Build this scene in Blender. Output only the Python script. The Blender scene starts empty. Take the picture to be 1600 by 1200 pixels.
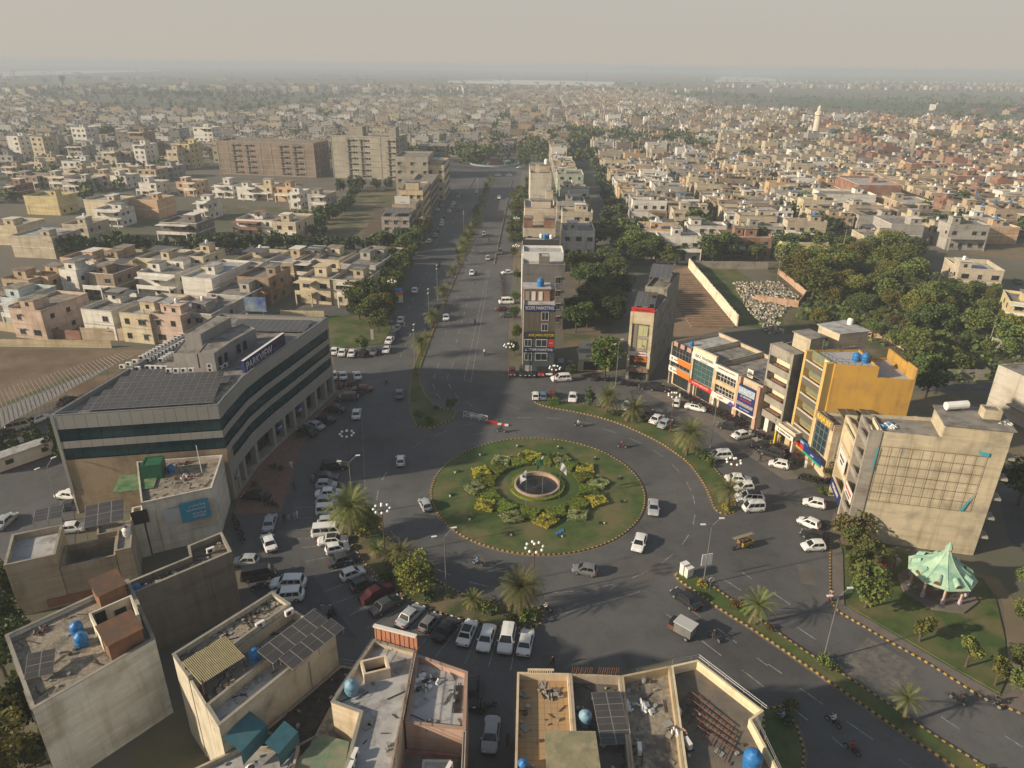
import bpy, math, random, bmesh
from mathutils import Vector, Matrix, noise as mnoise
SC = bpy.context.scene
COL = SC.collection
rad = math.radians
RN = random.Random(11)
F = 1115.0; HC = 62.0; PT = math.atan(498.5 / F); RL = rad(0.65)
cp, sp = math.cos(PT), math.sin(PT); cr, sr = math.cos(RL), math.sin(RL)
cam = bpy.data.objects.new('camera', bpy.data.cameras.new('camera')); COL.objects.link(cam)
SC.camera = cam
cam.data.sensor_width = 36; cam.data.lens = F * 36 / 1600
cam.data.clip_start = 1; cam.data.clip_end = 30000
r0 = Vector((1, 0, 0)); u0 = Vector((0, sp, cp)); f0 = Vector((0, cp, -sp))
rr = r0 * cr + u0 * sr; uu = u0 * cr - r0 * sr
cam.matrix_world = Matrix(((rr.x, uu.x, -f0.x, 0), (rr.y, uu.y, -f0.y, 0), (rr.z, uu.z, -f0.z, HC), (0, 0, 0, 1)))
SUN_EL, SUN_TO = rad(22.5), rad(18)
w = bpy.data.worlds.new('World'); SC.world = w; w.use_nodes = True
nt = w.node_tree; nt.nodes.clear()
out = nt.nodes.new('ShaderNodeOutputWorld'); bg = nt.nodes.new('ShaderNodeBackground')
sky = nt.nodes.new('ShaderNodeTexSky'); sky.sky_type = 'NISHITA'; sky.sun_disc = False
sd = Vector((-math.cos(SUN_TO), -math.sin(SUN_TO)))
sky.sun_elevation = SUN_EL; sky.sun_rotation = math.atan2(sd.x, sd.y)
sky.air_density = 1.0; sky.dust_density = 6.0; sky.ozone_density = 1.0; sky.altitude = 200
tcw = nt.nodes.new('ShaderNodeTexCoord'); sx = nt.nodes.new('ShaderNodeSeparateXYZ'); rp = nt.nodes.new('ShaderNodeValToRGB')
nt.links.new(tcw.outputs['Generated'], sx.inputs[0]); nt.links.new(sx.outputs[2], rp.inputs[0])
el = rp.color_ramp.elements; el[0].position = 0.0; el[0].color = (.385, .355, .31, 1); el[1].position = 1.0; el[1].color = (.085, .115, .16, 1)
e_ = el.new(.12); e_.color = (.345, .33, .30, 1); e_ = el.new(.4); e_.color = (.19, .215, .245, 1)
vm = nt.nodes.new('ShaderNodeVectorMath'); vm.operation = 'SCALE'; vm.inputs['Scale'].default_value = 10.0; nt.links.new(rp.outputs[0], vm.inputs[0])
mx = nt.nodes.new('ShaderNodeMix'); mx.data_type = 'RGBA'; mx.inputs[0].default_value = 0.85
nt.links.new(sky.outputs[0], mx.inputs[6]); nt.links.new(vm.outputs[0], mx.inputs[7]); nt.links.new(mx.outputs[2], bg.inputs[0])
bg.inputs[1].default_value = 0.11
nt.links.new(bg.outputs[0], out.inputs[0])
sl = bpy.data.lights.new('sun', 'SUN'); sl.energy = 4.6; sl.angle = rad(1.4); sl.color = (1.0, 0.85, 0.65)
so = bpy.data.objects.new('sun', sl); COL.objects.link(so)
dv = Vector((math.cos(SUN_TO) * math.cos(SUN_EL), math.sin(SUN_TO) * math.cos(SUN_EL), -math.sin(SUN_EL)))
so.rotation_euler = dv.to_track_quat('-Z', 'Y').to_euler(); so.location = (-200, -60, 300)
vs = SC.view_settings; vs.view_transform = 'Standard'; vs.look = 'None'; vs.exposure = 0.52; vs.gamma = 1; vs.use_curve_mapping = False
SC.render.engine = 'CYCLES'
SC.cycles.max_bounces = 5; SC.cycles.diffuse_bounces = 2; SC.cycles.glossy_bounces = 2
SC.cycles.transmission_bounces = 2; SC.cycles.volume_bounces = 1; SC.cycles.transparent_max_bounces = 6
SC.cycles.use_denoising = True
def G(px, py, z=0.0):
    a = (px - 800) / F; b = (600 - py) / F
    u = a * cr - b * sr; v = a * sr + b * cr
    t = (z - HC) / (-sp + v * cp)
    return Vector((u * t, (cp + v * sp) * t))
def PJ(x, y, z):
    Z = z - HC; d = y * cp - Z * sp; up = y * sp + Z * cp
    u = x / d; v = up / d
    return 800 + F * (u * cr + v * sr), 600 - F * (-u * sr + v * cr)
def GL(pts, z=0.0): return [G(px, py, z) for px, py in pts]
def tag(o, label=None, cat=None, group=None, kind=None):
    if label:
        o['label'] = label
    if cat: o['category'] = cat
    if group: o['group'] = group
    if kind: o['kind'] = kind
    return o
def empty(name, loc, rz=0.0, parent=None):
    o = bpy.data.objects.new(name, None); COL.objects.link(o)
    o.location = (loc[0], loc[1], loc[2] if len(loc) > 2 else 0); o.rotation_euler = (0, 0, rz)
    o.empty_display_size = .3
    if parent: o.parent = parent
    return o
def put(name, me, parent=None, loc=(0, 0, 0), rz=0.0, rot=None, col=None, scale=None):
    o = bpy.data.objects.new(name, me); COL.objects.link(o)
    o.location = loc; o.rotation_euler = rot if rot else (0, 0, rz)
    if parent: o.parent = parent
    if col: o.color = (*col, 1)
    if scale: o.scale = scale if hasattr(scale, '__len__') else (scale,) * 3
    return o
def copy_tree(o, parent=None, name=None):
    c_ = o.copy(); COL.objects.link(c_)
    if parent: c_.parent = parent
    for ch in o.children: copy_tree(ch, c_)
    return c_
def ccw(p):
    a = sum(p[i][0] * p[(i + 1) % len(p)][1] - p[(i + 1) % len(p)][0] * p[i][1] for i in range(len(p)))
    return list(p) if a > 0 else list(reversed(p))
def inset(p, d):
    n = len(p); o = []
    for i in range(n):
        a, b, c = Vector(p[i - 1]), Vector(p[i]), Vector(p[(i + 1) % n])
        t1 = (b - a).normalized(); t2 = (c - b).normalized()
        n1 = Vector((-t1.y, t1.x)); n2 = Vector((-t2.y, t2.x))
        m = n1 + n2
        if m.length < 1e-4: m = n1
        m.normalize(); k = d / max(.35, m.dot(n1)); o.append(b + m * k)
    return o
class MB:
    def __init__(s): s.v = []; s.f = []; s.m = []
    def face(s, pts, mi=0):
        k = len(s.v); s.v += [tuple(p) for p in pts]; s.f.append(tuple(range(k, k + len(pts)))); s.m.append(mi)
    def box(s, x0, x1, y0, y1, z0, z1, mi=0, T=None, top=None):
        P = [Vector((x, y, z)) for z in (z0, z1) for y in (y0, y1) for x in (x0, x1)]
        if T: P = [T @ p for p in P]
        k = len(s.v); s.v += [tuple(p) for p in P]
        for q, f in enumerate(((0, 2, 3, 1), (4, 5, 7, 6), (0, 1, 5, 4), (1, 3, 7, 5), (3, 2, 6, 7), (2, 0, 4, 6))):
            s.f.append(tuple(k + i for i in f)); s.m.append(top if (q == 1 and top is not None) else mi)
    def prism(s, poly, z0, z1, mi=0, cap=None, bottom=False):
        n = len(poly); k = len(s.v)
        s.v += [(p[0], p[1], z0) for p in poly] + [(p[0], p[1], z1) for p in poly]
        for i in range(n):
            j = (i + 1) % n; s.f.append((k + i, k + j, k + n + j, k + n + i)); s.m.append(mi)
        if cap is not None: s.f.append(tuple(k + n + i for i in range(n))); s.m.append(cap)
        if bottom: s.f.append(tuple(k + i for i in reversed(range(n)))); s.m.append(mi)
    def ring(s, outer, inner, z0, z1, mi=0, topm=None):
        n = len(outer); k = len(s.v)
        for P, z in ((outer, z0), (outer, z1), (inner, z1), (inner, z0)):
            s.v += [(p[0], p[1], z) for p in P]
        for i in range(n):
            j = (i + 1) % n
            s.f.append((k + i, k + j, k + n + j, k + n + i)); s.m.append(mi)
            s.f.append((k + n + i, k + n + j, k + 2 * n + j, k + 2 * n + i)); s.m.append(mi if topm is None else topm)
            s.f.append((k + 2 * n + i, k + 2 * n + j, k + 3 * n + j, k + 3 * n + i)); s.m.append(mi)
    def tube(s, p, q, r0, r1=None, n=6, mi=0, caps=True):
        p = Vector(p); q = Vector(q); r1 = r0 if r1 is None else r1
        a = (q - p).normalized(); h = Vector((0, 0, 1)) if abs(a.z) < .9 else Vector((1, 0, 0))
        x = a.cross(h).normalized(); y = a.cross(x); k = len(s.v)
        for c, r in ((p, r0), (q, r1)):
            for i in range(n):
                t = 2 * math.pi * i / n; s.v.append(tuple(c + x * (r * math.cos(t)) + y * (r * math.sin(t))))
        for i in range(n):
            j = (i + 1) % n; s.f.append((k + j, k + i, k + n + i, k + n + j)); s.m.append(mi)
        if caps:
            s.f.append(tuple(k + n + i for i in reversed(range(n)))); s.m.append(mi)
            s.f.append(tuple(k + i for i in range(n))); s.m.append(mi)
    def path(s, pts, r, n=5, mi=0):
        for i in range(len(pts) - 1): s.tube(pts[i], pts[i + 1], r, r, n, mi)
    def lathe(s, c, prof, n=12, mi=0):
        k = len(s.v)
        for r, z in prof:
            for i in range(n):
                t = 2 * math.pi * i / n; s.v.append((c[0] + r * math.cos(t), c[1] + r * math.sin(t), c[2] + z))
        for a in range(len(prof) - 1):
            for i in range(n):
                j = (i + 1) % n; b = k + a * n; s.f.append((b + i, b + j, b + n + j, b + n + i)); s.m.append(mi)
        b = k + (len(prof) - 1) * n
        if prof[-1][0] > .001: s.f.append(tuple(b + i for i in range(n))); s.m.append(mi)
    def mesh(s, name, mats, smooth=False):
        me = bpy.data.meshes.new(name); me.from_pydata(s.v, [], s.f)
        for m in (mats if isinstance(mats, (list, tuple)) else [mats]): me.materials.append(m)
        me.polygons.foreach_set('material_index', s.m)
        if smooth: me.polygons.foreach_set('use_smooth', [True] * len(s.f))
        me.update(); return me
    def build(s, name, mats, parent=None, loc=(0, 0, 0), rz=0.0, col=None, smooth=False):
        return put(name, s.mesh(name, mats, smooth), parent, loc, rz, None, col)
MT = {}
def mat(name, c1, c2=None, sc=.5, rough=.85, bump=0, metal=0, c3=None, sc3=.06, streak=False, objcol=False,
        spec=.3, cov3=.5, det=6, emit=None, bsc=None, local=False, hband=False, vary=0, speck=0):
    if name in MT: return MT[name]
    m = bpy.data.materials.new(name); m.use_nodes = True; MT[name] = m
    t = m.node_tree; N = t.nodes; L = t.links.new; b = N['Principled BSDF']
    b.inputs['Roughness'].default_value = rough; b.inputs['Metallic'].default_value = metal
    b.inputs['Specular IOR Level'].default_value = spec
    src = N.new('ShaderNodeRGB'); src.outputs[0].default_value = (*c1, 1); cur = src.outputs[0]
    pos = N.new('ShaderNodeTexCoord').outputs['Object'] if local else N.new('ShaderNodeNewGeometry').outputs['Position']
    def noi(scale, vec, d=det):
        n = N.new('ShaderNodeTexNoise'); n.inputs['Scale'].default_value = scale; n.inputs['Detail'].default_value = d
        n.inputs['Roughness'].default_value = .6; L(vec, n.inputs['Vector']); return n.outputs[0]
    def mixc(fac, a, bcol, lo, hi, blend='MIX'):
        mr = N.new('ShaderNodeMapRange'); mr.inputs[1].default_value = lo; mr.inputs[2].default_value = hi; L(fac, mr.inputs[0])
        q = N.new('ShaderNodeMix'); q.data_type = 'RGBA'; q.blend_type = blend; L(mr.outputs[0], q.inputs[0]); L(a, q.inputs[6])
        if isinstance(bcol, tuple): q.inputs[7].default_value = (*bcol, 1)
        else: L(bcol, q.inputs[7])
        return q.outputs[2]
    if c2: cur = mixc(noi(sc, pos), cur, c2, .35, .65)
    if c3: cur = mixc(noi(sc3, pos), cur, c3, cov3 - .06, cov3 + .12)
    if streak:
        mp = N.new('ShaderNodeMapping'); mp.inputs['Scale'].default_value = (1.3, 1.3, .16); L(pos, mp.inputs[0])
        q = N.new('ShaderNodeMix'); q.data_type = 'RGBA'; q.blend_type = 'MULTIPLY'
        mr = N.new('ShaderNodeMapRange'); mr.inputs[1].default_value = .5; mr.inputs[2].default_value = .78; L(noi(.8, mp.outputs[0], 8), mr.inputs[0])
        L(mr.outputs[0], q.inputs[0]); L(cur, q.inputs[6]); q.inputs[7].default_value = (.68, .66, .62, 1); cur = q.outputs[2]
    if speck:
        cur = mixc(noi(.45, pos, 9), cur, (1 - speck,) * 3, .45, .75, 'MULTIPLY'); cur = mixc(noi(9, pos, 4), cur, (1 + speck, 1 + speck, 1 + .9 * speck), .5, .8, 'MULTIPLY')
        vo = N.new('ShaderNodeTexVoronoi'); vo.feature = 'DISTANCE_TO_EDGE'; vo.inputs['Scale'].default_value = .16; wv = N.new('ShaderNodeVectorMath'); wv.operation = 'ADD'
        nn_ = N.new('ShaderNodeTexNoise'); nn_.inputs['Scale'].default_value = .5; nn_.inputs['Detail'].default_value = 8; L(pos, nn_.inputs['Vector']); sc_ = N.new('ShaderNodeVectorMath'); sc_.operation = 'SCALE'; sc_.inputs['Scale'].default_value = 7; L(nn_.outputs['Color'], sc_.inputs[0]); L(pos, wv.inputs[0]); L(sc_.outputs[0], wv.inputs[1]); L(wv.outputs[0], vo.inputs['Vector'])
        q = N.new('ShaderNodeMix'); q.data_type = 'RGBA'; q.blend_type = 'MULTIPLY'; mr = N.new('ShaderNodeMapRange'); mr.inputs[1].default_value = .0; mr.inputs[2].default_value = .012; mr.inputs[3].default_value = .55; mr.inputs[4].default_value = 0; L(vo.outputs[0], mr.inputs[0]); L(mr.outputs[0], q.inputs[0]); L(cur, q.inputs[6]); q.inputs[7].default_value = (.5, .5, .5, 1); cur = q.outputs[2]
    if hband:
        mp = N.new('ShaderNodeMapping'); mp.inputs['Scale'].default_value = (.12, .12, 1.5); L(pos, mp.inputs[0])
        cur = mixc(noi(.7, mp.outputs[0], 9), cur, (.66, .64, .60), .48, .8, 'MULTIPLY'); cur = mixc(noi(2.2, mp.outputs[0], 4), cur, (1.35, 1.33, 1.3), .55, .9, 'MULTIPLY')
    if vary:
        oi = N.new('ShaderNodeObjectInfo'); mr = N.new('ShaderNodeMapRange'); mr.inputs[3].default_value = 1 - vary; mr.inputs[4].default_value = 1 + vary; L(oi.outputs['Random'], mr.inputs[0])
        hs = N.new('ShaderNodeHueSaturation'); L(mr.outputs[0], hs.inputs['Value']); L(cur, hs.inputs['Color'])
        m2 = N.new('ShaderNodeMapRange'); m2.inputs[3].default_value = .475; m2.inputs[4].default_value = .515; L(oi.outputs['Random'], m2.inputs[0]); L(m2.outputs[0], hs.inputs['Hue']); cur = hs.outputs[0]
    if objcol:
        oi = N.new('ShaderNodeObjectInfo'); q = N.new('ShaderNodeMix'); q.data_type = 'RGBA'; q.blend_type = 'MULTIPLY'
        q.inputs[0].default_value = 1; L(oi.outputs['Color'], q.inputs[6]); L(cur, q.inputs[7]); cur = q.outputs[2]
    L(cur, b.inputs['Base Color'])
    if bump:
        bp = N.new('ShaderNodeBump'); bp.inputs['Strength'].default_value = min(1, bump); bp.inputs['Distance'].default_value = .05
        L(noi(bsc or sc * 6, pos, 8), bp.inputs['Height']); L(bp.outputs[0], b.inputs['Normal'])
    if emit: b.inputs['Emission Color'].default_value = (*emit, 1); b.inputs['Emission Strength'].default_value = 1
    return m
M_soil = mat('soil', (.20, .155, .10), (.14, .115, .075), .08, c3=(.085, .10, .045), sc3=.02, cov3=.5, bump=.4, bsc=2)
M_fieldfar = mat('plain_ground', (.15, .135, .085), (.085, .105, .055), .012, c3=(.18, .155, .11), sc3=.004, cov3=.55)
M_asph = mat('asphalt', (.090, .090, .090), (.126, .123, .118), .10, rough=.78, c3=(.066, .066, .067), sc3=.05, cov3=.5, bump=.4, bsc=14, speck=.2)
M_asphpatch = mat('asphalt_patch', (.115, .107, .097), (.16, .15, .135), .5, rough=.9, c3=(.09, .085, .08), sc3=1.2, bump=.4, bsc=20)
M_dirtedge = mat('sandy_edge', (.21, .16, .10), (.14, .115, .08), .6, bump=.3)
M_paint = mat('road_paint', (.34, .34, .33), (.16, .16, .155), 1.2, rough=.7, c3=(.085, .085, .085), sc3=2.2, cov3=.58)
M_paver = mat('paver', (.17, .145, .12), (.13, .115, .10), .8, bump=.4, bsc=8)
M_brickpav = mat('brick_paving', (.22, .12, .085), (.17, .10, .08), 1.2, bump=.3)
M_conc = mat('concrete', (.33, .30, .25), (.25, .23, .195), .35, c3=(.17, .15, .125), sc3=.25, cov3=.6, streak=True, hband=True, bump=.3, bsc=5)
M_concd = mat('dark_concrete', (.31, .28, .23), (.24, .22, .185), .35, c3=(.12, .11, .09), sc3=.5, cov3=.58, streak=True, hband=True, bump=.3, bsc=5)
M_roof = mat('roof_screed', (.27, .25, .22), (.19, .175, .155), .5, c3=(.10, .09, .08), sc3=.6, cov3=.54, bump=.5, bsc=5)
M_roofw = mat('lime_roof', (.42, .41, .40), (.32, .31, .30), .4, c3=(.19, .18, .165), sc3=.55, cov3=.55, bump=.3, bsc=5)
M_roofgravel = mat('gravel_roof', (.33, .28, .21), (.19, .165, .13), 2.2, c3=(.13, .11, .09), sc3=.55, cov3=.52, bump=1, bsc=5)
M_pl = mat('plaster', (1.2, 1.2, 1.2), (1.05, 1.03, 1.0), .3, c3=(.82, .77, .69), sc3=.22, cov3=.57, streak=True, hband=True, objcol=True, bump=.15, bsc=6)
M_paintw = mat('coloured_paint', (1, 1, 1), (.92, .92, .92), 1.0, rough=.6, objcol=True)
M_brick = mat('red_brick', (.26, .125, .08), (.20, .10, .07), 2.0, c3=(.30, .19, .13), sc3=.3, bump=.4, bsc=9)
M_acp = mat('cladding_panel', (.31, .30, .275), (.27, .26, .24), .15, rough=.45, spec=.4)
M_acpd = mat('joint_dark', (.05, .05, .05))
M_glass = mat('teal_glass', (.012, .05, .06), (.006, .028, .035), .4, rough=.12, spec=.6)
M_glassd = mat('dark_glass', (.018, .02, .022), (.035, .037, .038), .6, rough=.15, spec=.5)
M_white = mat('white_paint', (.72, .71, .68), (.62, .61, .58), .8, rough=.5)
M_black = mat('black_paint', (.03, .03, .03), rough=.6)
M_steel = mat('grey_steel', (.30, .30, .30), (.22, .22, .22), 1, rough=.45, metal=.5)
M_rust = mat('rusty_steel', (.16, .06, .035), (.10, .045, .03), 3, rough=.8)
M_solar = mat('solar_cells', (.052, .047, .045), (.07, .063, .058), .6, rough=.3, spec=.5)  # brown grey sky reflection is put into the cells' base colour
M_frame = mat('aluminium_frame', (.34, .33, .31), rough=.5, metal=.3)
M_yel = mat('yellow_kerb', (.50, .31, .06), (.34, .22, .07), 2, rough=.7, c3=(.24, .18, .12), sc3=.9, cov3=.55)
M_blk = mat('black_kerb', (.035, .033, .03), (.05, .045, .04), 2, rough=.7)
M_kerb = mat('kerb_stone', (.30, .25, .19), (.22, .18, .13), 1)
M_grass = mat('lawn', (.066, .105, .024), (.042, .070, .018), .5, c3=(.13, .115, .05), sc3=.16, cov3=.5, bump=1, bsc=5)
M_grassd = mat('rough_grass', (.06, .075, .028), (.10, .09, .045), .3, c3=(.17, .13, .08), sc3=.12, cov3=.52, bump=.7, bsc=4)
def leafm(n, a, b, sc=.9):
    return mat(n, a, b, sc, rough=.7, spec=.2, det=3, vary=.3)
M_leaf = leafm('leaf_green', (.066, .10, .024), (.12, .15, .036))
M_leafd = leafm('leaf_dark', (.038, .062, .02), (.066, .094, .028))
M_leafy = leafm('leaf_olive', (.09, .105, .022), (.155, .145, .030))
M_leafgold = leafm('leaf_golden', (.46, .38, .04), (.28, .26, .04), 2)
M_leafpale = leafm('leaf_pale', (.32, .35, .17), (.19, .24, .09), 2)
M_hedge = leafm('hedge_green', (.11, .155, .018), (.16, .19, .025), 2)
M_palm = leafm('palm_leaf', (.085, .105, .03), (.16, .165, .05), 1.5)
M_palmd = leafm('palm_dry', (.21, .15, .075), (.12, .095, .05), 2)
M_bark = mat('bark', (.12, .085, .055), (.07, .05, .035), 3, bump=.6)
M_skin = mat('skin', (.28, .16, .10)); M_hair = mat('hair', (.02, .016, .013))
M_cloth = mat('cloth', (1, 1, 1), (.8, .8, .8), 4, objcol=True)
M_car = mat('car_paint', (1, 1, 1), (.93, .92, .9), 1.5, rough=.28, spec=.5, objcol=True)
M_carglass = mat('car_glass', (.012, .014, .016), rough=.08, spec=.6)
M_tyre = mat('tyre', (.02, .02, .02), rough=.9); M_rim = mat('rim', (.35, .35, .35), rough=.4, metal=.6)
M_lampg = mat('globe_glass', (.80, .79, .76), rough=.3)
M_red = mat('tail_red', (.30, .02, .02), rough=.3); M_head = mat('head_lamp', (.6, .6, .6), rough=.15)
M_mint = mat('mint_roof', (.30, .46, .31), (.38, .52, .38), .9, rough=.7, c3=(.19, .35, .29), sc3=.7, cov3=.52, bump=.3)
M_blue = mat('blue_plastic', (.02, .13, .36), (.03, .18, .42), 2, rough=.45)
M_water = mat('water', (.05, .055, .05), rough=.12, spec=.6)
# ground, roads, islands
def sheet(name, pts, z, m, kind='structure'):
    b = MB(); b.face([(p[0], p[1], z) for p in ccw(pts)]); return tag(b.build(name, [m]), kind=kind)
sheet('plain', [(-8800, -1500), (8800, -1500), (8800, 8800), (-8800, 8800)], -0.4, M_fieldfar)
M_town = mat('town_ground', (.155, .135, .105), (.12, .11, .09), .05, c3=(.09, .095, .05), sc3=.012, cov3=.5, bump=.3, bsc=1)
sheet('ground', [(-900, -60), (900, -60), (1250, 1250), (600, 1900), (-500, 1800), (-1300, 1100)], 0.0, M_town)
ROAD_PX = [(700, 258), (686, 290), (664, 330), (640, 372), (622, 430), (612, 500), (603, 538), (560, 546), (522, 548),
           (520, 605), (470, 650), (404, 708), (366, 782), (362, 850), (380, 905), (420, 960), (520, 1000), (545, 1060), (700, 1075), (728, 1130), (735, 1230),
           (800, 1230), (803, 1046), (900, 1050), (985, 1046), (1050, 1030), (1110, 1075), (1200, 1120), (1248, 1160),
           (1255, 1230), (1400, 1420), (1800, 1420), (1800, 1225), (1600, 1118), (1525, 1085), (1450, 1037), (1375, 995),
           (1345, 975), (1312, 958), (1300, 945), (1297, 900), (1296, 840), (1330, 800), (1322, 755), (1250, 752), (1190, 700),
           (1150, 655), (1060, 612), (1030, 592), (960, 585), (880, 590), (806, 590), (792, 585), (794, 520), (797, 460),
           (802, 400), (806, 340), (810, 290), (818, 258)]
sheet('road', GL(ROAD_PX), .03, M_asph)
cN = G(771, 263)
sheet('road', [(cN.x - 120, cN.y - 6), (cN.x + 34, cN.y - 8), (cN.x + 60, cN.y + 2), (cN.x + 36, cN.y + 26), (cN.x + 12, cN.y + 40), (cN.x + 14, cN.y + 330), (cN.x + 3, cN.y + 330), (cN.x - 12, cN.y + 40), (cN.x - 60, cN.y + 24), (cN.x - 130, cN.y + 20)], .05, M_asph)
sheet('road', GL([(-60, 720), (0, 668), (80, 640), (200, 590), (330, 540), (430, 510), (515, 492), (610, 492), (625, 478), (600, 474), (500, 478), (420, 490), (355, 515), (330, 560), (115, 760), (118, 860), (0, 935), (-120, 990), (-160, 800)]), .034, M_asph)
sheet('road', GL([(1297, 830), (1310, 850), (1330, 818), (1303, 800)]), .05, M_paver)
sheet('road', GL([(640, 372), (600, 384), (480, 396), (330, 398), (200, 396), (80, 392), (80, 384), (200, 388), (330, 390), (480, 388), (600, 376), (646, 362)]), .05, M_asph)
sheet('road', GL([(955, 470), (990, 470), (985, 430), (975, 400), (965, 350), (945, 300), (930, 260), (922, 260), (930, 300), (942, 350), (950, 400)]), .05, M_asph)
sheet('road', GL([(820, 420), (1080, 408), (1250, 412), (1250, 405), (1075, 400), (820, 412)]), .054, M_paver)
sheet('road', GL([(1420, 610), (1600, 612), (1660, 618), (1660, 600), (1560, 596), (1420, 600)]), .05, M_asph)
sheet('road', GL([(1560, 770), (1575, 840), (1640, 900), (1700, 900), (1640, 800), (1600, 765)]), .05, M_asph)
sheet('field', GL([(-40, 545), (175, 547), (290, 545), (240, 580), (110, 622), (-60, 660)]), .02, mat('ploughed_soil', (.115, .075, .045), (.155, .105, .065), .12, c3=(.19, .14, .09), sc3=.08, bump=1, bsc=.8))
sheet('grass_strip', GL([(-60, 668), (0, 632), (110, 588), (200, 570), (215, 575), (110, 598), (0, 645), (-60, 685)]), .026, M_grassd)
sheet('plot', GL([(560, 372), (600, 370), (690, 272), (560, 300), (450, 360)]), .02, M_grassd)
sheet('plot', GL([(565, 374), (592, 374), (600, 320), (590, 318)]), .035, mat('brown_plot', (.085, .058, .042), (.11, .08, .06), .3, bump=.6, bsc=2))
sheet('plot', GL([(355, 345), (500, 346), (510, 325), (345, 322)]), .02, M_grassd)
sheet('yard', GL([(875, 540), (955, 545), (950, 470), (970, 410), (885, 405)]), .02, mat('bare_yard', (.12, .105, .085), (.095, .09, .07), .2, c3=(.19, .14, .09), sc3=.1))
sheet('yard', GL([(880, 545), (968, 540), (966, 528), (880, 520)]), .03, M_grassd)
sheet('yard', GL([(1048, 540), (1152, 508), (1076, 416), (1040, 425)]), .02, mat('brick_dust', (.25, .17, .11), (.19, .135, .09), .4, bump=.4))
sheet('lawn', GL([(1152, 508), (1230, 520), (1215, 470), (1150, 420), (1078, 416)]), .02, M_grass)
sheet('lawn', GL([(512, 492), (606, 494), (612, 515), (596, 538), (516, 546)]), .12, M_grass)
sheet('yard', GL([(1230, 520), (1420, 590), (1600, 600), (1660, 560), (1600, 520), (1480, 440), (1240, 400), (1200, 420)]), .02, M_grassd)
sheet('yard', GL([(1400, 612), (1700, 620), (1640, 680), (1560, 765), (1420, 700)]), .02, M_soil)
sheet('field', GL([(1500, 395), (1700, 420), (1700, 385), (1560, 380)]), .02, mat('stubble', (.20, .155, .09), (.15, .12, .07), .3))
sheet('plot', GL([(180, 1230), (270, 1090), (330, 1140), (350, 1200), (350, 1280)]), .02, M_soil)
M_sand = mat('river_sand', (.75, .68, .56), (.6, .55, .47), .003)
M_riv = mat('river_water', (.62, .62, .60), rough=.5)
M_fgreen = mat('crop_green', (.05, .085, .032), (.07, .095, .04), .02)
M_fbrown = mat('crop_brown', (.16, .13, .08), (.12, .10, .06), .02)
sheet('river', GL([(-300, 119), (0, 119), (150, 114), (250, 111), (250, 109), (150, 110), (0, 112), (-300, 113)]), -.1, M_sand)
sheet('river', GL([(700, 129), (760, 131), (900, 134), (965, 135), (960, 128), (880, 126), (760, 124), (700, 124)]), -.1, M_riv)
sheet('river', GL([(1110, 128), (1200, 132), (1260, 131), (1200, 122), (1130, 119)]), -.1, M_riv)
rf = random.Random(5)
for i in range(70):
    x0 = rf.uniform(-2600, 3600); y0 = rf.uniform(1750, 4200); a, b_ = rf.uniform(120, 420), rf.uniform(60, 200)
    px, py = PJ(x0, y0, 0)
    if 680 < px < 980 and y0 > 1900 and y0 < 3300: continue
    q = rf.uniform(-.15, .1)
    sheet('field', [(x0, y0), (x0 + a, y0 + a * q), (x0 + a + 20, y0 + a * q + b_), (x0 + 20, y0 + b_)], -.2 + .01 * i, rf.choice([M_fgreen, M_fgreen, M_fbrown, M_town]))
sheet('field', GL([(1200, 150), (1280, 152), (1400, 158), (1530, 170), (1590, 178), (1400, 172), (1230, 165)]), .4, M_fgreen)
sheet('field', GL([(850, 134), (960, 137), (1150, 144), (1150, 150), (1000, 147), (880, 141)]), .42, M_fgreen)
def resample(pts, step, closed):
    P = [Vector((p[0], p[1])) for p in pts]
    if closed: P.append(P[0])
    out = []; carry = 0
    for a, b in zip(P[:-1], P[1:]):
        L_ = (b - a).length
        if L_ < 1e-6: continue
        t = carry
        while t < L_: out.append((a + (b - a) * (t / L_), (b - a) / L_)); t += step
        carry = t - L_
    return out
def kerb(pts, closed=True, step=.36, m=(None, None), w_=.2, h=.2, out_=0.0):
    b = MB()
    for i, (p, d) in enumerate(resample(pts, step, closed)):
        a = math.atan2(d.y, d.x); T = Matrix.Translation((p.x, p.y, 0)) @ Matrix.Rotation(a, 4, 'Z')
        j = .006 * math.sin(i * 7.1)
        b.box(-step * .47, step * .47, -w_ / 2 + j, w_ / 2 + j, .0, h + .012 * math.sin(i * 3.3), i % 2, T)
    o = b.build('kerb', [m[0] or M_yel, m[1] or M_blk]); return tag(o, kind='structure')
def smooth_poly(p, n=2):
    for _ in range(n):
        q = []
        for i in range(len(p)):
            a, b = Vector(p[i]), Vector(p[(i + 1) % len(p)]); q += [a * .75 + b * .25, a * .25 + b * .75]
        p = q
    return p
def island(name, pts, top=M_grass, kb=True, sm=1, step=.36, z=.15):
    p = ccw(smooth_poly(pts, sm)); ip = inset(p, .12)
    b = MB(); b.prism(ip, 0, z, 1, 0); tag(b.build(name, [top, M_kerb]), kind='structure')
    op = inset(p, -.35); b = MB(); b.face([(q[0], q[1], .045) for q in op]); tag(b.build('gutter', [M_dirtedge]), kind='structure')
    if kb: kerb(p, True, step)
    return p
V2_ = lambda x, y: Vector((x, y)); MPA = mat('tar_patch', (.066, .065, .064), (.085, .083, .08), .6, rough=.8); MPB = mat('dusty_patch', (.125, .115, .10), (.095, .09, .08), .5, rough=.85)
RC = Vector((4.3, 97.5)); RR = 16.9
q_ = random.Random(17)
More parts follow.
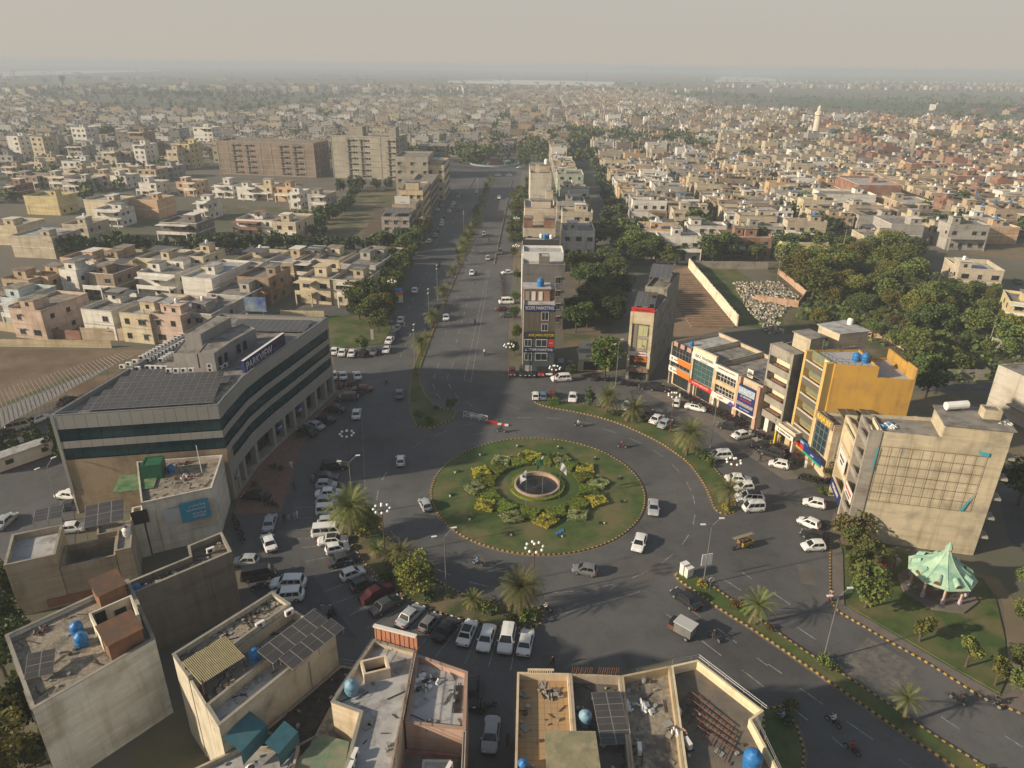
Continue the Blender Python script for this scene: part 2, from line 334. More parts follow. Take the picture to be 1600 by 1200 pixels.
for i in range(46):
    p = V2_(q_.choice([q_.uniform(-30, 30), q_.uniform(-20, 45)]), q_.uniform(52, 150)); a = q_.uniform(-.6, 1.2); w2, h2 = q_.uniform(.4, 2.2), q_.uniform(.8, 5)
    if (p - RC).length < 19.5 or p.x > 30 + (p.y < 90) * 10 or (p.x < -22): continue
    T = Matrix.Rotation(a, 2); sheet('road_patch', [p + T @ Vector(c) for c in ((0, 0), (w2, .1), (w2 + .1, h2), (-.1, h2 - .2))], .0335 + i * .00006, q_.choice([MPA, MPB]))
rnd = [RC + Vector((math.cos(t * math.pi / 48), math.sin(t * math.pi / 48))) * RR for t in range(96)]
island('roundabout_lawn', rnd, sm=0)
MED = [(655, 677), (640, 637), (641, 600), (646, 575), (662, 535), (695, 472), (715, 425), (735, 360), (752, 312), (763, 278),
       (772, 274), (762, 320), (745, 365), (725, 405), (701, 457), (678, 515), (660, 562), (652, 590), (665, 620), (682, 637), (722, 650)]
island('median_lawn', GL(MED), step=.45)
WV = [(535, 770), (534, 800), (537, 825), (550, 852), (575, 888), (607, 915), (640, 938), (670, 953), (725, 970), (780, 982), (840, 982), (850, 965),
      (845, 950), (800, 948), (740, 936), (690, 915), (645, 880), (610, 845), (585, 815), (562, 780), (548, 760)]
island('verge_lawn', GL(WV), top=mat('worn_lawn', (.06, .08, .025), (.045, .062, .02), .35, c3=(.15, .115, .065), sc3=.22, cov3=.5, bump=.7, bsc=6))
EV = [(832, 627), (850, 636), (905, 645), (950, 656), (987, 670), (1032, 692), (1052, 706), (1075, 722), (1097, 750), (1110, 777), (1117, 797),
      (1133, 806), (1150, 800), (1147, 782), (1133, 752), (1107, 722), (1080, 695), (1045, 668), (1007, 652), (965, 640), (925, 632), (870, 627)]
island('verge_lawn', GL(EV))
SM_ = [(1055, 897), (1072, 893), (1110, 915), (1145, 940), (1200, 978), (1237, 1005), (1272, 1028), (1305, 1047), (1390, 1102), (1450, 1145), (1530, 1194), (1600, 1240),
       (1570, 1246), (1495, 1202), (1450, 1172), (1400, 1139), (1350, 1104), (1300, 1069), (1250, 1034), (1200, 1000), (1175, 983), (1125, 953), (1087, 925), (1060, 907)]
island('median_lawn', GL(SM_), sm=1)
PK = [(1297, 838), (1297, 900), (1297, 930), (1301, 945), (1312, 958), (1345, 977), (1375, 995), (1450, 1037), (1525, 1085), (1600, 1118), (1700, 1170),
      (1700, 1130), (1600, 1070), (1564, 1088), (1500, 1052), (1412, 1000), (1335, 955), (1320, 945), (1318, 865), (1310, 838)]
b = MB(); b.prism(inset(ccw(GL(PK)), .1), 0, .13, 0, 0); tag(b.build('pavement', [M_paver]), kind='structure')
kerb(GL(PK[:11]), False)
b = MB(); b.prism(ccw(GL([(1319, 860), (1322, 946), (1412, 998), (1500, 1050), (1562, 1085), (1575, 1055), (1570, 1000), (1556, 940), (1535, 905), (1420, 870), (1380, 850), (1340, 838)])), 0, .17, 0, 0)
tag(b.build('park_lawn', [M_grass]), kind='structure')
sheet('yard', GL([(1305, 838), (1560, 905), (1600, 960), (1700, 1010), (1700, 1150), (1580, 1080), (1566, 940), (1530, 905), (1400, 870), (1320, 860)]), .06, M_soil)
kerb(GL([(678, 386), (744, 275)]), False, 1.0, (M_kerb, M_blk), .5, .3); kerb(GL([(772, 412), (800, 281)]), False, 1.0, (M_kerb, M_blk), .5, .3)
island('verge_lawn', GL([(1222, 1105), (1246, 1140), (1256, 1175), (1250, 1230), (1200, 1240), (1192, 1110)]), sm=0)
sheet('forecourt', GL([(520, 578), (560, 590), (520, 640), (470, 700), (452, 760), (440, 800), (365, 805), (375, 765), (410, 708), (470, 655)]), .05, M_brickpav)
sheet('forecourt', GL([(1020, 596), (1060, 612), (1180, 668), (1250, 748), (1225, 750), (1150, 700), (1090, 655), (1010, 615)]), .05, M_paver)
sheet('forecourt', GL([(1345, 975), (1440, 1033), (1450, 1060), (1300, 1055), (1260, 1010)]), .0, M_soil)
sheet('road_patch', GL([(1357, 996), (1432, 1042), (1388, 1100), (1305, 1044)]), .034, M_asphpatch)
sheet('road_patch', GL([(470, 870), (530, 960), (560, 1000), (520, 990), (455, 930)]), .034, mat('wet_patch', (.06, .062, .066), (.075, .075, .077), .3))
sheet('road_patch', GL([(950, 880), (1040, 872), (1050, 900), (960, 915)]), .034, mat('worn_patch', (.11, .10, .09), (.08, .078, .075), .3))
def strip_(b, p, q, w_=.14, z=.042):
    p = Vector(p); q = Vector(q); d = (q - p).normalized(); n = Vector((-d.y, d.x)) * (w_ / 2)
    b.face([(*(p - n), z), (*(q - n), z), (*(q + n), z), (*(p + n), z)])
lm = MB()
for a in [(1249, 1075, 1286, 1101), (1322, 1127, 1364, 1156), (1080, 954, 1094, 964), (1121, 982, 1151, 1005), (1041, 960, 1059, 972), (1096, 1001, 1127, 1025),
          (1159, 1047, 1194, 1074), (1226, 1097, 1262, 1126), (1300, 1152, 1322, 1171), (1200, 1038, 1222, 1053), (1405, 1187, 1430, 1205), (1182, 1028, 1200, 1041),
          (1130, 905, 1158, 923), (1160, 895, 1175, 905), (1245, 980, 1275, 1000), (1470, 1120, 1500, 1140), (1205, 925, 1235, 945), (1570, 1150, 1598, 1168),
          (680, 585, 677, 592), (701, 585, 698, 592), (676, 600, 679, 608), (701, 600, 705, 607), (681, 615, 689, 623), (710, 615, 717, 622), (728, 629, 739, 636),
          (686, 567, 683, 575), (709, 565, 706, 573), (868, 725, 874, 731), (740, 680, 755, 676)]:
    strip_(lm, G(a[0], a[1]), G(a[2], a[3]))
for t0 in range(0, 360, 13):
    t = rad(t0); r = 24.6
    if 60 < t0 < 200: r = 25.4
    strip_(lm, RC + Vector((math.cos(t), math.sin(t))) * r, RC + Vector((math.cos(t + .11), math.sin(t + .11))) * r, .13)
def dashline(p, q, w_=.13, on=2.6, off=4.6):
    p = Vector(p); q = Vector(q); L_ = (q - p).length; d = (q - p) / L_; t = 0
    while t < L_ - on: strip_(lm, p + d * t, p + d * (t + on), w_); t += on + off
m0, m1 = G(662, 540), G(756, 300); dd = (m1 - m0).normalized(); nn = Vector((dd.y, -dd.x))
for off_ in (-4.4, -8.2): dashline(m0 + nn * off_ - dd * 8, m1 + nn * off_ + dd * 50)
for off_ in (4.2, 7.6): dashline(m0 + nn * off_ + dd * 2, m1 + nn * off_ + dd * 40)
for p, q in [((763, 420), (725, 595)), ((765, 420), (736, 597)), ((725, 595), (736, 597)), ((842, 970), (1000, 925)), ((800, 470), (790, 500))]:
    strip_(lm, G(*p), G(*q), .10)
for i in range(44):
    a = i / 43; p = G(565 + 4 * a + 2 * a * a, 640 + 125 * a); lm.lathe((p.x, p.y, .04), [(.14, 0), (.1, .03)], 6)
for y0 in (0, 1):
    for i in range(14): p = G(672 + i * 4.4, 405 + i * .3); strip_(lm, p, p + dd * 2.2, .35)
tag(lm.build('road_markings', [M_paint]), kind='structure')
# building kit
_uc = {}
def UC(m):
    if m.name not in _uc: b = MB(); b.box(0, 1, 0, 1, 0, 1); _uc[m.name] = b.mesh('piece', [m])
    return _uc[m.name]
class B:
    def __init__(s, name, label, cat, poly, group=None):
        s.poly = ccw(poly); s.o = sum((Vector(p) for p in s.poly), Vector((0, 0))) / len(s.poly)
        s.root = tag(empty(name, (s.o.x, s.o.y, 0)), label, cat, group)
    def L(s, pts): return [Vector(p) - s.o for p in pts]
    def block(s, poly, z0, h, m, roof=None, par=.9, th=.22, col=None, parent=None, name='wall', coping=None):
        p = s.L(ccw(poly)); b = MB(); ip = inset(p, th)
        if par > 0:
            b.prism(p, z0, h - par); b.ring(p, ip, h - par, h, 0)
            wl = b.build(name, [m], parent or s.root, col=col)
            b = MB(); b.face([(q.x, q.y, h - par) for q in inset(p, th * .5)]); b.build('roof', [roof or M_roof], parent or s.root)
        else:
            b.prism(p, z0, h - .16); wl = b.build(name, [m], parent or s.root, col=col)
            b = MB(); b.prism(inset(p, -.25), h - .16, h, 0, 0, True); b.build('roof_slab', [roof or M_roof], parent or s.root)
        if coping:
            b = MB(); b.ring(inset(p, -.05), inset(p, th + .04), h, h + .08); b.build('coping', [coping], parent or s.root)
        return wl
    def edge(s, e, poly=None):
        P = s.poly if poly is None else poly
        a, c = Vector(P[e % len(P)]), Vector(P[(e + 1) % len(P)]); t = (c - a); l = t.length; t /= l
        return a, t, Vector((t.y, -t.x)), l
    def piece(s, e, s0, s1, z0, z1, d0, d1, m, name, parent=None, col=None, poly=None):
        a, t, n, l = s.edge(e, poly)
        if s0 < 0: s0 += l
        if s1 <= 0: s1 += l
        p = a + t * s0 + n * d0 - s.o
        o = put(name, UC(m), parent or s.root, (p.x, p.y, z0), math.atan2(t.y, t.x), None, col, (s1 - s0, -(d1 - d0), z1 - z0))
        return o
    def win(s, e, sc_, z, w_, h, kind=0, poly=None, name='window', parent=None):
        a, t, n, l = s.edge(e, poly)
        if sc_ < 0: sc_ += l
        p = a + t * sc_ - s.o
        return put(name, winmesh(w_, h, kind), parent or s.root, (p.x, p.y, z), math.atan2(t.y, t.x))
_wm = {}
def winmesh(w_, h, kind=0):
    k = (round(w_, 1), round(h, 1), kind)
    if k in _wm: return _wm[k]
    b = MB(); x = w_ / 2; f = .07
    b.box(-x + .01, x - .01, -.03, .02, .02, h - .02, 1)
    b.box(-x, -x + f, -.07, .02, 0, h, 0); b.box(x - f, x, -.07, .02, 0, h, 0)
    b.box(-x + f, x - f, -.07, .02, 0, f, 0); b.box(-x + f, x - f, -.07, .02, h - f, h, 0)
    for i in range(1, max(2, int(w_ / .9))): q = -x + i * w_ / max(2, int(w_ / .9)); b.box(q - .025, q + .025, -.06, -.02, f, h - f, 0)
    if kind in (0, 2): b.box(-x - .1, x + .1, -.16, .02, -.1, -.005, 0)
    if kind == 2: b.box(-x - .2, x + .2, -.55, .02, h + .08, h + .17, 0)
    fm = {0: M_frame, 1: M_white, 2: M_conc, 3: M_acpd}[kind]
    _wm[k] = b.mesh('window', [fm, M_glassd]); return _wm[k]
def _panel():
    b = MB(); b.box(0, 1, 0, 1, 0, .035, 1, None, 0); me = None
    k = MB(); k.box(.0, 1, 0, 1, 0, .03, 1); k.box(.025, .975, .015, .985, .03, .036, 0)
    k.box(.0, 1, .495, .505, .03, .04, 1); return k.mesh('solar_panel', [M_solar, M_frame])
SP = _panel()
def solar(B_, p0, ang, nx, ny, pw=1.05, ph=2.1, z=0.0, tilt=8, legs=True, parent=None, skip=()):
    """array of panels with its lower left corner at p0, rows run along ang"""
    par = parent or B_.root; o = Vector(p0) - B_.o
    T = Matrix.Translation((o.x, o.y, z)) @ Matrix.Rotation(ang, 4, 'Z') @ Matrix.Rotation(rad(tilt), 4, 'X')
    for i in range(nx):
        for j in range(ny):
            if (i, j) in skip: continue
            M = T @ Matrix.Translation((i * (pw + .03), j * (ph + .03), 0)) @ Matrix.Diagonal((pw, ph, 1, 1))
            q = put('solar_panel', SP, par); q.matrix_local = M
    if legs:
        b = MB(); W_, D_ = nx * (pw + .03), ny * (ph + .03)
        for x in (0.1, W_ / 2, W_ - .1):
            for y in (.1, D_ - .1):
                t_ = T @ Vector((x, y, -.03)); b.tube((t_.x, t_.y, t_.z - legs), t_, .04, n=4)
            b.tube(T @ Vector((x, 0, -.05)), T @ Vector((x, D_, -.05)), .04, n=4)
        b.build('solar_frame', [M_steel], par)
def font(txt, size, m, parent, M, name='lettering', ext=.03, cx='CENTER', sx=1.0):
    c = bpy.data.curves.new(name, 'FONT'); c.body = txt; c.size = size; c.extrude = ext; c.align_x = cx; c.align_y = 'CENTER'
    c.materials.append(m); t_ = bpy.data.objects.new(name, c); me = bpy.data.meshes.new_from_object(t_); bpy.data.objects.remove(t_); o = bpy.data.objects.new(name, me); COL.objects.link(o); o.parent = parent
    o.matrix_local = M @ Matrix.Diagonal((sx, 1, 1, 1)); return o
def sign_on(B_, e, s0, s1, z0, z1, m, lines=(), d=.12, tm=None, poly=None, name='sign_board', off=0.0, sx=1.0):
    """board on an edge with lettering children; lines = (text, size, dz, mat)"""
    a, t, n, l = B_.edge(e, poly)
    if s0 < 0: s0 += l
    if s1 <= 0: s1 += l
    ang = math.atan2(t.y, t.x)
    p = a + t * s0 + n * off - B_.o; b = MB(); b.box(0, s1 - s0, -d, 0, 0, z1 - z0)
    me = b.mesh('board', [m]); bo = bpy.data.objects.new(name, me); COL.objects.link(bo); bo.parent = B_.root
    bo.location = (p.x, p.y, z0); bo.rotation_euler = (0, 0, ang)
    for L_ in lines:
        txt, size, dx, dz, mm = L_
        font(txt, size, mm, bo, Matrix.Translation(((s1 - s0) / 2 + dx, -d - .03, (z1 - z0) / 2 + dz)) @ Matrix.Rotation(rad(90), 4, 'X'), sx=sx)
    return bo
def _tank(col=M_blue, r=.62, h=1.35):
    b = MB(); b.lathe((0, 0, 0), [(r, 0), (r, h * .3), (r * 1.03, h * .32), (r, h * .36), (r, h * .62), (r * 1.03, h * .64), (r, h * .68), (r, h * .8), (r * .85, h * .92), (r * .4, h), (r * .38, h * 1.06), (.001, h * 1.06)], 14)
    return b.mesh('water_tank', [col], True)
TK = {'blue': _tank(), 'white': _tank(M_white), 'light': _tank(mat('pale_blue_plastic', (.12, .27, .38), (.2, .32, .4), 1, rough=.5))}
def tank(p, z, kind, label, s=1.0, group=None):
    t = tag(empty('water_tank', (p[0], p[1], z)), label, 'water tank', group)
    put('body', TK[kind], t, scale=s)
    b = MB(); b.tube((.5 * s, 0, .9 * s), (.62 * s, .12, 0), .03, n=4); b.build('pipe', [M_white], t)
    b = MB(); b.lathe((0, 0, 1.42 * s), [(.26 * s, 0), (.2 * s, .06), (.001, .07)], 10); b.build('lid', [M_black if kind == 'white' else TK[kind].materials[0]], t)
    return t
def _ac():
    b = MB(); b.box(-.45, .45, -.17, .17, .08, .72, 0); b.box(-.4, -.3, -.15, .15, 0, .08, 1); b.box(.3, .4, -.15, .15, 0, .08, 1)
    for i in range(12):
        t = i * math.pi / 6; u = t + math.pi / 6
        b.face([(-.1, -.175, .4), (-.1 + .26 * math.cos(t), -.175, .4 + .26 * math.sin(t)), (-.1 + .26 * math.cos(u), -.175, .4 + .26 * math.sin(u))], 1)
    return b.mesh('air_conditioner', [M_white, M_black])
ACM = _ac()
def ac(p, z, rz, label='white air conditioner condenser in the bank of units on the long office roof', group='condensers on the office roof', s=1.0):
    return tag(put('air_conditioner', ACM, None, (p[0], p[1], z), rz, scale=s), label, 'air conditioner', group)
def rail(B_, pts, z, h=1.0, m=None, step=2.0, r=.03, bars=2, name='railing', parent=None):
    b = MB(); P = B_.L(pts)
    for i in range(bars): b.path([(q.x, q.y, z + h * (i + 1) / bars) for q in P], r, 4)
    for q, d in resample([tuple(v) for v in P], step, False): b.tube((q.x, q.y, z), (q.x, q.y, z + h), r, n=4)
    return b.build(name, [m or M_steel], parent or B_.root)
def debris(name, c, r, n, label, z=0, seed=1, mats=None, cat='rubble', size=.18):
    q = random.Random(seed); b = MB()
    for i in range(n):
        a = q.uniform(0, 6.28); d = r * math.sqrt(q.random()); s = size * q.uniform(.4, 1.5)
        T = Matrix.Translation((d * math.cos(a), d * math.sin(a) * .7, s * .3)) @ Matrix.Rotation(q.uniform(0, 3), 4, Vector((q.random(), q.random(), 1)))
        b.box(-s, s, -s * q.uniform(.3, 1), s * .6, -s * .3, s * .3, q.randrange(2), T)
    o = b.build(name, mats or [M_brick, M_conc], None, (c[0], c[1], z)); tag(o, label, cat); o['kind'] = 'stuff'; return o
V2 = lambda x, y: Vector((x, y))
# 1 the long curved office
PA, PB = V2(-64.9, 89.4), V2(-42.8, 93.5)
curve = [PB] + [G(px, py, 16.3) for px, py in [(350, 621), (360.5, 610), (380, 589), (410, 566), (444, 543), (480, 518), (511.5, 496)]]
PN = G(345, 490.5, 16.3)
pv = [PA] + curve + [PN]
OB = B('office_building', 'long curved office block of grey panels and teal glass bands with a solar covered roof', 'office building', pv)
H0 = 16.3
core = inset(ccw(pv), .35)
OB.block(pv, 14.1, H0, M_acp, M_roof, par=.7, name='parapet', coping=M_steel)
b = MB(); b.prism(OB.L(core), 4.1, 14.1); b.build('wall', [M_glassd], OB.root)
nE = len(OB.poly)
def near(p, q): return (Vector(p) - Vector(q)).length < .5
idx = {i: OB.poly[i] for i in range(nE)}
eSW = [i for i in range(nE) if near(OB.poly[i], PA) and near(OB.poly[(i + 1) % nE], PB)][0]
eCur = [(eSW + 1 + k) % nE for k in range(len(curve) - 1)]
bands = [(14.1, 16.22, 'p'), (12.15, 14.1, 'g'), (11.0, 12.15, 'p'), (9.15, 11.0, 'g'), (8.05, 9.15, 'p'), (6.3, 8.05, 'g'), (4.1, 6.3, 'p')]
def clad(e, which, n):
    l = OB.edge(e)[3]
    for k, (z0, z1, kk) in enumerate(bands):
        if k not in which: continue
        for i in range(n):
            s0, s1 = l * i / n, l * (i + 1) / n
            if kk == 'p': OB.piece(e, s0 + .02, s1 - .02, z0 + .02, z1 - .02, 0.01, .09, M_acp, 'cladding_panel')
            else: OB.piece(e, s0 + .03, s1 - .03, z0 + .01, z1 - .01, -.32, -.22, M_glass, 'pane')
clad(eSW, (0, 1, 2, 3), 15)
for e in eCur: clad(e, range(7), max(2, round(OB.edge(e)[3] / 1.5)))
b = MB(); b.prism(OB.L(inset(ccw([PA, PB, V2(-42.9, 96), PN + V2(0, -.3), PA + V2(.4, .6)]), .02)), 0, 9.1); b.build('lower_wall', [mat('stained_render', (.34, .26, .17), (.27, .21, .14), .3, c3=(.19, .15, .105), sc3=.22, cov3=.52, streak=True, bump=.3)], OB.root)
for e in range(nE):
    if e in eCur or e == eSW: continue
    OB.piece(e, .02, -.02, 0, 14.1, -.34, -.04, M_conc, 'back_wall')
OB.piece(eSW, .0, .45, 3.5, 16.2, .0, .14, M_acp, 'corner_panel')
for k, e in enumerate(eCur):
    l = OB.edge(e)[3]; n = max(1, round(l / 4.4))
    for i in range(n + (1 if k == len(eCur) - 1 else 0)):
        s0 = l * i / n
        OB.piece(e, min(s0, l - .85), min(s0, l - .85) + .8, 0, 4.1, -.9, .12, M_acp, 'pier')
    OB.piece(e, .85, l - .05, .5, 3.4, -1.6, -1.5, M_glassd, 'shop_glass')
    OB.piece(e, 0, l, 0, .45, -2.0, .25, M_conc, 'plinth')
    OB.piece(e, 0, l, 3.4, 4.1, -1.55, -1.3, M_acpd, 'shop_head')
M_sblue = mat('sign_blue', (.015, .09, .24), rough=.5); M_navy = mat('sign_navy', (.015, .028, .12), rough=.5); M_sred = mat('sign_red', (.48, .03, .025), rough=.5)
M_sor = mat('sign_orange', (.62, .17, .02), rough=.5); M_swh = mat('sign_white', (.68, .64, .58), (.6, .57, .52), 1, rough=.5); M_syel = mat('sign_yellow', (.65, .48, .03), rough=.5)
M_scy = mat('sign_cyan', (.03, .22, .38), (.04, .28, .42), .8, rough=.5); M_sgr = mat('sign_green', (.02, .30, .16), rough=.5)
for e, s0 in ((eCur[-2], 1), (eCur[-3], .8), (eCur[0], .8)):
    sign_on(OB, e, s0 + .6, s0 + 2.6, 2.6, 3.3, M_sblue, [('SALES', .42, 0, 0, M_swh)], poly=None, name='shop_sign')
sa, sb_ = G(380, 588, 15), G(443, 542, 15)
sdir = (sb_ - sa); sl_ = sdir.length; sdir /= sl_
b = MB(); b.box(0, sl_, -.5, 0, 0, 2.6, 0, None, 1); bo = b.build('roof_sign', [M_navy, M_white], OB.root, ((sa - OB.o).x, (sa - OB.o).y, 15.15), math.atan2(sdir.y, sdir.x))
M_sgold = mat('sign_rust', (.22, .05, .03), rough=.5)
font('PARKVIEW', 2.0, M_swh, bo, Matrix.Translation((sl_ * .34, -.55, 1.3)) @ Matrix.Rotation(rad(90), 4, 'X'), sx=.88)
font('CITY', 2.0, M_sgold, bo, Matrix.Translation((sl_ * .81, -.55, 1.3)) @ Matrix.Rotation(rad(90), 4, 'X'), sx=.9)
for poly, h, nm in (([G(270, 552, 18), G(307, 554, 18), G(333, 523, 18), G(296, 520, 18)], 18.0, 'roof_room'),
                    ([G(309, 551, 19), G(334, 552, 19), G(362, 533, 19), G(399, 513, 19), G(378, 506, 19), G(333, 521, 19)], 19.0, 'roof_room'),
                    ([G(287, 521, 20.6), G(313, 522, 20.6), G(360, 496, 20.6), G(336, 493, 20.6)], 20.6, 'lift_room')):
    OB.block(poly, 15.6, h, mat('grey_render', (.27, .26, .245), (.22, .21, .2), .4, streak=True), M_roof, par=.12, th=.1, name=nm)
rp = ccw([G(309, 551, 19), G(334, 552, 19), G(362, 533, 19), G(399, 513, 19), G(378, 506, 19), G(333, 521, 19)])
for e in range(len(rp)):
    if OB.edge(e, rp)[3] > 4:
        for s0 in (1.4, 3.2): OB.win(e, s0, 16.3, 1.0, 1.6, 3, rp)
rin = inset(ccw(pv), 1.2)
def inside(p, poly):
    c = False; n = len(poly)
    for i in range(n):
        a, q = poly[i], poly[(i + 1) % n]
        if (a[1] > p[1]) != (q[1] > p[1]) and p[0] < (q[0] - a[0]) * (p[1] - a[1]) / (q[1] - a[1]) + a[0]: c = not c
    return c
a0 = math.atan2((PB - PA).y, (PB - PA).x); ux = V2(math.cos(a0), math.sin(a0)); uy = V2(-ux.y, ux.x)
for j in range(6):
    for i in range(-2, 21):
        p = PA + uy * (1.8 + j * 2.15) + ux * (1.2 + i * 1.12); q = p + ux * 1.08 + uy * 2.05
        if all(inside(v, rin) for v in (p, q, p + ux * 1.08, p + uy * 2.05)) and not (j == 5 and i > 9) and not (j == 4 and i > 17):
            M = Matrix.Translation(((p - OB.o).x, (p - OB.o).y, 15.95 + .12 * j)) @ Matrix.Rotation(a0, 4, 'Z') @ Matrix.Rotation(rad(3), 4, 'X') @ Matrix.Diagonal((1.08, 2.08, 1, 1))
            put('solar_panel', SP, OB.root).matrix_local = M
for j in range(4):
    for i in range(18):
        p = PN + V2(2.0, -2.3) + V2(i * 1.13, -j * 2.15 - i * .012)
        if inside(p, rin) and inside(p + V2(1.1, 2), rin) and p.x < OB.poly[eCur[-1]][0] + 3 - j * 1.6 and PJ(p.x, p.y, 16)[0] > 352 + j * 7:
            M = Matrix.Translation(((p - OB.o).x, (p - OB.o).y, 16.0)) @ Matrix.Rotation(rad(2), 4, 'X') @ Matrix.Diagonal((1.1, 2.1, 1, 1))
            put('solar_panel', SP, OB.root).matrix_local = M
rail(OB, [PA + V2(.6, .5), PA + V2(.6, .5) + (PN - PA) * .97], 15.7, 1.1, bars=3)
rail(OB, [PA + V2(1, .6), PB + V2(-1, .4)], 15.7, .9)
rail(OB, [c_ + V2(-.8, .2) for c_ in curve], 15.7, .9)
nthw = 'first second third fourth fifth sixth seventh eighth ninth tenth eleventh twelfth thirteenth'.split()
def acrow(px0, py0, px1, py1, n, z, rz=.0, stack=1, nm='rear bank'):
    for i in range(n):
        t = i / max(1, n - 1); p = G(px0 + (px1 - px0) * t, py0 + (py1 - py0) * t, z)
        for k in range(stack): ac(p, z + k * .75, rz, 'white condenser, %s from left, %s, office roof' % (nthw[i], nm + (', upper' if k else '')))
acrow(222, 562, 286, 527, 13, 15.65, .25); acrow(232, 566, 288, 536, 11, 15.65, .25, 1, 'second bank'); acrow(252, 566, 268, 556, 5, 15.65, .25, 1, 'short third bank')
acrow(192, 576, 212, 568, 3, 15.65, .1, 1, 'loose three by the rail'); acrow(204, 582, 216, 579, 2, 15.65, .1, 1, 'loose pair by the solar field'); acrow(232, 577, 258, 578, 4, 15.65, .1, 1, 'single row behind the solar field')
acrow(266, 589, 301, 588, 4, 15.65, .1, 2, 'stacked row by the solar field'); acrow(330, 581, 332, 580, 1, 15.65, .1, 2, 'lone stack by the roof rooms'); acrow(344, 578, 352, 574, 2, 15.65, 1.0, 1, 'pair at the curved rail'); acrow(394, 536, 398, 530, 2, 15.65, 1.3, 2, 'stack behind the roof sign')
# 2..: foreground blocks on the left
GREY = (.36, .33, .28); CREAM = (.50, .44, .34); PALE = (.50, .49, .46)
A2 = B('shop_building', 'low block with a blank grey gable and blue lettered board beside the long office', 'building',
       [V2(-50.5, 78.9), V2(-41.3, 83.6), V2(-43.1, 93.0), V2(-55.6, 90.6)])
A2.block([V2(-49.2, 80.0), V2(-41.3, 83.9), V2(-43.2, 93.0), V2(-55.0, 90.7)], 0, 8.3, M_pl, M_roofgravel, par=.4, col=(.52, .49, .43))
A2.block([V2(-50.5, 78.9), V2(-49.25, 79.6), V2(-50.6, 82.6), V2(-51.8, 82.0)], 0, 6.2, M_pl, M_roof, par=.3, col=(.52, .49, .43))
A2.block([V2(-51.9, 86.2), V2(-49.4, 86.8), V2(-50, 89.4), V2(-52.5, 88.8)], 7.9, 10.2, mat('green_steel', (.02, .10, .05), (.03, .13, .07), 1, rough=.5), mat('green_steel', (.02, .10, .05)), par=.1, name='roof_cabin')
sheet_m = mat('green_membrane', (.12, .20, .08), (.20, .22, .12), 1.5, c3=(.05, .14, .06), sc3=.8)
b = MB(); b.box(0, 5.2, 0, 4.6, 0, .1); b.build('membrane_sheet', [sheet_m], A2.root, ((V2(-54.4, 82.6) - A2.o).x, (V2(-54.4, 82.6) - A2.o).y, 8.0), rad(16))
e2 = 0
sg = sign_on(A2, 0, -4.3, -.6, 4.0, 7.0, M_scy, [('OFFICE', .5, .4, -.9, M_swh)])
nb = MB()
rq = random.Random(3)
for row, (zz, n_) in enumerate(((2.35, 5), (1.75, 6), (1.1, 4))):
    x = 3.2
    for i in range(n_):
        w_ = rq.uniform(.25, .5); pts = [(x - w_ * k / 5, -.16, zz - .13 * math.sin(k * 1.1 + i)) for k in range(6)]
        nb.path(pts, .035, 4); nb.tube((x - w_ * .3, -.16, zz + .2), (x - w_ * .3, -.16, zz - .04), .03, n=4); x -= w_ + .06
nb.build('lettering', [M_swh], sg)
A2.piece(0, 4.0, 7.0, 4.4, 6.6, .0, .05, mat('white_board', (.42, .43, .45)), 'blank_board')
A2.piece(0, .2, 2.2, 5.4, 7.4, .0, .06, M_black, 'opening')
tank(V2(-49.0, 88.6), 7.9, 'blue', 'blue water tank behind the green roof cabin', .8)
debris('roof_rubbish', V2(-46.5, 87.2), 1.6, 26, 'scattered bricks and white scraps on the low gravel roof', 7.95, 4, [M_white, M_brick])
debris('roof_rubbish', V2(-48.2, 91.0), .9, 16, 'heap of broken brick near the blue tank', 7.95, 5, [M_brick, M_rust])
b = MB(); b.tube((0, 0, 0), (-.4, .6, 4.2), .05, n=5); tag(b.build('roof_pole', [M_white], None, (-44.5, 88.4, 7.9)), 'thin pale pole leaning above the gravel roof', 'pole')
B3 = B('house', 'bare rendered house with a lime washed terrace and raised brown solar racks', 'house', [V2(-59.5, 67.6), V2(-49.2, 72.6), V2(-52.6, 79), V2(-62.4, 74.2)])
B3.block([V2(-59.5, 67.6), V2(-54.8, 69.8), V2(-57.4, 75.9), V2(-62.4, 73.6)], 0, 7.6, M_pl, M_roofw, par=.8, col=(.36, .30, .22), coping=M_conc)
B3.block([V2(-54.75, 69.85), V2(-49.3, 72.4), V2(-51.2, 76.6), V2(-56.6, 74.2)], 0, 5.6, M_pl, M_roof, par=2.4, col=(.30, .25, .19))
B3.block([V2(-49.25, 72.45), V2(-47.6, 73.2), V2(-50.2, 79), V2(-54.5, 78), V2(-53.2, 75.7), V2(-51.1, 76.7)], 0, 6.2, M_pl, M_roof, par=.3, col=(.34, .29, .22))
solar(B3, (-53.9, 74.6), rad(25), 3, 2, 1.5, 2.3, 8.0, 6, legs=1.8); solar(B3, (-60.3, 74.8), rad(25), 2, 2, 1.6, 1.3, 8.6, 6, legs=1.6)
B3.piece(0, 3, 8, .4, 1.5, .0, .25, M_brick, 'low_brick_course')
tank(V2(-49.6, 76.2), 5.9, 'white', 'white water tank with a dark lid beside the brown solar rack', .85)
B4 = B('house', 'dark weathered long house wall with a narrow rubble covered roof', 'house', [V2(-42, 60.6), V2(-33, 68.9), V2(-35.6, 72.7), V2(-44.3, 64.4)])
B4.block([V2(-42, 60.6), V2(-33, 68.9), V2(-35.6, 72.7), V2(-38.6, 69.9), V2(-37.5, 67.9), V2(-42.9, 62.9)], 0, 9.0, M_pl, mat('tarred_roof', (.10, .085, .065), (.17, .135, .10), .9, bump=.8, bsc=6), par=.7, col=(.20, .165, .13), coping=M_conc)
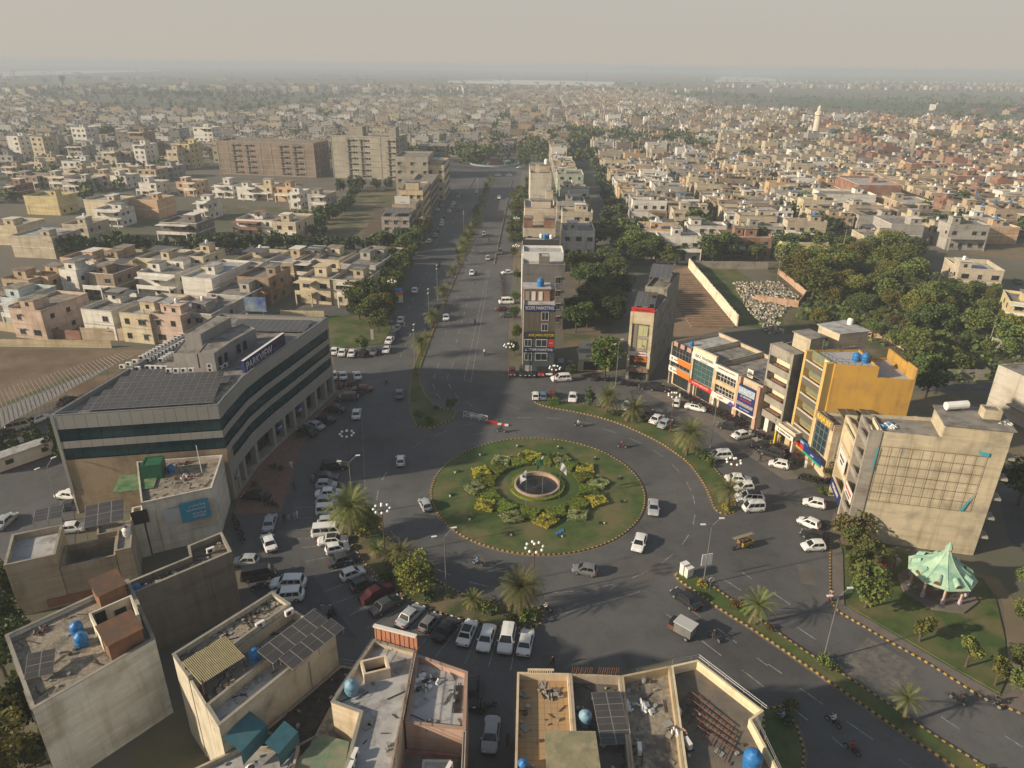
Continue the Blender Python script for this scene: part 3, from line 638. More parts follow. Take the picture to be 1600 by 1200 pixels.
B4.block([V2(-42.9, 63.2), V2(-37.8, 68.0), V2(-38.9, 69.9), V2(-44, 65)], 0, 6.4, M_pl, M_roof, par=.3, col=(.30, .26, .2))
tank(V2(-41.2, 62.6), 8.3, 'blue', 'blue water tank in the corner of the dark narrow roof', .7)
ac(V2(-35.8, 69.6), 8.3, .7, 'white condenser lying on the dark narrow roof', None)
BL = B('house', 'big pale blank walled house with two orange roofed stair heads on a gravel roof', 'house', [V2(-49.8, 54), V2(-41.7, 45.2), V2(-34.9, 53.8), V2(-41.9, 62.6)])
BL.block(BL.poly, 0, 10.0, M_pl, M_roofgravel, par=.45, th=.25, col=(.62, .61, .55), coping=M_conc)
M_tile = mat('terracotta', (.26, .125, .065), (.19, .095, .055), 1.2, c3=(.15, .10, .07), sc3=.8, bump=.5)
def wedge(B_, p, ang, w_, d_, z0, z1, zb, name='stair_head'):
    T = Matrix.Translation(((Vector(p) - B_.o).x, (Vector(p) - B_.o).y, 0)) @ Matrix.Rotation(ang, 4, 'Z')
    b = MB(); P = lambda x, y, z: T @ Vector((x, y, z))
    b.face([P(0, 0, zb), P(w_, 0, zb), P(w_, 0, z0), P(0, 0, z0)]); b.face([P(w_, d_, zb), P(0, d_, zb), P(0, d_, z1), P(w_, d_, z1)])
    b.face([P(w_, 0, zb), P(w_, d_, zb), P(w_, d_, z1), P(w_, 0, z0)]); b.face([P(0, d_, zb), P(0, 0, zb), P(0, 0, z0), P(0, d_, z1)])
    for k in range(3): b.face([P(-.15 + k * (w_ + .3) / 3, -.15, z0 + .06), P(-.15 + (k + 1) * (w_ + .3) / 3, -.15, z0 + .06), P(-.15 + (k + 1) * (w_ + .3) / 3, d_ + .15, z1 + .08), P(-.15 + k * (w_ + .3) / 3, d_ + .15, z1 + .08)], 1)
    b.build(name, [M_tile, M_tile], B_.root)
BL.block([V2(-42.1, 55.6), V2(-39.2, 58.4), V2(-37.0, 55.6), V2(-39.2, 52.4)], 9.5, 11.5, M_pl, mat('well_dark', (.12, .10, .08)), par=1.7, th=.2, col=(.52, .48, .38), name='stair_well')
wedge(BL, V2(-38.0, 51.4), rad(47), 3.1, 2.3, 11.4, 12.2, 9.4); wedge(BL, V2(-42.6, 58.3), rad(47), 2.6, 2.0, 11.3, 12.1, 9.4)
wd_ = V2(2.9, 2.8).normalized()
for s0, w_, h_ in ((.9, 1.0, 1.5), (2.7, 1.1, .9)):
    q = V2(-42.1, 55.6) + wd_ * s0 + V2(wd_.y, -wd_.x) * .24 - BL.o; put('window', winmesh(w_, h_, 3), BL.root, (q.x, q.y, 9.75), math.atan2(wd_.y, wd_.x))
tank(V2(-43.2, 54.9), 9.6, 'blue', 'upper of the two blue tanks on the gravel roof with orange stair heads', .95)
tank(V2(-41.9, 53.4), 9.6, 'blue', 'lower of the two blue tanks on the gravel roof with orange stair heads', 1.0)
solar(BL, (-44.3, 48.3), rad(20), 2, 2, 1.15, 1.25, 10.2, 22, legs=.6)
debris('roof_rubbish', V2(-46.9, 55.0), .8, 18, 'rusty scrap and planks on the gravel roof of the blank house', 9.6, 6, [M_rust, M_conc])
BL.piece(0, 7.6, 9.0, 0, 2.4, 0, .05, M_black, 'opening')
B6 = B('house', 'peeling white house with a corrugated yellow shed roof and two slanting solar rows', 'house', [V2(-32, 51.3), V2(-24.6, 43.4), V2(-17.3, 54.6), V2(-25.3, 60.2)])
pk = mat('peeling_wall', (.52, .48, .38), (.42, .37, .28), .5, c3=(.30, .25, .18), sc3=.45, cov3=.6, streak=True, bump=.5)
B6.block([V2(-32, 51.3), V2(-29.4, 48.6), V2(-22.8, 58.4), V2(-25.3, 60.2)], 0, 10.5, pk, M_roofgravel, par=.5, coping=M_conc)
B6.block([V2(-29.35, 48.65), V2(-26.6, 45.6), V2(-19.9, 56.4), V2(-22.75, 58.35)], 0, 10.0, pk, M_roof, par=1.2)
B6.block([V2(-26.55, 45.55), V2(-24.6, 43.4), V2(-17.3, 54.6), V2(-19.85, 56.35)], 0, 10.4, pk, M_roofw, par=1.0, coping=M_conc)
ysh = mat('yellow_corrugated', (.27, .23, .12), (.20, .17, .09), 2, rough=.7)
b = MB()
for i in range(26):
    x = i * .21; b.face([(x, 0, .0), (x + .105, 0, .05), (x + .105, 3.4, .45), (x, 3.4, .4)]); b.face([(x + .105, 0, .05), (x + .21, 0, 0), (x + .21, 3.4, .4), (x + .105, 3.4, .45)])
pq = V2(-27.4, 47.0) - B6.o; q = b.build('corrugated_roof', [ysh], B6.root, (pq.x, pq.y, 11.3), rad(50)); q.scale = (.8, 1, 1)
for (x, y) in ((-29.9, 49.4), (-27.4, 47.2), (-25.0, 50.6)): q = V2(x, y) - B6.o; b = MB(); b.tube((q.x, q.y, 9), (q.x, q.y, 11.6), .06, n=5); b.build('post', [M_rust], B6.root)
solar(B6, (-22.0, 49.9), rad(56), 5, 1, 1.35, 2.2, 10.9, 8, legs=.9)
solar(B6, (-20.0, 49.3), rad(56), 5, 1, 1.28, 1.9, 10.8, 9, legs=.8); solar(B6, (-22.0, 50.7), rad(56), 5, 1, 1.28, 1.9, 10.8, 9, legs=.8)
tank(V2(-24.3, 51.6), 9.6, 'blue', 'blue tank wrapped in sheeting between the yellow shed roof and the solar rows', .95)
for p, r_ in ((V2(-22.6, 57.2), .8), (V2(-25.0, 55.4), .8)): ac(p, 10.1, r_, 'white condenser on the peeling house roof, %s of the two' % ('upper' if r_ and p.y > 56 else 'lower'), None)
debris('roof_rubbish', V2(-27.2, 57.0), 1.1, 34, 'tangle of branches and pipe on the peeling house roof', 10.05, 7, [M_bark, M_rust], size=.14)
debris('roof_rubbish', V2(-25.6, 48.4), 1.4, 40, 'timber and junk piled in the open bay of the peeling house', 8.9, 8, [M_bark, M_conc], size=.2)
CR = B('shop_building', 'low building with a coal black flat roof between the peeling and cream houses', 'building', [V2(-17.1, 54.5), V2(-22.4, 46.6), V2(-19.0, 44.8), V2(-16.3, 46.9), V2(-13.9, 53.9)])
CR.block(CR.poly, 0, 6.1, M_pl, mat('coal_roof', (.025, .024, .023), (.055, .05, .042), 1.3, bump=.8, bsc=4), par=.1, col=(.3, .27, .22)); rail(CR, [V2(-17.0, 54.4), V2(-14, 53.8)], 6.1, 1.0, M_steel, .6)
teal = mat('teal_sheet', (.035, .12, .15), (.05, .155, .185), 1.5, rough=.7, c3=(.12, .10, .09), sc3=1.2, cov3=.62); gsh = mat('pale_green_sheet', (.09, .16, .10), (.16, .21, .14), 1.2, rough=.8, c3=(.2, .19, .14), sc3=.8)
LS = B('workshop', 'low pale roofed workshop with two teal sheet canopies and a brick side wall', 'workshop', [V2(-27.5, 42.5), V2(-24.4, 42.9), V2(-18.6, 41.8), V2(-17.4, 34), V2(-28, 34)])
LS.block([V2(-27.5, 41.5), V2(-23.6, 44.2), V2(-18.4, 44.4), V2(-17.6, 34), V2(-28, 33)], 0, 7.0, M_pl, M_roofw, par=.5, col=(.38, .33, .26))
for (x, y, a, w_, d_, z) in ((-22.6, 42.3, 62, 3.0, 2.0, 8.7), (-19.6, 42.6, 62, 2.4, 1.5, 8.1)):
    q = V2(x, y) - LS.o; b = MB(); b.face([(0, 0, 0), (w_, 0, .2), (w_, d_, .7), (0, d_, .5)]); b.face([(0, 0, 0), (0, 0, -1.6), (w_, 0, -1.4), (w_, 0, .2)]); b.face([(w_, 0, .2), (w_, 0, -1.4), (w_, d_, -1.2), (w_, d_, .7)])
    b.build('canopy', [teal], LS.root, (q.x, q.y, z), rad(a))
tank(V2(-21.3, 41.0), 6.9, 'white', 'white water tank with a black mouth by the teal canopies', 1.15)
GS = B('shed', 'green sheet covered shed between the coal black plot and the pink house', 'shed', [V2(-18.2, 42.6), V2(-16.8, 45.5), V2(-14.4, 44.8), V2(-13.8, 36), V2(-17.4, 36)])
GS.block(GS.poly, 0, 6.8, gsh, gsh, par=.0)
GS.block([V2(-17.4, 45.4), V2(-15.9, 45.9), V2(-15.7, 48.6), V2(-16.7, 48.9)], 0, 6.3, M_pl, M_roofgravel, par=0, col=(.4, .34, .25), name='lean_to')
B8 = B('apartment_building', 'cream and pink terraced building with an orange framed sign board over its front', 'building', [V2(-13.4, 54), V2(-16.2, 45), V2(-12.2, 36), V2(-3.4, 36), V2(-3.9, 50.4), V2(-9, 52.6)])
pk2 = (.44, .30, .24)
B8.block([V2(-13.4, 54), V2(-15.8, 46.4), V2(-13.0, 45.3), V2(-13.2, 38), V2(-9.3, 37.5), V2(-9.0, 52.5)], 0, 10.0, M_pl, M_roofw, par=.45, col=(.50, .42, .31), coping=M_conc)
B8.block([V2(-8.95, 44.6), V2(-3.7, 44.0), V2(-3.9, 50.4), V2(-8.95, 52.5)], 0, 9.6, M_pl, M_roofw, par=.6, col=pk2, coping=mat('pink_coping', (.38, .25, .19), (.3, .2, .15), 1))
B8.block([V2(-9.2, 34), V2(-3.4, 34), V2(-3.65, 43.95), V2(-9.25, 44.5)], 0, 6.6, M_pl, M_roof, par=.4, col=(.36, .18, .16))
B8.block([V2(-3.6, 34), V2(-3.3, 34), V2(-3.62, 43.9), V2(-3.9, 43.9)], 6.6, 9.6, M_pl, M_roof, par=.1, th=.08, col=(.33, .29, .25), name='side_wall')
B8.block([V2(-7.2, 36), V2(-4.6, 36), V2(-4.8, 42.2), V2(-7.2, 42.2)], 6.2, 8.2, M_pl, M_roofw, par=.2, col=(.45, .42, .38), name='roof_room')
e8 = [i for i in range(len(B8.poly)) if near(B8.poly[i], V2(-9, 52.6)) and near(B8.poly[(i + 1) % len(B8.poly)], V2(-13.4, 54))][0]
sign_on(B8, e8, 0.0, -.05, 9.7, 11.6, mat('sign_back', (.46, .20, .11), (.38, .17, .10), .6), off=.25)
B8.piece(e8, -.01 + .01, -.04, 11.6, 11.75, -.0, .4, M_swh, 'sign_edge')
for k in range(5): B8.piece(e8, .2 + k * 1.0, .24 + k * 1.0, 9.7, 11.5, -.06, .02, M_rust, 'sign_strut')
b = MB(); q = V2(-13.4, 49.9) - B8.o
P4 = [V2(-14.0, 50.6), V2(-13.3, 48.9), V2(-11.0, 49.7), V2(-11.7, 51.4)]
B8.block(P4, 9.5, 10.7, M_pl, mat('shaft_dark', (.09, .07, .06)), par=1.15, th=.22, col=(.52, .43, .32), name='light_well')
rail(B8, [V2(-9.05, 52.3), V2(-9.2, 38)], 9.9, .9, M_rust, bars=2); rail(B8, [V2(-15.4, 46.6), V2(-13.3, 53.6)], 10, .8, M_steel)
tank(V2(-14.3, 47.9), 9.55, 'light', 'pale blue tank on the cream roof beside the square light well', 1.0)
ac(V2(-12.6, 41.2), 9.55, 1.4, 'upper white condenser at the cream roof edge', None); ac(V2(-12.7, 40.0), 9.55, 1.4, 'lower white condenser at the cream roof edge', None)
debris('laundry_heap', V2(-8.0, 49.6), 1.5, 34, 'white and dark cloths strewn along the pink roof edge', 9.05, 11, [M_white, M_black], 'cloth', .2)
for k in range(6): b = MB(); b.tube((0, 0, 0), (0, 3.1, 0), .05, n=4); tag(b.build('pipe', [M_black], None, (-5.0 + k * .14, 46.2, 9.1)), 'dark steel pipe, %s in the bundle on the pink roof' % nthw[k], 'pipe', 'pipes bundled on the pink roof')
b = MB()
for x in (0, .5): b.tube((x, 0, .08), (x, 2.6, .08), .03, n=4)
for k in range(5): b.tube((0, .3 + k * .5, .08), (.5, .3 + k * .5, .08), .02, n=4)
tag(b.build('ladder', [M_black], None, (-6.3, 37.6, 8.05)), 'dark ladder lying on the small white roof of the pink building', 'ladder')
ac(V2(-4.9, 41.2), 8.05, 1.2, 'white condenser at the corner of the small white roof', None)
TR = B('shop_terrace', 'row of flat roofed shops with tan tiled terrace and gravel roofs facing the junction', 'building', [V2(.8, 51.1), V2(5.8, 51), V2(10.7, 50.8), V2(15.7, 52.1), V2(18.5, 52.9), V2(23.2, 46.9), V2(22.0, 45.8), V2(22.6, 39), V2(19, 30), V2(.4, 30)])
ter = mat('terrace_tile', (.40, .26, .13), (.34, .23, .12), .7)
TR.block([V2(.8, 51.1), V2(.35, 30), V2(5.5, 30), V2(5.8, 51)], 0, 9.0, M_pl, ter, par=.8, col=(.50, .40, .28))
b = MB()
for i in range(1, 8): b.box(.9 + i * .6 - .012, .9 + i * .6 + .012, 41.5, 50.6, 8.2, 8.206)
for j in range(15): b.box(.9, 5.6, 41.6 + j * .6 - .012, 41.6 + j * .6 + .012, 8.207, 8.212)
b.v = [(v[0] - TR.o.x, v[1] - TR.o.y, v[2]) for v in b.v]; b.build('tile_joints', [mat('grout', (.22, .14, .08))], TR.root)
TR.block([V2(5.83, 51), V2(5.53, 30), V2(9.7, 30), V2(10.7, 50.8)], 0, 9.0, M_pl, mat('dirty_roof', (.085, .075, .065), (.13, .115, .10), .9, bump=.8, bsc=6), par=1.0, col=(.34, .28, .21))
TR.block([V2(10.73, 50.8), V2(9.75, 30), V2(13.6, 30), V2(15.7, 52.1)], 0, 9.0, M_pl, M_roofgravel, par=.9, col=(.38, .30, .19))
TR.block([V2(15.73, 52.1), V2(13.65, 30), V2(21.5, 30), V2(22.6, 40), V2(21.7, 45.9), V2(23.1, 46.9), V2(18.5, 52.9)], 0, 9.0, M_pl, mat('grey_gravel_roof', (.15, .13, .11), (.11, .10, .085), 1.2, c3=(.18, .14, .10), sc3=.4, bump=.8, bsc=6), par=1.0, col=(.58, .50, .34))
rail(TR, [V2(15.9, 52.3), V2(18.6, 53.0), V2(23.3, 46.9)], 9.0, .55, M_steel, bars=2); rail(TR, [V2(22.0, 45.8), V2(22.5, 40), V2(21.6, 33)], 9.0, .6, M_steel, bars=2)
b = MB(); c0 = V2(17.2, 49.7)
for i in range(8): b.tube((c0.x - i * .16 + i * .62, c0.y - .62 * i, 8.2), (c0.x - 2.0 + i * .45, c0.y - 2.2 - .75 * i, 8.2), .05, n=4)
for i in range(5): b.tube((c0.x - i * .5, c0.y - .55 * i, 8.27), (c0.x + 3.0 - i * .16, c0.y - 3.9 - .62 * i, 8.27), .05, n=4)
tag(b.build('steel_lattice', [M_rust]), 'rusty red steel lattice lying flat on the corner roof', 'steel lattice')
tank(V2(20.6, 42.0), 8.05, 'blue', 'large blue tank on the corner roof above the side street', 1.25)
tank(V2(12.3, 38.6), 8.15, 'white', 'white sagging tank on the gravel roof beside the green box', 1.0)
tank(V2(6.9, 46.2), 8.05, 'light', 'blue and white tank beside the eight panel solar rack', .95)
tank(V2(1.3, 41.3), 8.25, 'blue', 'blue tank in the corner of the tan tiled terrace', .75)
solar(TR, (8.0, 43.2), rad(4), 2, 4, 1.32, 1.3, 8.9, 4, legs=.8)
TR.block([V2(3.4, 30), V2(7.3, 30), V2(7.1, 42.6), V2(3.3, 42.6)], 8.2, 11.0, M_pl, mat('mossy_slab', (.24, .22, .13), (.18, .17, .11), .7, c3=(.30, .26, .16), sc3=1.2), par=0, col=(.4, .34, .25), name='roof_room')
TR.block([V2(.7, 30), V2(3.2, 30), V2(3.2, 39.9), V2(.75, 39.9)], 8.2, 10.0, M_pl, M_roofw, par=.3, col=(.52, .44, .32), name='roof_room')
gb = mat('green_box', (.02, .20, .07), (.03, .16, .06), 1, rough=.5)
b = MB(); b.box(0, 1.4, 0, 2.6, 0, 1.5, 0); tag(b.build('roof_box', [gb], None, (13.1, 37.8, 8.15), .12), 'bright green sheet metal box on the gravel roof', 'box')
b = MB(); b.box(0, 1.0, 0, 1.6, 0, 1.2, 0, None, 1); tag(b.build('roof_box', [teal, mat('turquoise', (.02, .30, .24))], None, (8.8, 37.0, 8.1), .05), 'turquoise topped box on the dirty roof by the parapet', 'box')
for p, r_, l_ in ((V2(11.3, 43.2), 1.5, 'white condenser standing by the parapet nearest the solar rack'), (V2(12.3, 40.5), .1, 'white condenser facing the gravel roof'), (V2(11.9, 39.0), 1.2, 'white condenser next to the sagging white tank'),
                  (V2(15.4, 47.3), 1.9, 'white condenser by the teal cloth on the party wall'), (V2(15.6, 43.8), 1.9, 'white condenser by the laundry on the party wall')): ac(p, 8.15, r_, l_, None)
debris('paper_heap', V2(12.0, 47.6), 1.3, 22, 'white boards strewn over the gravel roof', 8.15, 21, [M_white, M_white], 'boards', .28)
debris('laundry', V2(14.9, 44.6), .8, 12, 'laundry thrown over the party wall', 8.9, 22, [M_white, M_brick], 'laundry', .2)
debris('roof_rubbish', V2(4.0, 49.2), 1.0, 26, 'grey junk heaped by the tan terrace parapet', 8.25, 23, [M_conc, M_black])
debris('roof_rubbish', V2(1.5, 49.0), .5, 10, 'grey bags in the corner of the tan terrace', 8.25, 24, [M_conc, M_steel])
bal = empty('balustrade', (0, 0, 0), 0, TR.root)
for k in range(12): b = MB(); p = V2(1.9 + k * .2, 50.98) - TR.o; b.lathe((p.x, p.y, 9.0), [(.03, 0), (.06, .15), (.03, .3), (.05, .4)], 6); b.build('baluster', [M_pl], bal, col=(.5, .42, .3))
pz = V2(1.8, 50.85) - TR.o; b = MB(); b.box(0, 2.5, 0, .2, 9.4, 9.5); b.build('handrail', [M_pl], bal, (pz.x, pz.y, 0), col=(.5, .42, .3))
b = MB()
for k in range(11):
    x = 6.0 + k * .42
    if k in (5,): continue
    b.tube((x, 50.9, 9.0), (x + .1, 50.9, 9.9), .04, n=4); b.tube((x + .05, 50.9, 9.85), (x + .34, 50.9, 9.8), .04, n=4); b.tube((x + .2, 50.9, 9.2), (x + .3, 50.9, 9.8), .03, n=4)
b.v = [(v[0] - TR.o.x, v[1] - TR.o.y, v[2]) for v in b.v]; b.build('letter_frame', [M_rust], TR.root)
qc = random.Random(41)
def litter(poly, z, n, where, seed):
    n = int(n * .6)
    P = ccw([Vector(p) for p in poly]); c = sum(P, V2(0, 0)) / len(P); b = MB(); q = random.Random(seed); I = inset(P, .45)
    x0, x1, y0, y1 = min(p.x for p in P), max(p.x for p in P), min(p.y for p in P), max(p.y for p in P); k = 0
    while k < n:
        p = V2(q.uniform(x0, x1), q.uniform(y0, y1))
        if not inside(p, I): continue
        edge = not inside(p, inset(P, 1.0)); k += 1
        if not edge and q.random() < .55: continue
        T = Matrix.Translation((p.x - c.x, p.y - c.y, .03)) @ Matrix.Rotation(q.uniform(0, 3.1), 4, 'Z'); s = q.uniform(.06, .2); t = q.random()
        if t < .3: b.box(-s * q.uniform(2, 7), s * 3, -.03, .04, 0, .06, q.choice([0, 3]), T)
        elif t < .7: b.box(-s, s, -s * .7, s * .7, 0, s * q.uniform(.5, 1.6), q.choice([0, 1, 2, 2]), T)
        elif t < .85: b.box(-s * 2.4, s * 2.4, -s * 1.6, s * 1.6, 0, .04, q.choice([1, 2]), T)
        else: b.lathe((p.x - c.x, p.y - c.y, 0), [(s, 0), (s * 1.1, s * 1.5)], 7, 1)
    o = b.build('roof_clutter', [M_bark, M_frame, M_conc, M_black], None, (c.x, c.y, z)); tag(o, 'small scattered clutter on ' + where, 'clutter', None, 'stuff')
litter(BL.poly, 9.56, 170, 'the gravel roof with orange stair heads', 1); litter([V2(-32, 51.3), V2(-29.4, 48.6), V2(-22.8, 58.4), V2(-25.3, 60.2)], 10.02, 200, 'the sandy strip of the peeling house', 2)
litter([V2(-29.35, 48.65), V2(-26.6, 45.6), V2(-19.9, 56.4), V2(-22.75, 58.35)], 8.82, 160, 'the open bay of the peeling house', 3); litter([V2(-26.55, 45.55), V2(-24.6, 43.4), V2(-17.3, 54.6), V2(-19.85, 56.35)], 9.42, 60, 'the white strip of the peeling house', 4)
litter([V2(-13.4, 54), V2(-15.8, 46.4), V2(-13.0, 45.3), V2(-13.2, 38), V2(-9.3, 37.5), V2(-9.0, 52.5)], 9.57, 60, 'the cream terrace roof', 5); litter([V2(-8.95, 44.6), V2(-3.7, 44.0), V2(-3.9, 50.4), V2(-8.95, 52.5)], 9.02, 50, 'the pink parapet roof', 6)
litter([V2(.8, 51), V2(.4, 40), V2(5.5, 40), V2(5.8, 51)], 8.22, 60, 'the tan tiled terrace', 7); litter([V2(5.8, 51), V2(5.6, 32), V2(9.8, 32), V2(10.7, 50.8)], 8.02, 150, 'the dirty roof around the solar rack', 8)
litter([V2(10.7, 50.8), V2(9.8, 32), V2(13.7, 32), V2(15.7, 52.1)], 8.12, 170, 'the gravel roof with white boards', 9); litter([V2(15.7, 52.1), V2(13.8, 32), V2(21.5, 32), V2(22, 45), V2(18.5, 52.9)], 8.02, 120, 'the corner roof with the steel lattice', 10)
litter([V2(-49.2, 80.0), V2(-41.3, 83.9), V2(-43.2, 93.0), V2(-55.0, 90.7)], 7.92, 170, 'the low gravel roof beside the office', 11); litter([V2(-42, 60.6), V2(-33, 68.9), V2(-35.6, 72.7), V2(-37.5, 68), V2(-42.9, 62.9)], 8.32, 110, 'the narrow dark roof', 12)
litter(CR.poly, 6.02, 60, 'the coal black roof', 13); litter([V2(-27.5, 41.5), V2(-23.6, 44.2), V2(-18.4, 44.4), V2(-17.6, 36), V2(-27, 36)], 6.53, 90, 'the workshop roof', 14)
for B_, e_, s_, h_ in ((BL, 0, 3.0, 9.3), (BL, 0, 8.2, 9.3), (B4, 0, 9.5, 8), (B6, 1, 2.5, 9.4), (B6, 1, 9.8, 9.5), (A2, 0, 3.1, 8)):
    a, t, n, l = B_.edge(e_); b = MB(); q = a + t * s_ + n * .08 - B_.o; b.tube((q.x, q.y, .2), (q.x, q.y, h_), .05, n=5); b.build('drain_pipe', [M_concd], B_.root)
# east side shops
beige = (.46, .38, .28)
def edge_of(B_, p, q):
    P = B_.poly
    return min(range(len(P)), key=lambda i: (P[i] - Vector(p)).length + (P[(i + 1) % len(P)] - Vector(q)).length)
sd_ = (V2(45.4, 118.8) - V2(33.4, 140.3)).normalized(); sn_ = V2(-sd_.y, sd_.x)
if sn_.x < 0: sn_ = -sn_
S0 = V2(33.4, 140.3); SL = (V2(45.4, 118.8) - S0).length
def shop(t0, t1, label, h=9.4, dep=13, col=beige, roof=None):
    a, b_ = S0 + sd_ * (SL * t0 + .02), S0 + sd_ * (SL * t1 - .02)
    pl = [a, b_, b_ + sn_ * dep, a + sn_ * dep]
    B_ = B('shop_building', label, 'shop building', pl); e = edge_of(B_, a, b_)
    P_ = [a + sn_ * .6, b_ + sn_ * .6, b_ + sn_ * dep, a + sn_ * dep]
    B_.block(P_, 0, h, M_pl, roof or M_roof, par=.7, col=col, coping=M_conc)
    return B_, e, B_.edge(e)[3]
def mull(B_, e, s0, s1, z0, z1, n, rows=1, m=None, gm=None, d=-.35):
    w_ = (s1 - s0) / n; hh = (z1 - z0) / rows
    for i in range(n):
        for r_ in range(rows):
            B_.piece(e, s0 + i * w_ + .04, s0 + (i + 1) * w_ - .04, z0 + r_ * hh + .04, z0 + (r_ + 1) * hh - .04, d - .05, d, gm or M_glassd, 'pane')
    b = MB(); a, t, n_, l = B_.edge(e); o = B_.o
    for i in range(n + 1):
        q = a + t * (s0 + i * w_) - o + n_ * d; b.tube((q.x, q.y, z0), (q.x, q.y, z1), .045, n=4)
    for r_ in range(rows + 1):
        q = a + t * s0 - o + n_ * d; q2 = a + t * s1 - o + n_ * d; b.tube((q.x, q.y, z0 + r_ * hh), (q2.x, q2.y, z0 + r_ * hh), .045, n=4)
    b.build('mullions', [m or M_steel], B_.root)
SA, e, l = shop(0, .265, 'end shop block with two orange and white boards across its dark glass front', roof=M_roofw)
SA.piece(e, 0, .35, 0, 9.4, -.6, 0, M_conc, 'pier'); SA.piece(e, l - .35, l, 0, 9.4, -.6, 0, M_conc, 'pier')
mull(SA, e, .4, l - .4, 6.4, 8.8, 6, 2); mull(SA, e, .4, l - .4, 4.3, 5.4, 5, 1); SA.piece(e, 1.0, l - .8, .2, 2.6, -.62, -.5, M_glassd, 'shop_glass')
for k in range(3): SA.piece(e, .8 + k * 2.0, 2.0 + k * 2.0, 8.9, 9.8, -.1, .1, mat('rose_block', (.40, .24, .19)), 'parapet_block')
for z in (5.4, 3.0):
    s_ = sign_on(SA, e, -.0 + .01, l, z, z + 1.25, M_swh, [('R', .9, -2.4, 0, M_acpd), ('ESTATE', .34, -1.2, -.05, M_acpd)], off=.05)
    b = MB(); b.face([(l * .42, -.15, .02), (l, -.15, .02), (l, -.15, 1.23), (l * .36, -.15, 1.23)]); b.build('orange_field', [M_sor], s_)
tank(V2(37.5, 139.8), 8.7, 'blue', 'crumpled blue tank on the pale roof of the orange sign shop', .7)
SBd, e, l = shop(.265, .53, 'shop block with a tall cream parapet, blue green glass and a red board', h=9.2)
SBd.piece(e, 0, l, 9.2, 10.6, -.5, .05, M_pl, 'raised_parapet', col=(.58, .50, .36)); SBd.piece(e, 0, .35, 0, 9.2, -.6, .05, M_pl, 'pier', col=beige); SBd.piece(e, l - .35, l, 0, 9.2, -.6, .05, M_pl, 'pier', col=beige)
sign_on(SBd, e, 0.01, l, 8.2, 9.6, M_swh, [('EJAZ TRADERS', .78, .2, .22, M_acpd), ('o o o o o', .5, .2, -.42, M_acpd)], off=.06)
mull(SBd, e, .4, l - .4, 3.6, 8.1, 5, 4, gm=mat('green_glass', (.03, .075, .07), (.05, .10, .09), 1.2, rough=.12))
sign_on(SBd, e, 0.01, l, 2.7, 3.6, M_sred, [('AL-HAFIZ ASSOCIATES', .46, 0, .08, M_swh)], off=.1)
SBd.piece(e, 1.6, l - .6, .2, 2.6, -.62, -.5, M_glassd, 'shop_glass'); SBd.piece(e, .9, 1.3, 0, 2.7, -.7, -.2, M_pl, 'column', col=beige)
SCd, e, l = shop(.53, .78, 'tan shop block with two rows of barred windows under a white board', h=9.0)
SCd.piece(e, 0, .5, 0, 8.2, -.6, .05, M_pl, 'pier', col=(.50, .37, .22)); SCd.piece(e, l - .5, l, 0, 8.2, -.6, .05, M_pl, 'pier', col=(.50, .37, .22)); SCd.piece(e, .5, l - .5, 5.2, 6.0, -.6, .0, M_pl, 'spandrel', col=(.50, .37, .22))
sign_on(SCd, e, 0.01, l, 7.9, 9.3, M_swh, [('SUPERIOR REAL ESTATE', .42, 0, .15, mat('sign_brown', (.16, .08, .04)))], off=.06)
mull(SCd, e, .5, l - .5, 6.0, 7.9, 6, 2, M_swh); mull(SCd, e, .5, l - .5, 3.5, 5.2, 6, 2, M_swh)
s_ = sign_on(SCd, e, 0.01, l, 2.4, 3.5, M_swh, [('AL-RAHIM', .36, -.6, 0, M_sred)], off=.1)
b = MB(); b.face([(l * .72, -.15, .02), (l - .02, -.15, .02), (l - .02, -.15, .6), (l * .84, -.15, .9)]); b.build('purple_field', [mat('sign_purple', (.09, .05, .25))], s_)
SCd.piece(e, .3, .75, 0, 2.4, -.4, .1, M_swh, 'column'); SCd.piece(e, 1.6, l - .4, .2, 2.2, -.62, -.5, M_black, 'shop_glass')
SDd, e, l = shop(.78, 1.0, 'pink pillared shop block covered by a large printed banner, solar on its roof', h=8.8)
SDd.piece(e, 0, .55, 0, 9.0, -.6, .06, mat('rose_pier', (.44, .28, .2)), 'pier'); SDd.piece(e, l - .75, l, 0, 8.6, -.6, .06, mat('rose_pier2', (.44, .28, .2)), 'pier')
s_ = sign_on(SDd, e, .5, l - .7, 2.6, 7.7, M_navy, [('AL REHMAN', .5, 0, .35, M_swh), ('PROPERTIES', .5, .1, -.3, M_sred), ('SALES  PURCHASE', .3, 0, -2.1, M_swh)], off=.1)
bw = l - 1.2
b = MB(); b.box(.1, bw - .1, -.17, -.12, 3.3, 4.7, 0); b.box(.1, bw - .1, -.17, -.12, 1.0, 1.65, 1); b.build('banner_fields', [mat('print_pale', (.45, .50, .46), (.16, .22, .36), 3.5), mat('print_mixed', (.35, .34, .3), (.10, .12, .2), 4)], s_)
SDd.piece(e, 0, l, 2.3, 2.55, -.5, .3, M_swh, 'ledge'); SDd.piece(e, 1.2, l - .8, .2, 2.2, -.62, -.5, M_black, 'shop_glass')
q0 = S0 + sd_ * (SL * .80) + sn_ * 1.2
solar(SDd, q0 + sd_ * 4.6, math.atan2(sn_.y, sn_.x), 6, 2, 1.75, 2.3, 9.5, 0, legs=.7)
SDd.piece(e, -.0 + .2, 1.6, 8.6, 10.2, -2.0, -1.85, M_swh, 'white_portal'); SDd.piece(e, .45, 1.35, 8.8, 9.9, -1.84, -1.83, M_conc, 'portal_opening')
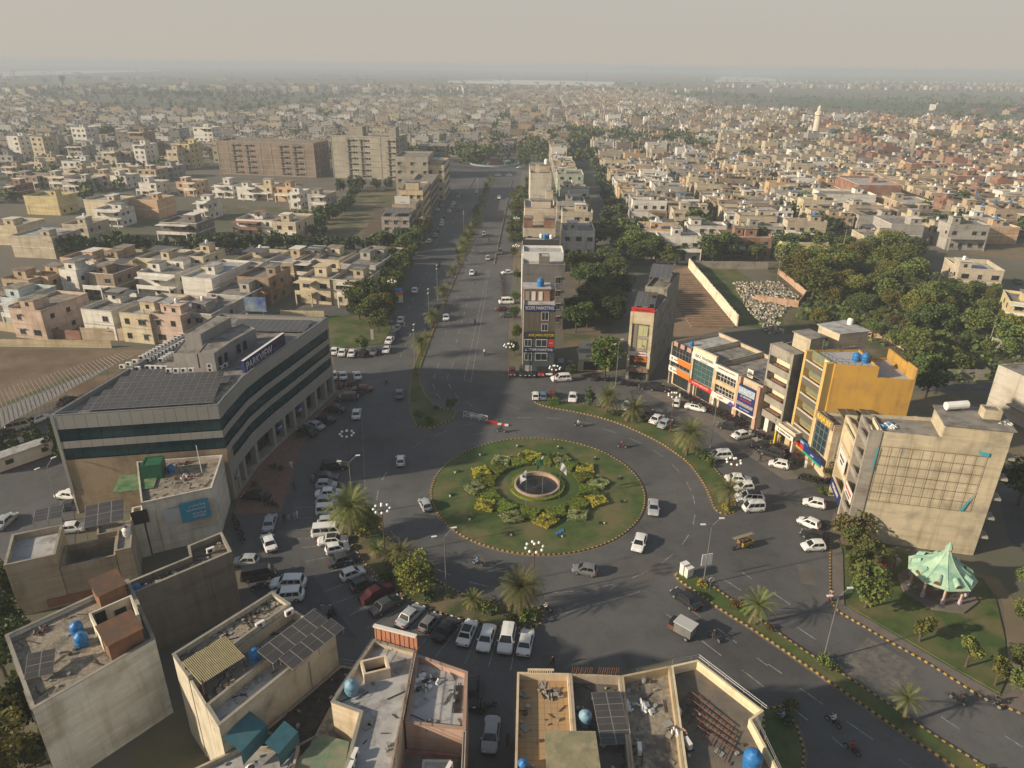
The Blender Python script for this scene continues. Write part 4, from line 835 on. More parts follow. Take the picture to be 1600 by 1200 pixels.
CF = B('building', 'bare grey concrete tower with five open floors above a striped ramp', 'building', [V2(46.2, 119.8), V2(48.4, 114.2), V2(61, 118.5), V2(58.5, 125)])
CF.block([V2(48.7, 119.9), V2(50.3, 115.2), V2(61, 118.5), V2(58.5, 125)], 0, 17.0, M_concd, M_roofw, par=.5)
e = edge_of(CF, V2(46.2, 119.8), V2(48.4, 114.2)); l = CF.edge(e)[3]
for s0, s1 in ((0, .4), (l - .45, l)): CF.piece(e, s0, s1, 0, 17.0, -2.6, 0, M_concd, 'column')
CF.piece(e, .4, l - .45, 15.0, 17.0, -2.3, -.05, M_concd, 'top_beam')
M_cin = mat('cream_inner', (.66, .58, .40), (.58, .5, .34), .8)
for k in range(4):
    z = 3.2 + k * 3.0
    CF.piece(e, .4, l - .45, z, z + 1.1, -.25, -.02, M_conc, 'balcony_front'); CF.piece(e, .42, l - .47, z - .2, z, -2.5, -.02, M_conc, 'floor_slab')
    CF.piece(e, .45, l - .5, z + 1.1, z + 2.85, -1.75, -1.65, M_cin, 'inner_wall'); CF.piece(e, l - 2.2, l - 1.0, z + 1.2, z + 2.5, -1.64, -1.6, mat('lit_block', (.66, .58, .36)), 'inner_door')
    CF.piece(e, .9, l - 1.6, z + 1.1, z + 1.2, -1.2, -.5, M_brick, 'brick_stack')
CF.piece(e, 1.2, 2.2, 0, 3.0, -1.6, -.6, M_swh, 'column')
CF.block([V2(50.0, 119.6), V2(51.6, 115.9), V2(54.6, 117), V2(53.0, 120.8)], 16.4, 19.4, M_pl, M_roof, par=0, col=(.40, .35, .26), name='stair_room')
CF.block([V2(55.4, 122.4), V2(57.2, 117.6), V2(63, 119.3), V2(61, 124.8)], 16.4, 19.8, M_pl, M_roofw, par=0, col=(.46, .40, .30), name='roof_room')
CF.win(0, 2, 17, 1, 1.2, 3, [V2(55.4, 122.4), V2(57.2, 117.6), V2(60, 120)])
tank(V2(61.0, 122.6), 19.8, 'white', 'white tank on the roof room of the bare concrete tower', .85)
for k in range(7): CF.piece(e, .6, l - .6, .06, .1, .4 + k * .5, .65 + k * .5, M_swh, 'ramp_stripe')
OS = B('shop', 'small cream shopfront with a white lettered band between the concrete and yellow towers', 'shop', [V2(48.5, 113.6), V2(49.9, 112.4), V2(54, 114), V2(52.5, 117)])
K1 = B('shop', 'cream canopy shop with cluttered stock under the yellow tower', 'shop', [V2(47.2, 113.4), V2(48.6, 108.6), V2(50.0, 109), V2(49.2, 113.9)])
K1.block([V2(47.6, 113.4), V2(49.0, 109.0), V2(50.4, 109.5), V2(49.2, 113.9)], 3.0, 4.4, M_pl, M_roofw, par=.2, col=(.52, .45, .32), name='canopy')
e = edge_of(K1, V2(47.2, 113.4), V2(48.6, 108.6)); l = K1.edge(e)[3]
sign_on(K1, e, 0.01, l, 3.1, 4.0, M_swh, [('AL MADINA STORE', .42, 0, 0, M_acpd)], off=.0)
K1.piece(e, 0, .3, 0, 3.1, -.5, 0, M_syel, 'pillar'); K1.piece(e, l - .3, l, 0, 3.1, -.5, 0, M_swh, 'pillar')
OS.block([V2(49.3, 113.6), V2(50.0, 112.6), V2(54, 114), V2(52.5, 117)], 0, 3.0, M_pl, M_roof, par=0, col=beige)
yw = mat('yellow_render', (.50, .29, .055), (.42, .245, .055), .35, c3=(.36, .22, .07), sc3=.3, cov3=.58, streak=True, bump=.2)
YA, YB, YC, YD = V2(49.6, 113.0), V2(50.9, 106.9), V2(64.6, 104.8), V2(64.8, 114.5)
YT = B('building', 'tall mustard yellow walled building with blue tanks and railings on its tiled roof', 'building', [YA, YB, YC, YD])
YT.block([YA + V2(1.4, .1), YB + V2(1.4, 0), YB * .42 + YC * .58, YB * .42 + YC * .58 + V2(.3, 8.0)], 0, 18.4, yw, mat('roof_tile_grey', (.42, .41, .41), (.33, .33, .34), 1.6), par=.35)
YT.block([YB * .42 + YC * .58, YC, YD, YB * .42 + YC * .58 + V2(.3, 8.0)], 0, 16.6, yw, MT['roof_tile_grey'], par=.35)
YT.piece(edge_of(YT, YC, YD), 0, 3, 16.5, 18.6, -.25, 0, yw, 'raised_wall')
YT.block([YC + V2(-.25, 0), YC, YD, YD + V2(-.25, 0)], 16.6, 18.3, yw, yw, par=.1, th=.05, name='end_wall')
e = edge_of(YT, YA, YB); l = YT.edge(e)[3]
for s0, s1 in ((0, .6), (l - .7, l)): YT.piece(e, s0, s1, 0, 18.4, -1.4, 0, mat('yellow_pier', (.50, .34, .12)), 'pier')
for k in range(5):
    z = 3.6 + k * 3.0
    YT.piece(e, .62, l - .72, z, z + 1.25, -.3, -.06, mat('brown_panel', (.12, .10, .07)), 'balcony_panel'); YT.piece(e, .62, l - .72, z + 1.25, z + 1.35, -.34, .0, M_swh, 'balcony_rail')
    YT.piece(e, .64, l - .74, z + 1.36, z + 2.95, -1.2, -1.1, mat('pale_olive_glass', (.20, .21, .13), (.15, .17, .11), 1, rough=.2), 'pane')
    YT.piece(e, l - 2.1, l - 1.0, z + 1.7, z + 2.7, -1.09, -1.06, MT['lit_block'], 'inner_door')
s_ = sign_on(YT, e, -.0 + .01, l, 1.9, 3.5, M_sblue, [('HABIB TRADERS', .5, 0, .35, M_swh)], off=.2)
b = MB(); b.box(0, l, -.2, -.13, 0, .75); b.build('red_field', [M_sred], s_)
tank(V2(56.6, 109.2), 18.1, 'blue', 'left blue tank on the mustard tower roof', 1.0); tank(V2(57.9, 108.8), 18.1, 'blue', 'right blue tank on the mustard tower roof', 1.05)
rail(YT, [YA + V2(1.5, 0), YB + V2(1.5, .1), YB * .42 + YC * .58, YB * .42 + YC * .58 + V2(.2, 7.8), YA + V2(1.6, -.2)], 18.4, .9, M_black, 1.0, .025)
rail(YT, [YC, YD], 18.3, .6, M_black, 1.0, .025)
b = MB(); b.tube((0, 0, 0), (0, 0, 2.3), .03, n=4); b.face([(0, 0, 1.3), (.9, .2, 1.1), (1.0, .3, 1.9), (0, 0, 2.2)], 1)
tag(b.build('flag', [M_steel, M_leafpale], None, (52.0, 112.0, 18.3)), 'faded green flag at the corner of the mustard tower', 'flag')
GA, GB, GC, GD = V2(50.6, 106.6), V2(51.5, 101.3), V2(63.5, 101.3), V2(63.8, 104.5)
GL_ = B('building', 'low block with yellow roof letters, dark glass front and a blank cream side wall', 'building', [GA, GB, GC, GD])
GL_.block([GA + V2(.9, 0), GB + V2(.02, 0), GC, GD], 0, 10.0, M_pl, M_roofgravel, par=.5, col=(.50, .40, .27), coping=M_conc)
e = edge_of(GL_, GA, GB); l = GL_.edge(e)[3]
mull(GL_, e, .4, l - .4, 3.6, 9.0, 4, 4, M_steel, mat('deep_glass', (.012, .03, .035), (.03, .05, .06), 1.5, rough=.1), d=-.25)
GL_.piece(e, 0, .4, 0, 9.9, -.8, 0, M_pl, 'pier', col=beige); GL_.piece(e, l - .4, l, 0, 9.9, -.8, 0, M_pl, 'pier', col=beige)
s_ = sign_on(GL_, e, .2, l - .2, 9.0, 10.4, mat('sign_tan', (.25, .17, .1)), [('RAJA JEE', 1.1, 0, 0, mat('letter_yellow', (.75, .55, .02)))], off=.05, sx=.95)
s_ = sign_on(GL_, e, 0.01, l, 2.4, 3.8, M_navy, [('CAFE', .4, 0, 0, M_swh)], off=.9)
b = MB(); b.box(0, l, -.2, -.13, 0, .35); b.build('green_field', [M_sgr], s_)
e = edge_of(GL_, GB, GC)
s_ = sign_on(GL_, e, .9, 2.3, 3.9, 8.2, mat('poster', (.34, .32, .28)), [('Raja Jee', .34, 0, -1.3, M_acpd), ('REAL ESTATE', .2, 0, -1.75, M_acpd)], off=.0, d=.06)
solar(GL_, (53.4, 102.6), rad(-3), 2, 3, 1.35, 1.1, 10.6, 4, legs=.8); solar(GL_, (57.0, 102.9), rad(-3), 2, 3, 1.1, 1.1, 10.6, 4, legs=.8)
tank(V2(58.6, 104.2), 9.5, 'white', 'round white tank lid by the mustard wall', .5)
UA, UB, UC_, UD = V2(48.0, 82.4), V2(64.8, 81.4), V2(67.4, 88.2), V2(48.9, 87.4)
UA = V2(48.2, 85.2); UD = V2(49.2, 90.2); UC_ = V2(67.0, 88.6); UB = V2(64.8, 81.7)
stuc = mat('unfinished_render', (.52, .44, .31), (.43, .37, .26), .35, c3=(.30, .26, .19), sc3=.3, cov3=.58, streak=True, hband=True, bump=.4, bsc=3)
UT = B('building', 'big unfinished building with a raw concrete wall carrying a rusty square lattice', 'building', [UA, UB, UC_, UD])
UT.block([UA + V2(1.5, -.15), UB, UC_, UD + V2(1.5, .1)], 0, 17.6, stuc, M_roof, par=.45)
e = edge_of(UT, UD, UA); l = UT.edge(e)[3]
for s0, s1 in ((0, .4), (l - .5, l)): UT.piece(e, s0, s1, 0, 17.6, -1.6, 0, M_conc, 'column')
for k in range(5):
    z = 2.9 + k * 3.0; UT.piece(e, .4, l - .5, z, z + .9, -.3, -.03, M_conc, 'beam')
    UT.piece(e, 1.2, l - 1.0, z + .95, z + 2.8, -1.38, -1.3, M_cin, 'inner_wall')
UT.piece(e, .4, l - .5, 17.0, 17.6, -.3, -.03, M_conc, 'beam')
sign_on(UT, e, .6, l - .6, 5.4, 7.2, M_swh, [('PARK TOWER', .5, 0, .2, M_sred), ('BOOKING OPEN', .3, 0, -.45, M_acpd)], off=.05, d=.05)
e = edge_of(UT, UA, UB); l = UT.edge(e)[3]
b = MB(); a, t, n_, _ = UT.edge(e); nx_, nz_ = 10, 6
for i in range(nx_ + 1): q = a + t * (1.5 + i * 1.32) + n_ * .12 - UT.o; b.tube((q.x, q.y, 7.0), (q.x, q.y, 15.6), .022, n=4)
for j in range(nz_ + 1):
    q = a + t * 1.5 + n_ * .12 - UT.o; r_ = a + t * (1.5 + nx_ * 1.32) + n_ * .12 - UT.o; z = 7.0 + j * 8.6 / nz_; b.tube((q.x, q.y, z), (r_.x, r_.y, z), .022, n=4)
b.build('rusty_lattice', [M_rust], UT.root)
M_cyt = mat('torn_cyan', (.05, .35, .42), rough=.5)
for pts in ([(1.35, 15.2), (1.55, 15.2), (1.4, 11.8), (1.25, 11.8)], [(13.4, 16.3), (14.9, 16.2), (14.9, 15.6), (14.0, 15.7)], [(13.4, 7.0), (13.9, 7.1), (14.8, 10.4), (14.5, 9.6)]):
    b = MB(); b.face([((a + t * s + n_ * .18 - UT.o).x, (a + t * s + n_ * .18 - UT.o).y, z) for s, z in pts]); b.build('torn_sheet', [M_cyt], UT.root)
UT.block([V2(57.0, 83.6), V2(64.9, 81.9), V2(66.8, 88.4), V2(58.6, 89.2)], 17.2, 19.6, stuc, M_roof, par=0, name='roof_room')
UT.block([V2(62.8, 85.2), V2(64.9, 84.8), V2(65.3, 86.6), V2(63.2, 87)], 19.6, 20.9, stuc, M_roof, par=.1, name='roof_tank')
for k in range(5): UT.piece(edge_of(UT, UB, UC_), .3, 2.0, 2.8 + k * 3.1, 3.1 + k * 3.1, .0, 1.2, M_conc, 'canopy_slab')
b = MB(); b.tube((0, 0, .7), (3.0, .2, .9), .55, n=12); b.tube((.3, 0, 0), (.3, 0, .5), .06); b.tube((2.6, .2, 0), (2.6, .2, .5), .06)
tag(b.build('roof_cylinder', [M_white], None, (59.0, 87.6, 19.6)), 'long white and rusty steel cylinder lying on the unfinished roof', 'steel cylinder')
debris('roof_rubbish', V2(51.8, 87.6), 1.2, 18, 'blue and white sheeting crumpled on the unfinished roof', 17.15, 31, [mat('blue_sheet', (.08, .26, .45)), M_white], 'sheeting', .3)
debris('roof_rubbish', V2(65.0, 83.8), .9, 14, 'white rubble by the edge of the upper unfinished roof', 19.6, 32, [M_white, M_conc], size=.14)
NA, NB = V2(49.3, 90.3), V2(50.6, 97.0)
NT = B('building', 'narrow cream concrete frame with brick infill and an office banner beside the lattice wall', 'building', [NA, UC_ + V2(-4, 1.6), V2(62, 98.5), NB])
NT.block([NA + V2(1.5, .05), UC_ + V2(-4, 1.6), V2(62, 98.0), NB + V2(1.5, 0)], 0, 13.6, M_pl, M_roof, par=.3, col=(.36, .31, .23))
e = edge_of(NT, NB, NA); l = NT.edge(e)[3]
for s0, s1 in ((0, .4), (l - .4, l)): NT.piece(e, s0, s1, 0, 14.2, -1.6, 0, M_pl, 'column', col=(.52, .44, .30))
for k in range(4):
    z = 2.9 + k * 3.1; NT.piece(e, .4, l - .4, z, z + .7, -.3, -.03, M_pl, 'beam', col=(.52, .44, .30))
    if k in (1, 2): NT.piece(e, .45, l - .45, z + .75, z + 3.05, -.4, -.3, M_brick if k == 1 else M_pl, 'infill', col=(.5, .4, .27))
NT.piece(e, .4, l - .4, 13.6, 14.2, -.3, -.03, M_pl, 'beam', col=(.52, .44, .30))
sign_on(NT, e, 1.0, l - 1.6, 6.6, 9.4, M_swh, [('PARK VIEW', .5, 0, .3, M_acpd), ('OFFICES', .4, 0, -.4, M_acpd)], off=.0, d=.05)
s_ = sign_on(NT, e, 0.3, l - .3, 2.0, 3.5, M_navy, [('MAKAAN', .9, 0, .1, M_swh)], off=.05, d=.08)
TA, TB = V2(24.6, 142.1), V2(29.3, 140.9); td = V2(.42, 1).normalized()
TT = B('building', 'tall narrow grey tower with a cream framed front and solar panels on its stepped roof', 'building', [TA, TB, TB + td * 26, TA + td * 26 + V2(1.5, 0)])
TT.block([TA, TB, TB + td * 12, TA + td * 12], 0, 15.4, M_concd, M_roof, par=.5, th=.2)
TT.block([TA + td * 12.02, TB + td * 12.02, TB + td * 26, TA + td * 26], 0, 17.6, M_concd, M_roof, par=.5)
e = edge_of(TT, TA, TB); l = TT.edge(e)[3]
fr = (.50, .43, .30)
TT.piece(e, 0, .55, 2.8, 15.4, 0, .35, M_pl, 'front_frame', col=fr); TT.piece(e, l - .6, l, 2.8, 15.4, 0, .35, M_pl, 'front_frame', col=fr); TT.piece(e, .55, l - .6, 12.9, 15.4, 0, .3, M_pl, 'front_frame', col=fr)
TT.piece(e, .6, 1.7, 6.4, 12.8, 0, .08, mat('shade_panel', (.20, .18, .14)), 'panel')
gy = mat('pale_lit_glass', (.50, .48, .26), (.44, .42, .24), .6, rough=.2)
for z in (10.2, 7.4):
    for k in range(2): TT.piece(e, 2.0 + k * .95, 2.9 + k * .95, z, z + 2.2, 0, .1, gy, 'pane')
    TT.piece(e, 1.9, l - .6, z - .6, z - .05, 0, .3, M_conc, 'ledge')
sign_on(TT, e, .2, l - .1, 5.8, 6.7, M_swh, [('ALFALAH', .5, .2, 0, M_sred)], off=.3)
TT.piece(e, .3, l - .3, 3.4, 5.6, 0, .06, M_glassd, 'pane'); sign_on(TT, e, 1.6, l - .7, 4.4, 5.6, M_sor, [('PIZZA', .4, 0, 0, M_navy)], off=.1, d=.05)
TT.piece(e, .3, l - .2, 2.2, 3.0, .0, .8, mat('brown_clutter', (.16, .10, .07), (.3, .2, .12), 3), 'awning'); TT.piece(e, .6, l - .5, .1, 2.1, -.1, .02, M_black, 'shop_glass')
sign_on(TT, e, .1, l - .1, 15.2, 16.3, M_sred, [('PARK VIEW REAL', .42, 0, 0, M_sgold)], off=-.4, d=.3)
solar(TT, TA + td * 1.6 + V2(.2, 0), math.atan2((TB - TA).y, (TB - TA).x), 4, 5, 1.05, 1.9, 16.2, 2, legs=.8, skip=((3, 0), (3, 3)))
solar(TT, TA + td * 14.2 + V2(.2, 0), math.atan2((TB - TA).y, (TB - TA).x), 4, 5, 1.15, 2.1, 19.2, 2, legs=1.8)
KS = B('kiosk', 'low cream kiosk shop with two lettered boards beside the big bright tree', 'kiosk', [V2(14.6, 146.1), V2(21.5, 146.2), V2(21.5, 151), V2(14.6, 151)])
KS.block(KS.poly, 0, 3.6, M_pl, M_roof, par=.2, col=(.46, .4, .28)); e = edge_of(KS, V2(14.6, 146.1), V2(21.5, 146.2))
KS.piece(e, 1.2, 6, .3, 2.3, 0, .03, M_black, 'opening')
sign_on(KS, e, -.2 + .21, 6.9, 3.0, 4.4, M_swh, [('BISMILLAH FOODS', .55, .4, 0, M_acpd)], off=.2); sign_on(KS, e, 0.05, 6.9, 5.3, 6.7, M_swh, [('STAR SHOP', .8, .2, 0, M_acpd)], off=-.6)
x0, x1 = 2.3, 9.0
SCB = B('office_building', 'slim dark office building with white lettered boards over a row of parked cars', 'office building', [V2(x0, 143), V2(x1, 143), V2(x1, 157), V2(x0, 157)])
dkp = mat('brown_cladding', (.115, .10, .075), (.10, .088, .065), .2, rough=.5); dkb = mat('slate_cladding', (.055, .075, .09), (.045, .06, .07), .3, rough=.5)
SCB.block([V2(x0, 143.1), V2(x1, 143.1), V2(x1, 157), V2(x0, 157)], 0, 16.0, M_concd, M_roofw, par=.3)
e = 0; l = x1 - x0
for k in range(6):
    SCB.piece(e, k * l / 6 + .02, (k + 1) * l / 6 - .02, 10.4, 15.2, 0, .12, dkp, 'cladding_panel')
SCB.piece(e, .02, l - .02, 0, 10.3, 0, .1, dkb, 'cladding_panel')
SCB.win(e, 4.5, 12.9, 1.5, 1.9, 1); SCB.win(e, 4.5, 10.55, 1.4, 1.6, 1)
for (sx_, w_, z, h) in ((1.0, 1.5, 7.0, 1.6), (3.9, 2.4, 7.0, 1.6)): o_ = SCB.win(e, sx_, z, w_, h, 1); o_.location.y -= .12
for (sx_, w_, z, h) in ((1.1, 1.6, 3.8, 1.7), (3.9, 2.6, 3.8, 1.7)): o_ = SCB.win(e, sx_, z, w_, h, 1); o_.location.y -= .12
for o_ in [c for c in SCB.root.children if c.name.startswith('window')][:2]: o_.location.y -= .12
sign_on(SCB, e, 5.4, 6.6, 7.0, 8.6, M_sred, [('CARS', .3, 0, 0, M_swh)], off=.12, d=.05)
SCB.piece(e, 3.0, 5.6, .6, 2.4, .1, .13, M_glassd, 'shop_glass'); SCB.piece(e, .5, 2.0, 0, 2.6, .1, .14, M_pl, 'entrance', col=(.36, .33, .29))
sign_on(SCB, e, 0.01, l, 15.0, 16.3, M_navy, [('SCOPE MARKETING', 1.0, 0, 0, M_swh)], off=.2, sx=.68)
sign_on(SCB, e, 0.01, l, 5.8, 6.8, M_navy, [('\u25b3 SCOPE MARKETING', .7, 0, 0, M_swh)], off=.16, sx=.84)
sign_on(SCB, e, 0.01, l, 9.0, 10.2, M_black, [('AMIR JAPAN MOTORS', .8, .5, 0, M_syel)], off=.16, sx=.7)
SCB.block([V2(x0 + .02, 147.2), V2(x1 - 1.1, 147.2), V2(x1 - 1.1, 151.5), V2(x0 + .02, 151.5)], 15.6, 18.6, M_brick, M_roofw, par=0, name='roof_room')
SCB.block([V2(x1 - 1.08, 148.6), V2(x1, 148.6), V2(x1, 151.5), V2(x1 - 1.08, 151.5)], 15.6, 18.2, M_brick, M_roofw, par=0, name='roof_room')
for sx_ in (.8, 2.1, 3.6):
    b = MB(); b.box(-.42, .42, -.05, 0, 0, 2.0); b.build('door', [M_swh if sx_ > 1 else M_frame], SCB.root, (x0 + sx_ - SCB.o.x, 147.15 - SCB.o.y, 15.9))
tank(V2(5.9, 148.9), 18.6, 'blue', 'large blue tank on the brick roof room above the slim office building', 1.25)
def colb(name, label, px0, py, px1, h, dep, col, roof, x1o=None, par=.9, m=None):
    a = G(px0, py, h); b_ = G(px1, py, h); q = [a, V2(b_.x, a.y), V2(b_.x, a.y + dep), V2(a.x, a.y + dep)]
    o = B(name, label, 'building', q); o.block(q, 0, h, m or M_pl, roof, par=par, col=col, coping=M_conc); return o, a, V2(b_.x, a.y)
o1, a, b_ = colb('building', 'charcoal rendered block with a white parapet rising behind the slim office building', 817, 413, 883, 17.0, 13, (.15, .14, .135), M_roofw, par=.5)
for k in range(4): o1.win(0, -1.6, 2 + k * 3.4, 1.3, 1.6, 2); o1.win(1, 2.5, 3 + k * 3.4, 1.3, 1.5, 3); o1.win(1, 7.5, 3 + k * 3.4, 1.3, 1.5, 3)
o1.block([a + V2(4, .1), V2(a.x + 6.6, a.y + .1), V2(a.x + 6.6, a.y + 3.6), a + V2(4, 3.6)], 16.5, 19.0, M_pl, M_roofw, par=.2, col=(.18, .17, .16), name='stair_room')
o1.block([a + V2(.1, 5.6), V2(b_.x - .1, a.y + 5.6), V2(b_.x - .1, a.y + 12.8), a + V2(.1, 12.8)], 16.5, 18.8, M_white, M_roofw, par=.6, name='roof_wall')
o2, a, b_ = colb('building', 'white walled block with a black painted roof court and four tanks', 816, 396, 876, 17.5, 14, (.62, .60, .55), mat('court_dark', (.09, .085, .08)), par=.3)
o2.block([a + V2(.2, 5), V2(b_.x - .2, a.y + 5), V2(b_.x - .2, a.y + 8), a + V2(.2, 8)], 17.2, 20.0, mat('black_render', (.05, .047, .044)), M_roofw, par=.2, name='roof_room')
for k, (dx, kd) in enumerate(((6.0, 'blue'), (6.9, 'blue'), (7.7, 'white'), (5.1, 'white'))): tank(a + V2(dx, 6.4 + (k % 2)), 20.0, kd, '%s tank in the cluster above the black painted roof court, %s' % (kd, ['left of the blue pair', 'right of the blue pair', 'rightmost', 'leftmost'][k]), .8)
o3, a, b_ = colb('building', 'half finished block with red brick roof walls and cream slab edges', 818, 356, 868, 14.6, 10, (.44, .38, .28), M_roof)
o3.block([a + V2(.1, 3), a + V2(3, 3), a + V2(3, 7), a + V2(.1, 7)], 14.2, 17.2, M_brick, M_roof, par=0, name='roof_room'); o3.block([V2(b_.x - 3.6, a.y + 3), V2(b_.x - .1, a.y + 3), V2(b_.x - .1, a.y + 7), V2(b_.x - 3.6, a.y + 7)], 14.2, 17.2, M_brick, M_roof, par=0, name='roof_room')
for k in range(3): o3.win(0, 2, 3 + k * 3.5, 1.3, 2.0, 3)
o4, a, b_ = colb('building', 'cream blank walled block with a stepped stair tower behind the brick roof rooms', 820, 325, 869, 18.5, 18, (.52, .44, .34), M_roofw)
o4.block([a + V2(2.3, 4), a + V2(8.8, 4), a + V2(8.8, 8), a + V2(2.3, 8)], 17.6, 20.4, M_pl, M_roof, par=0, col=(.5, .43, .34), name='stair_room'); o4.block([a + V2(7.2, 6), a + V2(9.6, 6), a + V2(9.6, 9), a + V2(7.2, 9)], 17.6, 23, M_pl, M_roof, par=.1, col=(.47, .41, .32), name='lift_room')
o4.block([a + V2(.1, -2.6), V2(b_.x - 3.6, a.y - 2.6), V2(b_.x - 3.6, a.y - .02), a + V2(.1, -.02)], 0, 14, M_pl, M_roof, par=.4, col=(.5, .4, .3), name='lower_wing')
o5, a, b_ = colb('building', 'tall pale slab with a cluttered roof and water tank beyond the trees of the boulevard', 829, 270, 862, 19.5, 34, (.50, .46, .38), M_roof)
o5.block([a + V2(.4, 8), V2(b_.x - .4, a.y + 8), V2(b_.x - .4, a.y + 16), a + V2(.4, 16)], 18.8, 22, M_pl, M_roof, par=0, col=(.46, .37, .27), name='roof_room'); o5.block([a + V2(2.2, 1), a + V2(3.8, 1), a + V2(3.8, 3), a + V2(2.2, 3)], 18.8, 22.6, M_pl, M_roof, par=.1, col=(.55, .5, .4), name='chimney')
tank(V2(b_.x - 2, a.y + 10), 22, 'white', 'white tank on the tall pale slab roof', 1.6)
def rowb(label, x0, y0, w_, dep, h, col, roof=M_roof, nf=3, cat='building', face=1, name='building'):
    q = [V2(x0, y0), V2(x0 + w_, y0), V2(x0 + w_, y0 + dep), V2(x0, y0 + dep)]
    o = B(name, label, cat, q); o.block(q, 0, h, M_pl, roof, par=.9, col=col, coping=M_conc)
    for f in range(nf):
        z = .9 + f * (h - .9) / nf
        for s in (1.8, w_ * .5, w_ - 1.8): o.win(0, s, z, 1.4, 1.4, 2)
        k = 2.2
        while k < dep - 1: o.win(1, k, z, 2.2, 1.7, 3); k += 3.6
    return o
L1 = rowb('grey three storey block with rooftop solar rows at the head of the service lane', -50.3, 272.5, 10.6, 15, 9.0, (.34, .30, .27))
solar(L1, (-49.6, 276.5), 0, 5, 3, 1.9, 3.0, 9.6, 3, legs=.8)
L2 = rowb('thin brown block with a pale billboard on its roof', -48.5, 288, 9.5, 12, 11, (.36, .30, .22), nf=3)
sign_on(L2, 0, 1, 7, 11.0, 14.0, M_swh, [('\u2022\u2022\u2022\u2022\u2022\u2022', 1.0, 0, -.9, M_scy)], off=-1)
L3 = rowb('cream tall block with a blank gable and a red sign facing the service lane', -47.5, 300.5, 9.8, 26, 14.5, (.52, .42, .26), nf=4); L3.block([V2(-45.5, 306), V2(-40, 306), V2(-40, 312), V2(-45.5, 312)], 13.8, 17, M_pl, M_roof, par=0, col=(.5, .43, .3), name='stair_room')
L4 = rowb('dark fronted shop row with glass floors beyond the cream gable', -47, 327, 9.8, 32, 13, (.25, .23, .21), nf=4)
L5 = rowb('bare concrete block rising over the far end of the shop row', -58, 360, 16, 24, 21, (.34, .31, .26), nf=5)
L6 = rowb('cream stair topped block beside the bare concrete block', -47.5, 362, 13, 30, 17, (.50, .42, .28), nf=4); L6.block([V2(-44, 366), V2(-36, 366), V2(-36, 376), V2(-44, 376)], 16, 19, M_pl, M_steel, par=0, col=(.5, .44, .32), name='roof_room')
def apt(name, label, A, Bp, h, dep, wallm, nf, vert, stairs):
    A = Vector(A); Bp = Vector(Bp); t = (Bp - A).normalized(); n_ = V2(-t.y, t.x); q = [A, Bp, Bp + n_ * dep, A + n_ * dep]
    o = B(name, label, 'apartment block', q); o.block(q, 0, h, wallm, M_roof, par=.9)
    e = edge_of(o, A, Bp); l = (Bp - A).length; fh = (h - 1) / nf
    for f in range(nf + 1): o.piece(e, .01, l - .01, f * fh + .2, f * fh + .55, 0, .12, M_conc, 'slab_edge')
    for k in range(vert + 1): s = min(l - .62, k * l / vert); o.piece(e, s, s + .5, 0, h - .9, 0, .16, M_conc, 'column')
    for s in stairs:
        o.piece(e, l * s, l * s + 1.1, 1, h - 1.6, 0, .19, M_black, 'stair_slot')
        for f in range(nf): o.piece(e, l * s - 1.8, l * s + 3.2, (f + .65) * fh, (f + .65) * fh + .25, .18, 1.1, M_concd, 'balcony_slab')
        for f in range(nf):
            for d_ in (3.6, 5.0): o.win(e, l * s + d_, (f + .35) * fh, .8, 1.1, 3)
    e2 = (e + 1) % 4
    for f in range(nf):
        for s in (3, 8, 13):
            if s < dep - 1: o.win(e2, s, (f + .35) * fh, 1.4, 1.5, 3)
    for k in range(10): o.piece(e, l * (k + .3) / 10, l * (k + .3) / 10 + .5, h, h + 1.4, -4, -3.5, M_conc, 'stub_column')
    return o
apt('apartment_building', 'long unfinished brick apartment block with concrete slab edges', (-177.3, 444.4), (-116.5, 433.2), 19.5, 20, mat('brick_infill', (.27, .20, .15), (.22, .16, .12), .6, c3=(.18, .135, .10), sc3=.1, bump=.3), 6, 9, (.17, .31, .66, .80))
ap2 = apt('apartment_building', 'long grey rendered apartment block with narrow stair slots', (-106.5, 433.6), (-67.5, 426.5), 24, 20, mat('grey_apartment', (.40, .36, .28), (.33, .30, .24), .15, c3=(.27, .25, .2), sc3=.1, streak=True), 7, 4, (.27, .46, .88))
ap2.block([V2(-95, 432), V2(-87, 430.6), V2(-86, 437), V2(-94, 438.4)], 23, 29, M_conc, M_roof, par=.3, name='lift_room'); ap2.block([V2(-71.5, 428.2), V2(-67.6, 427.5), V2(-66.6, 434), V2(-70.5, 434.6)], 23, 29, M_conc, M_roof, par=.3, name='lift_room')
FB = B('unfinished_building', 'open concrete building frame with bare dark floors near the far roundabout', 'building frame', [V2(-57, 440), V2(-40, 440), V2(-40, 458), V2(-57, 458)])
for f in range(5): FB.block([V2(-57, 440), V2(-40, 440), V2(-40, 458), V2(-57, 458)], f * 3.6 + 3.2, f * 3.6 + 3.6, M_conc, M_conc, par=.05, name='floor_slab')
for x in (-57, -52, -47.5, -40.6):
    for y in (440, 449, 457.4): b = MB(); b.box(0, .6, 0, .6, 0, 18.6); b.build('column', [M_concd], FB.root, (x - FB.o.x, y - FB.o.y, 0))
FB.block([V2(-56.8, 440.2), V2(-52.4, 440.2), V2(-52.4, 457), V2(-56.8, 457)], 0, 18, MT['brick_infill'], M_roof, par=.3, name='infill_wall')
RE = B('house', 'grey and cream rendered house cut by the east end of the lane', 'house', [V2(95.2, 129.5), V2(97.4, 120.5), V2(112, 122), V2(110, 133)])
RE.block([V2(95.2, 129.5), V2(97.4, 120.5), V2(112, 122), V2(110, 133)], 0, 9.4, M_pl, M_roof, par=.4, col=(.40, .37, .32)); RE.piece(0, 5, 10, 3.2, 3.5, 0, 1.2, M_conc, 'canopy')
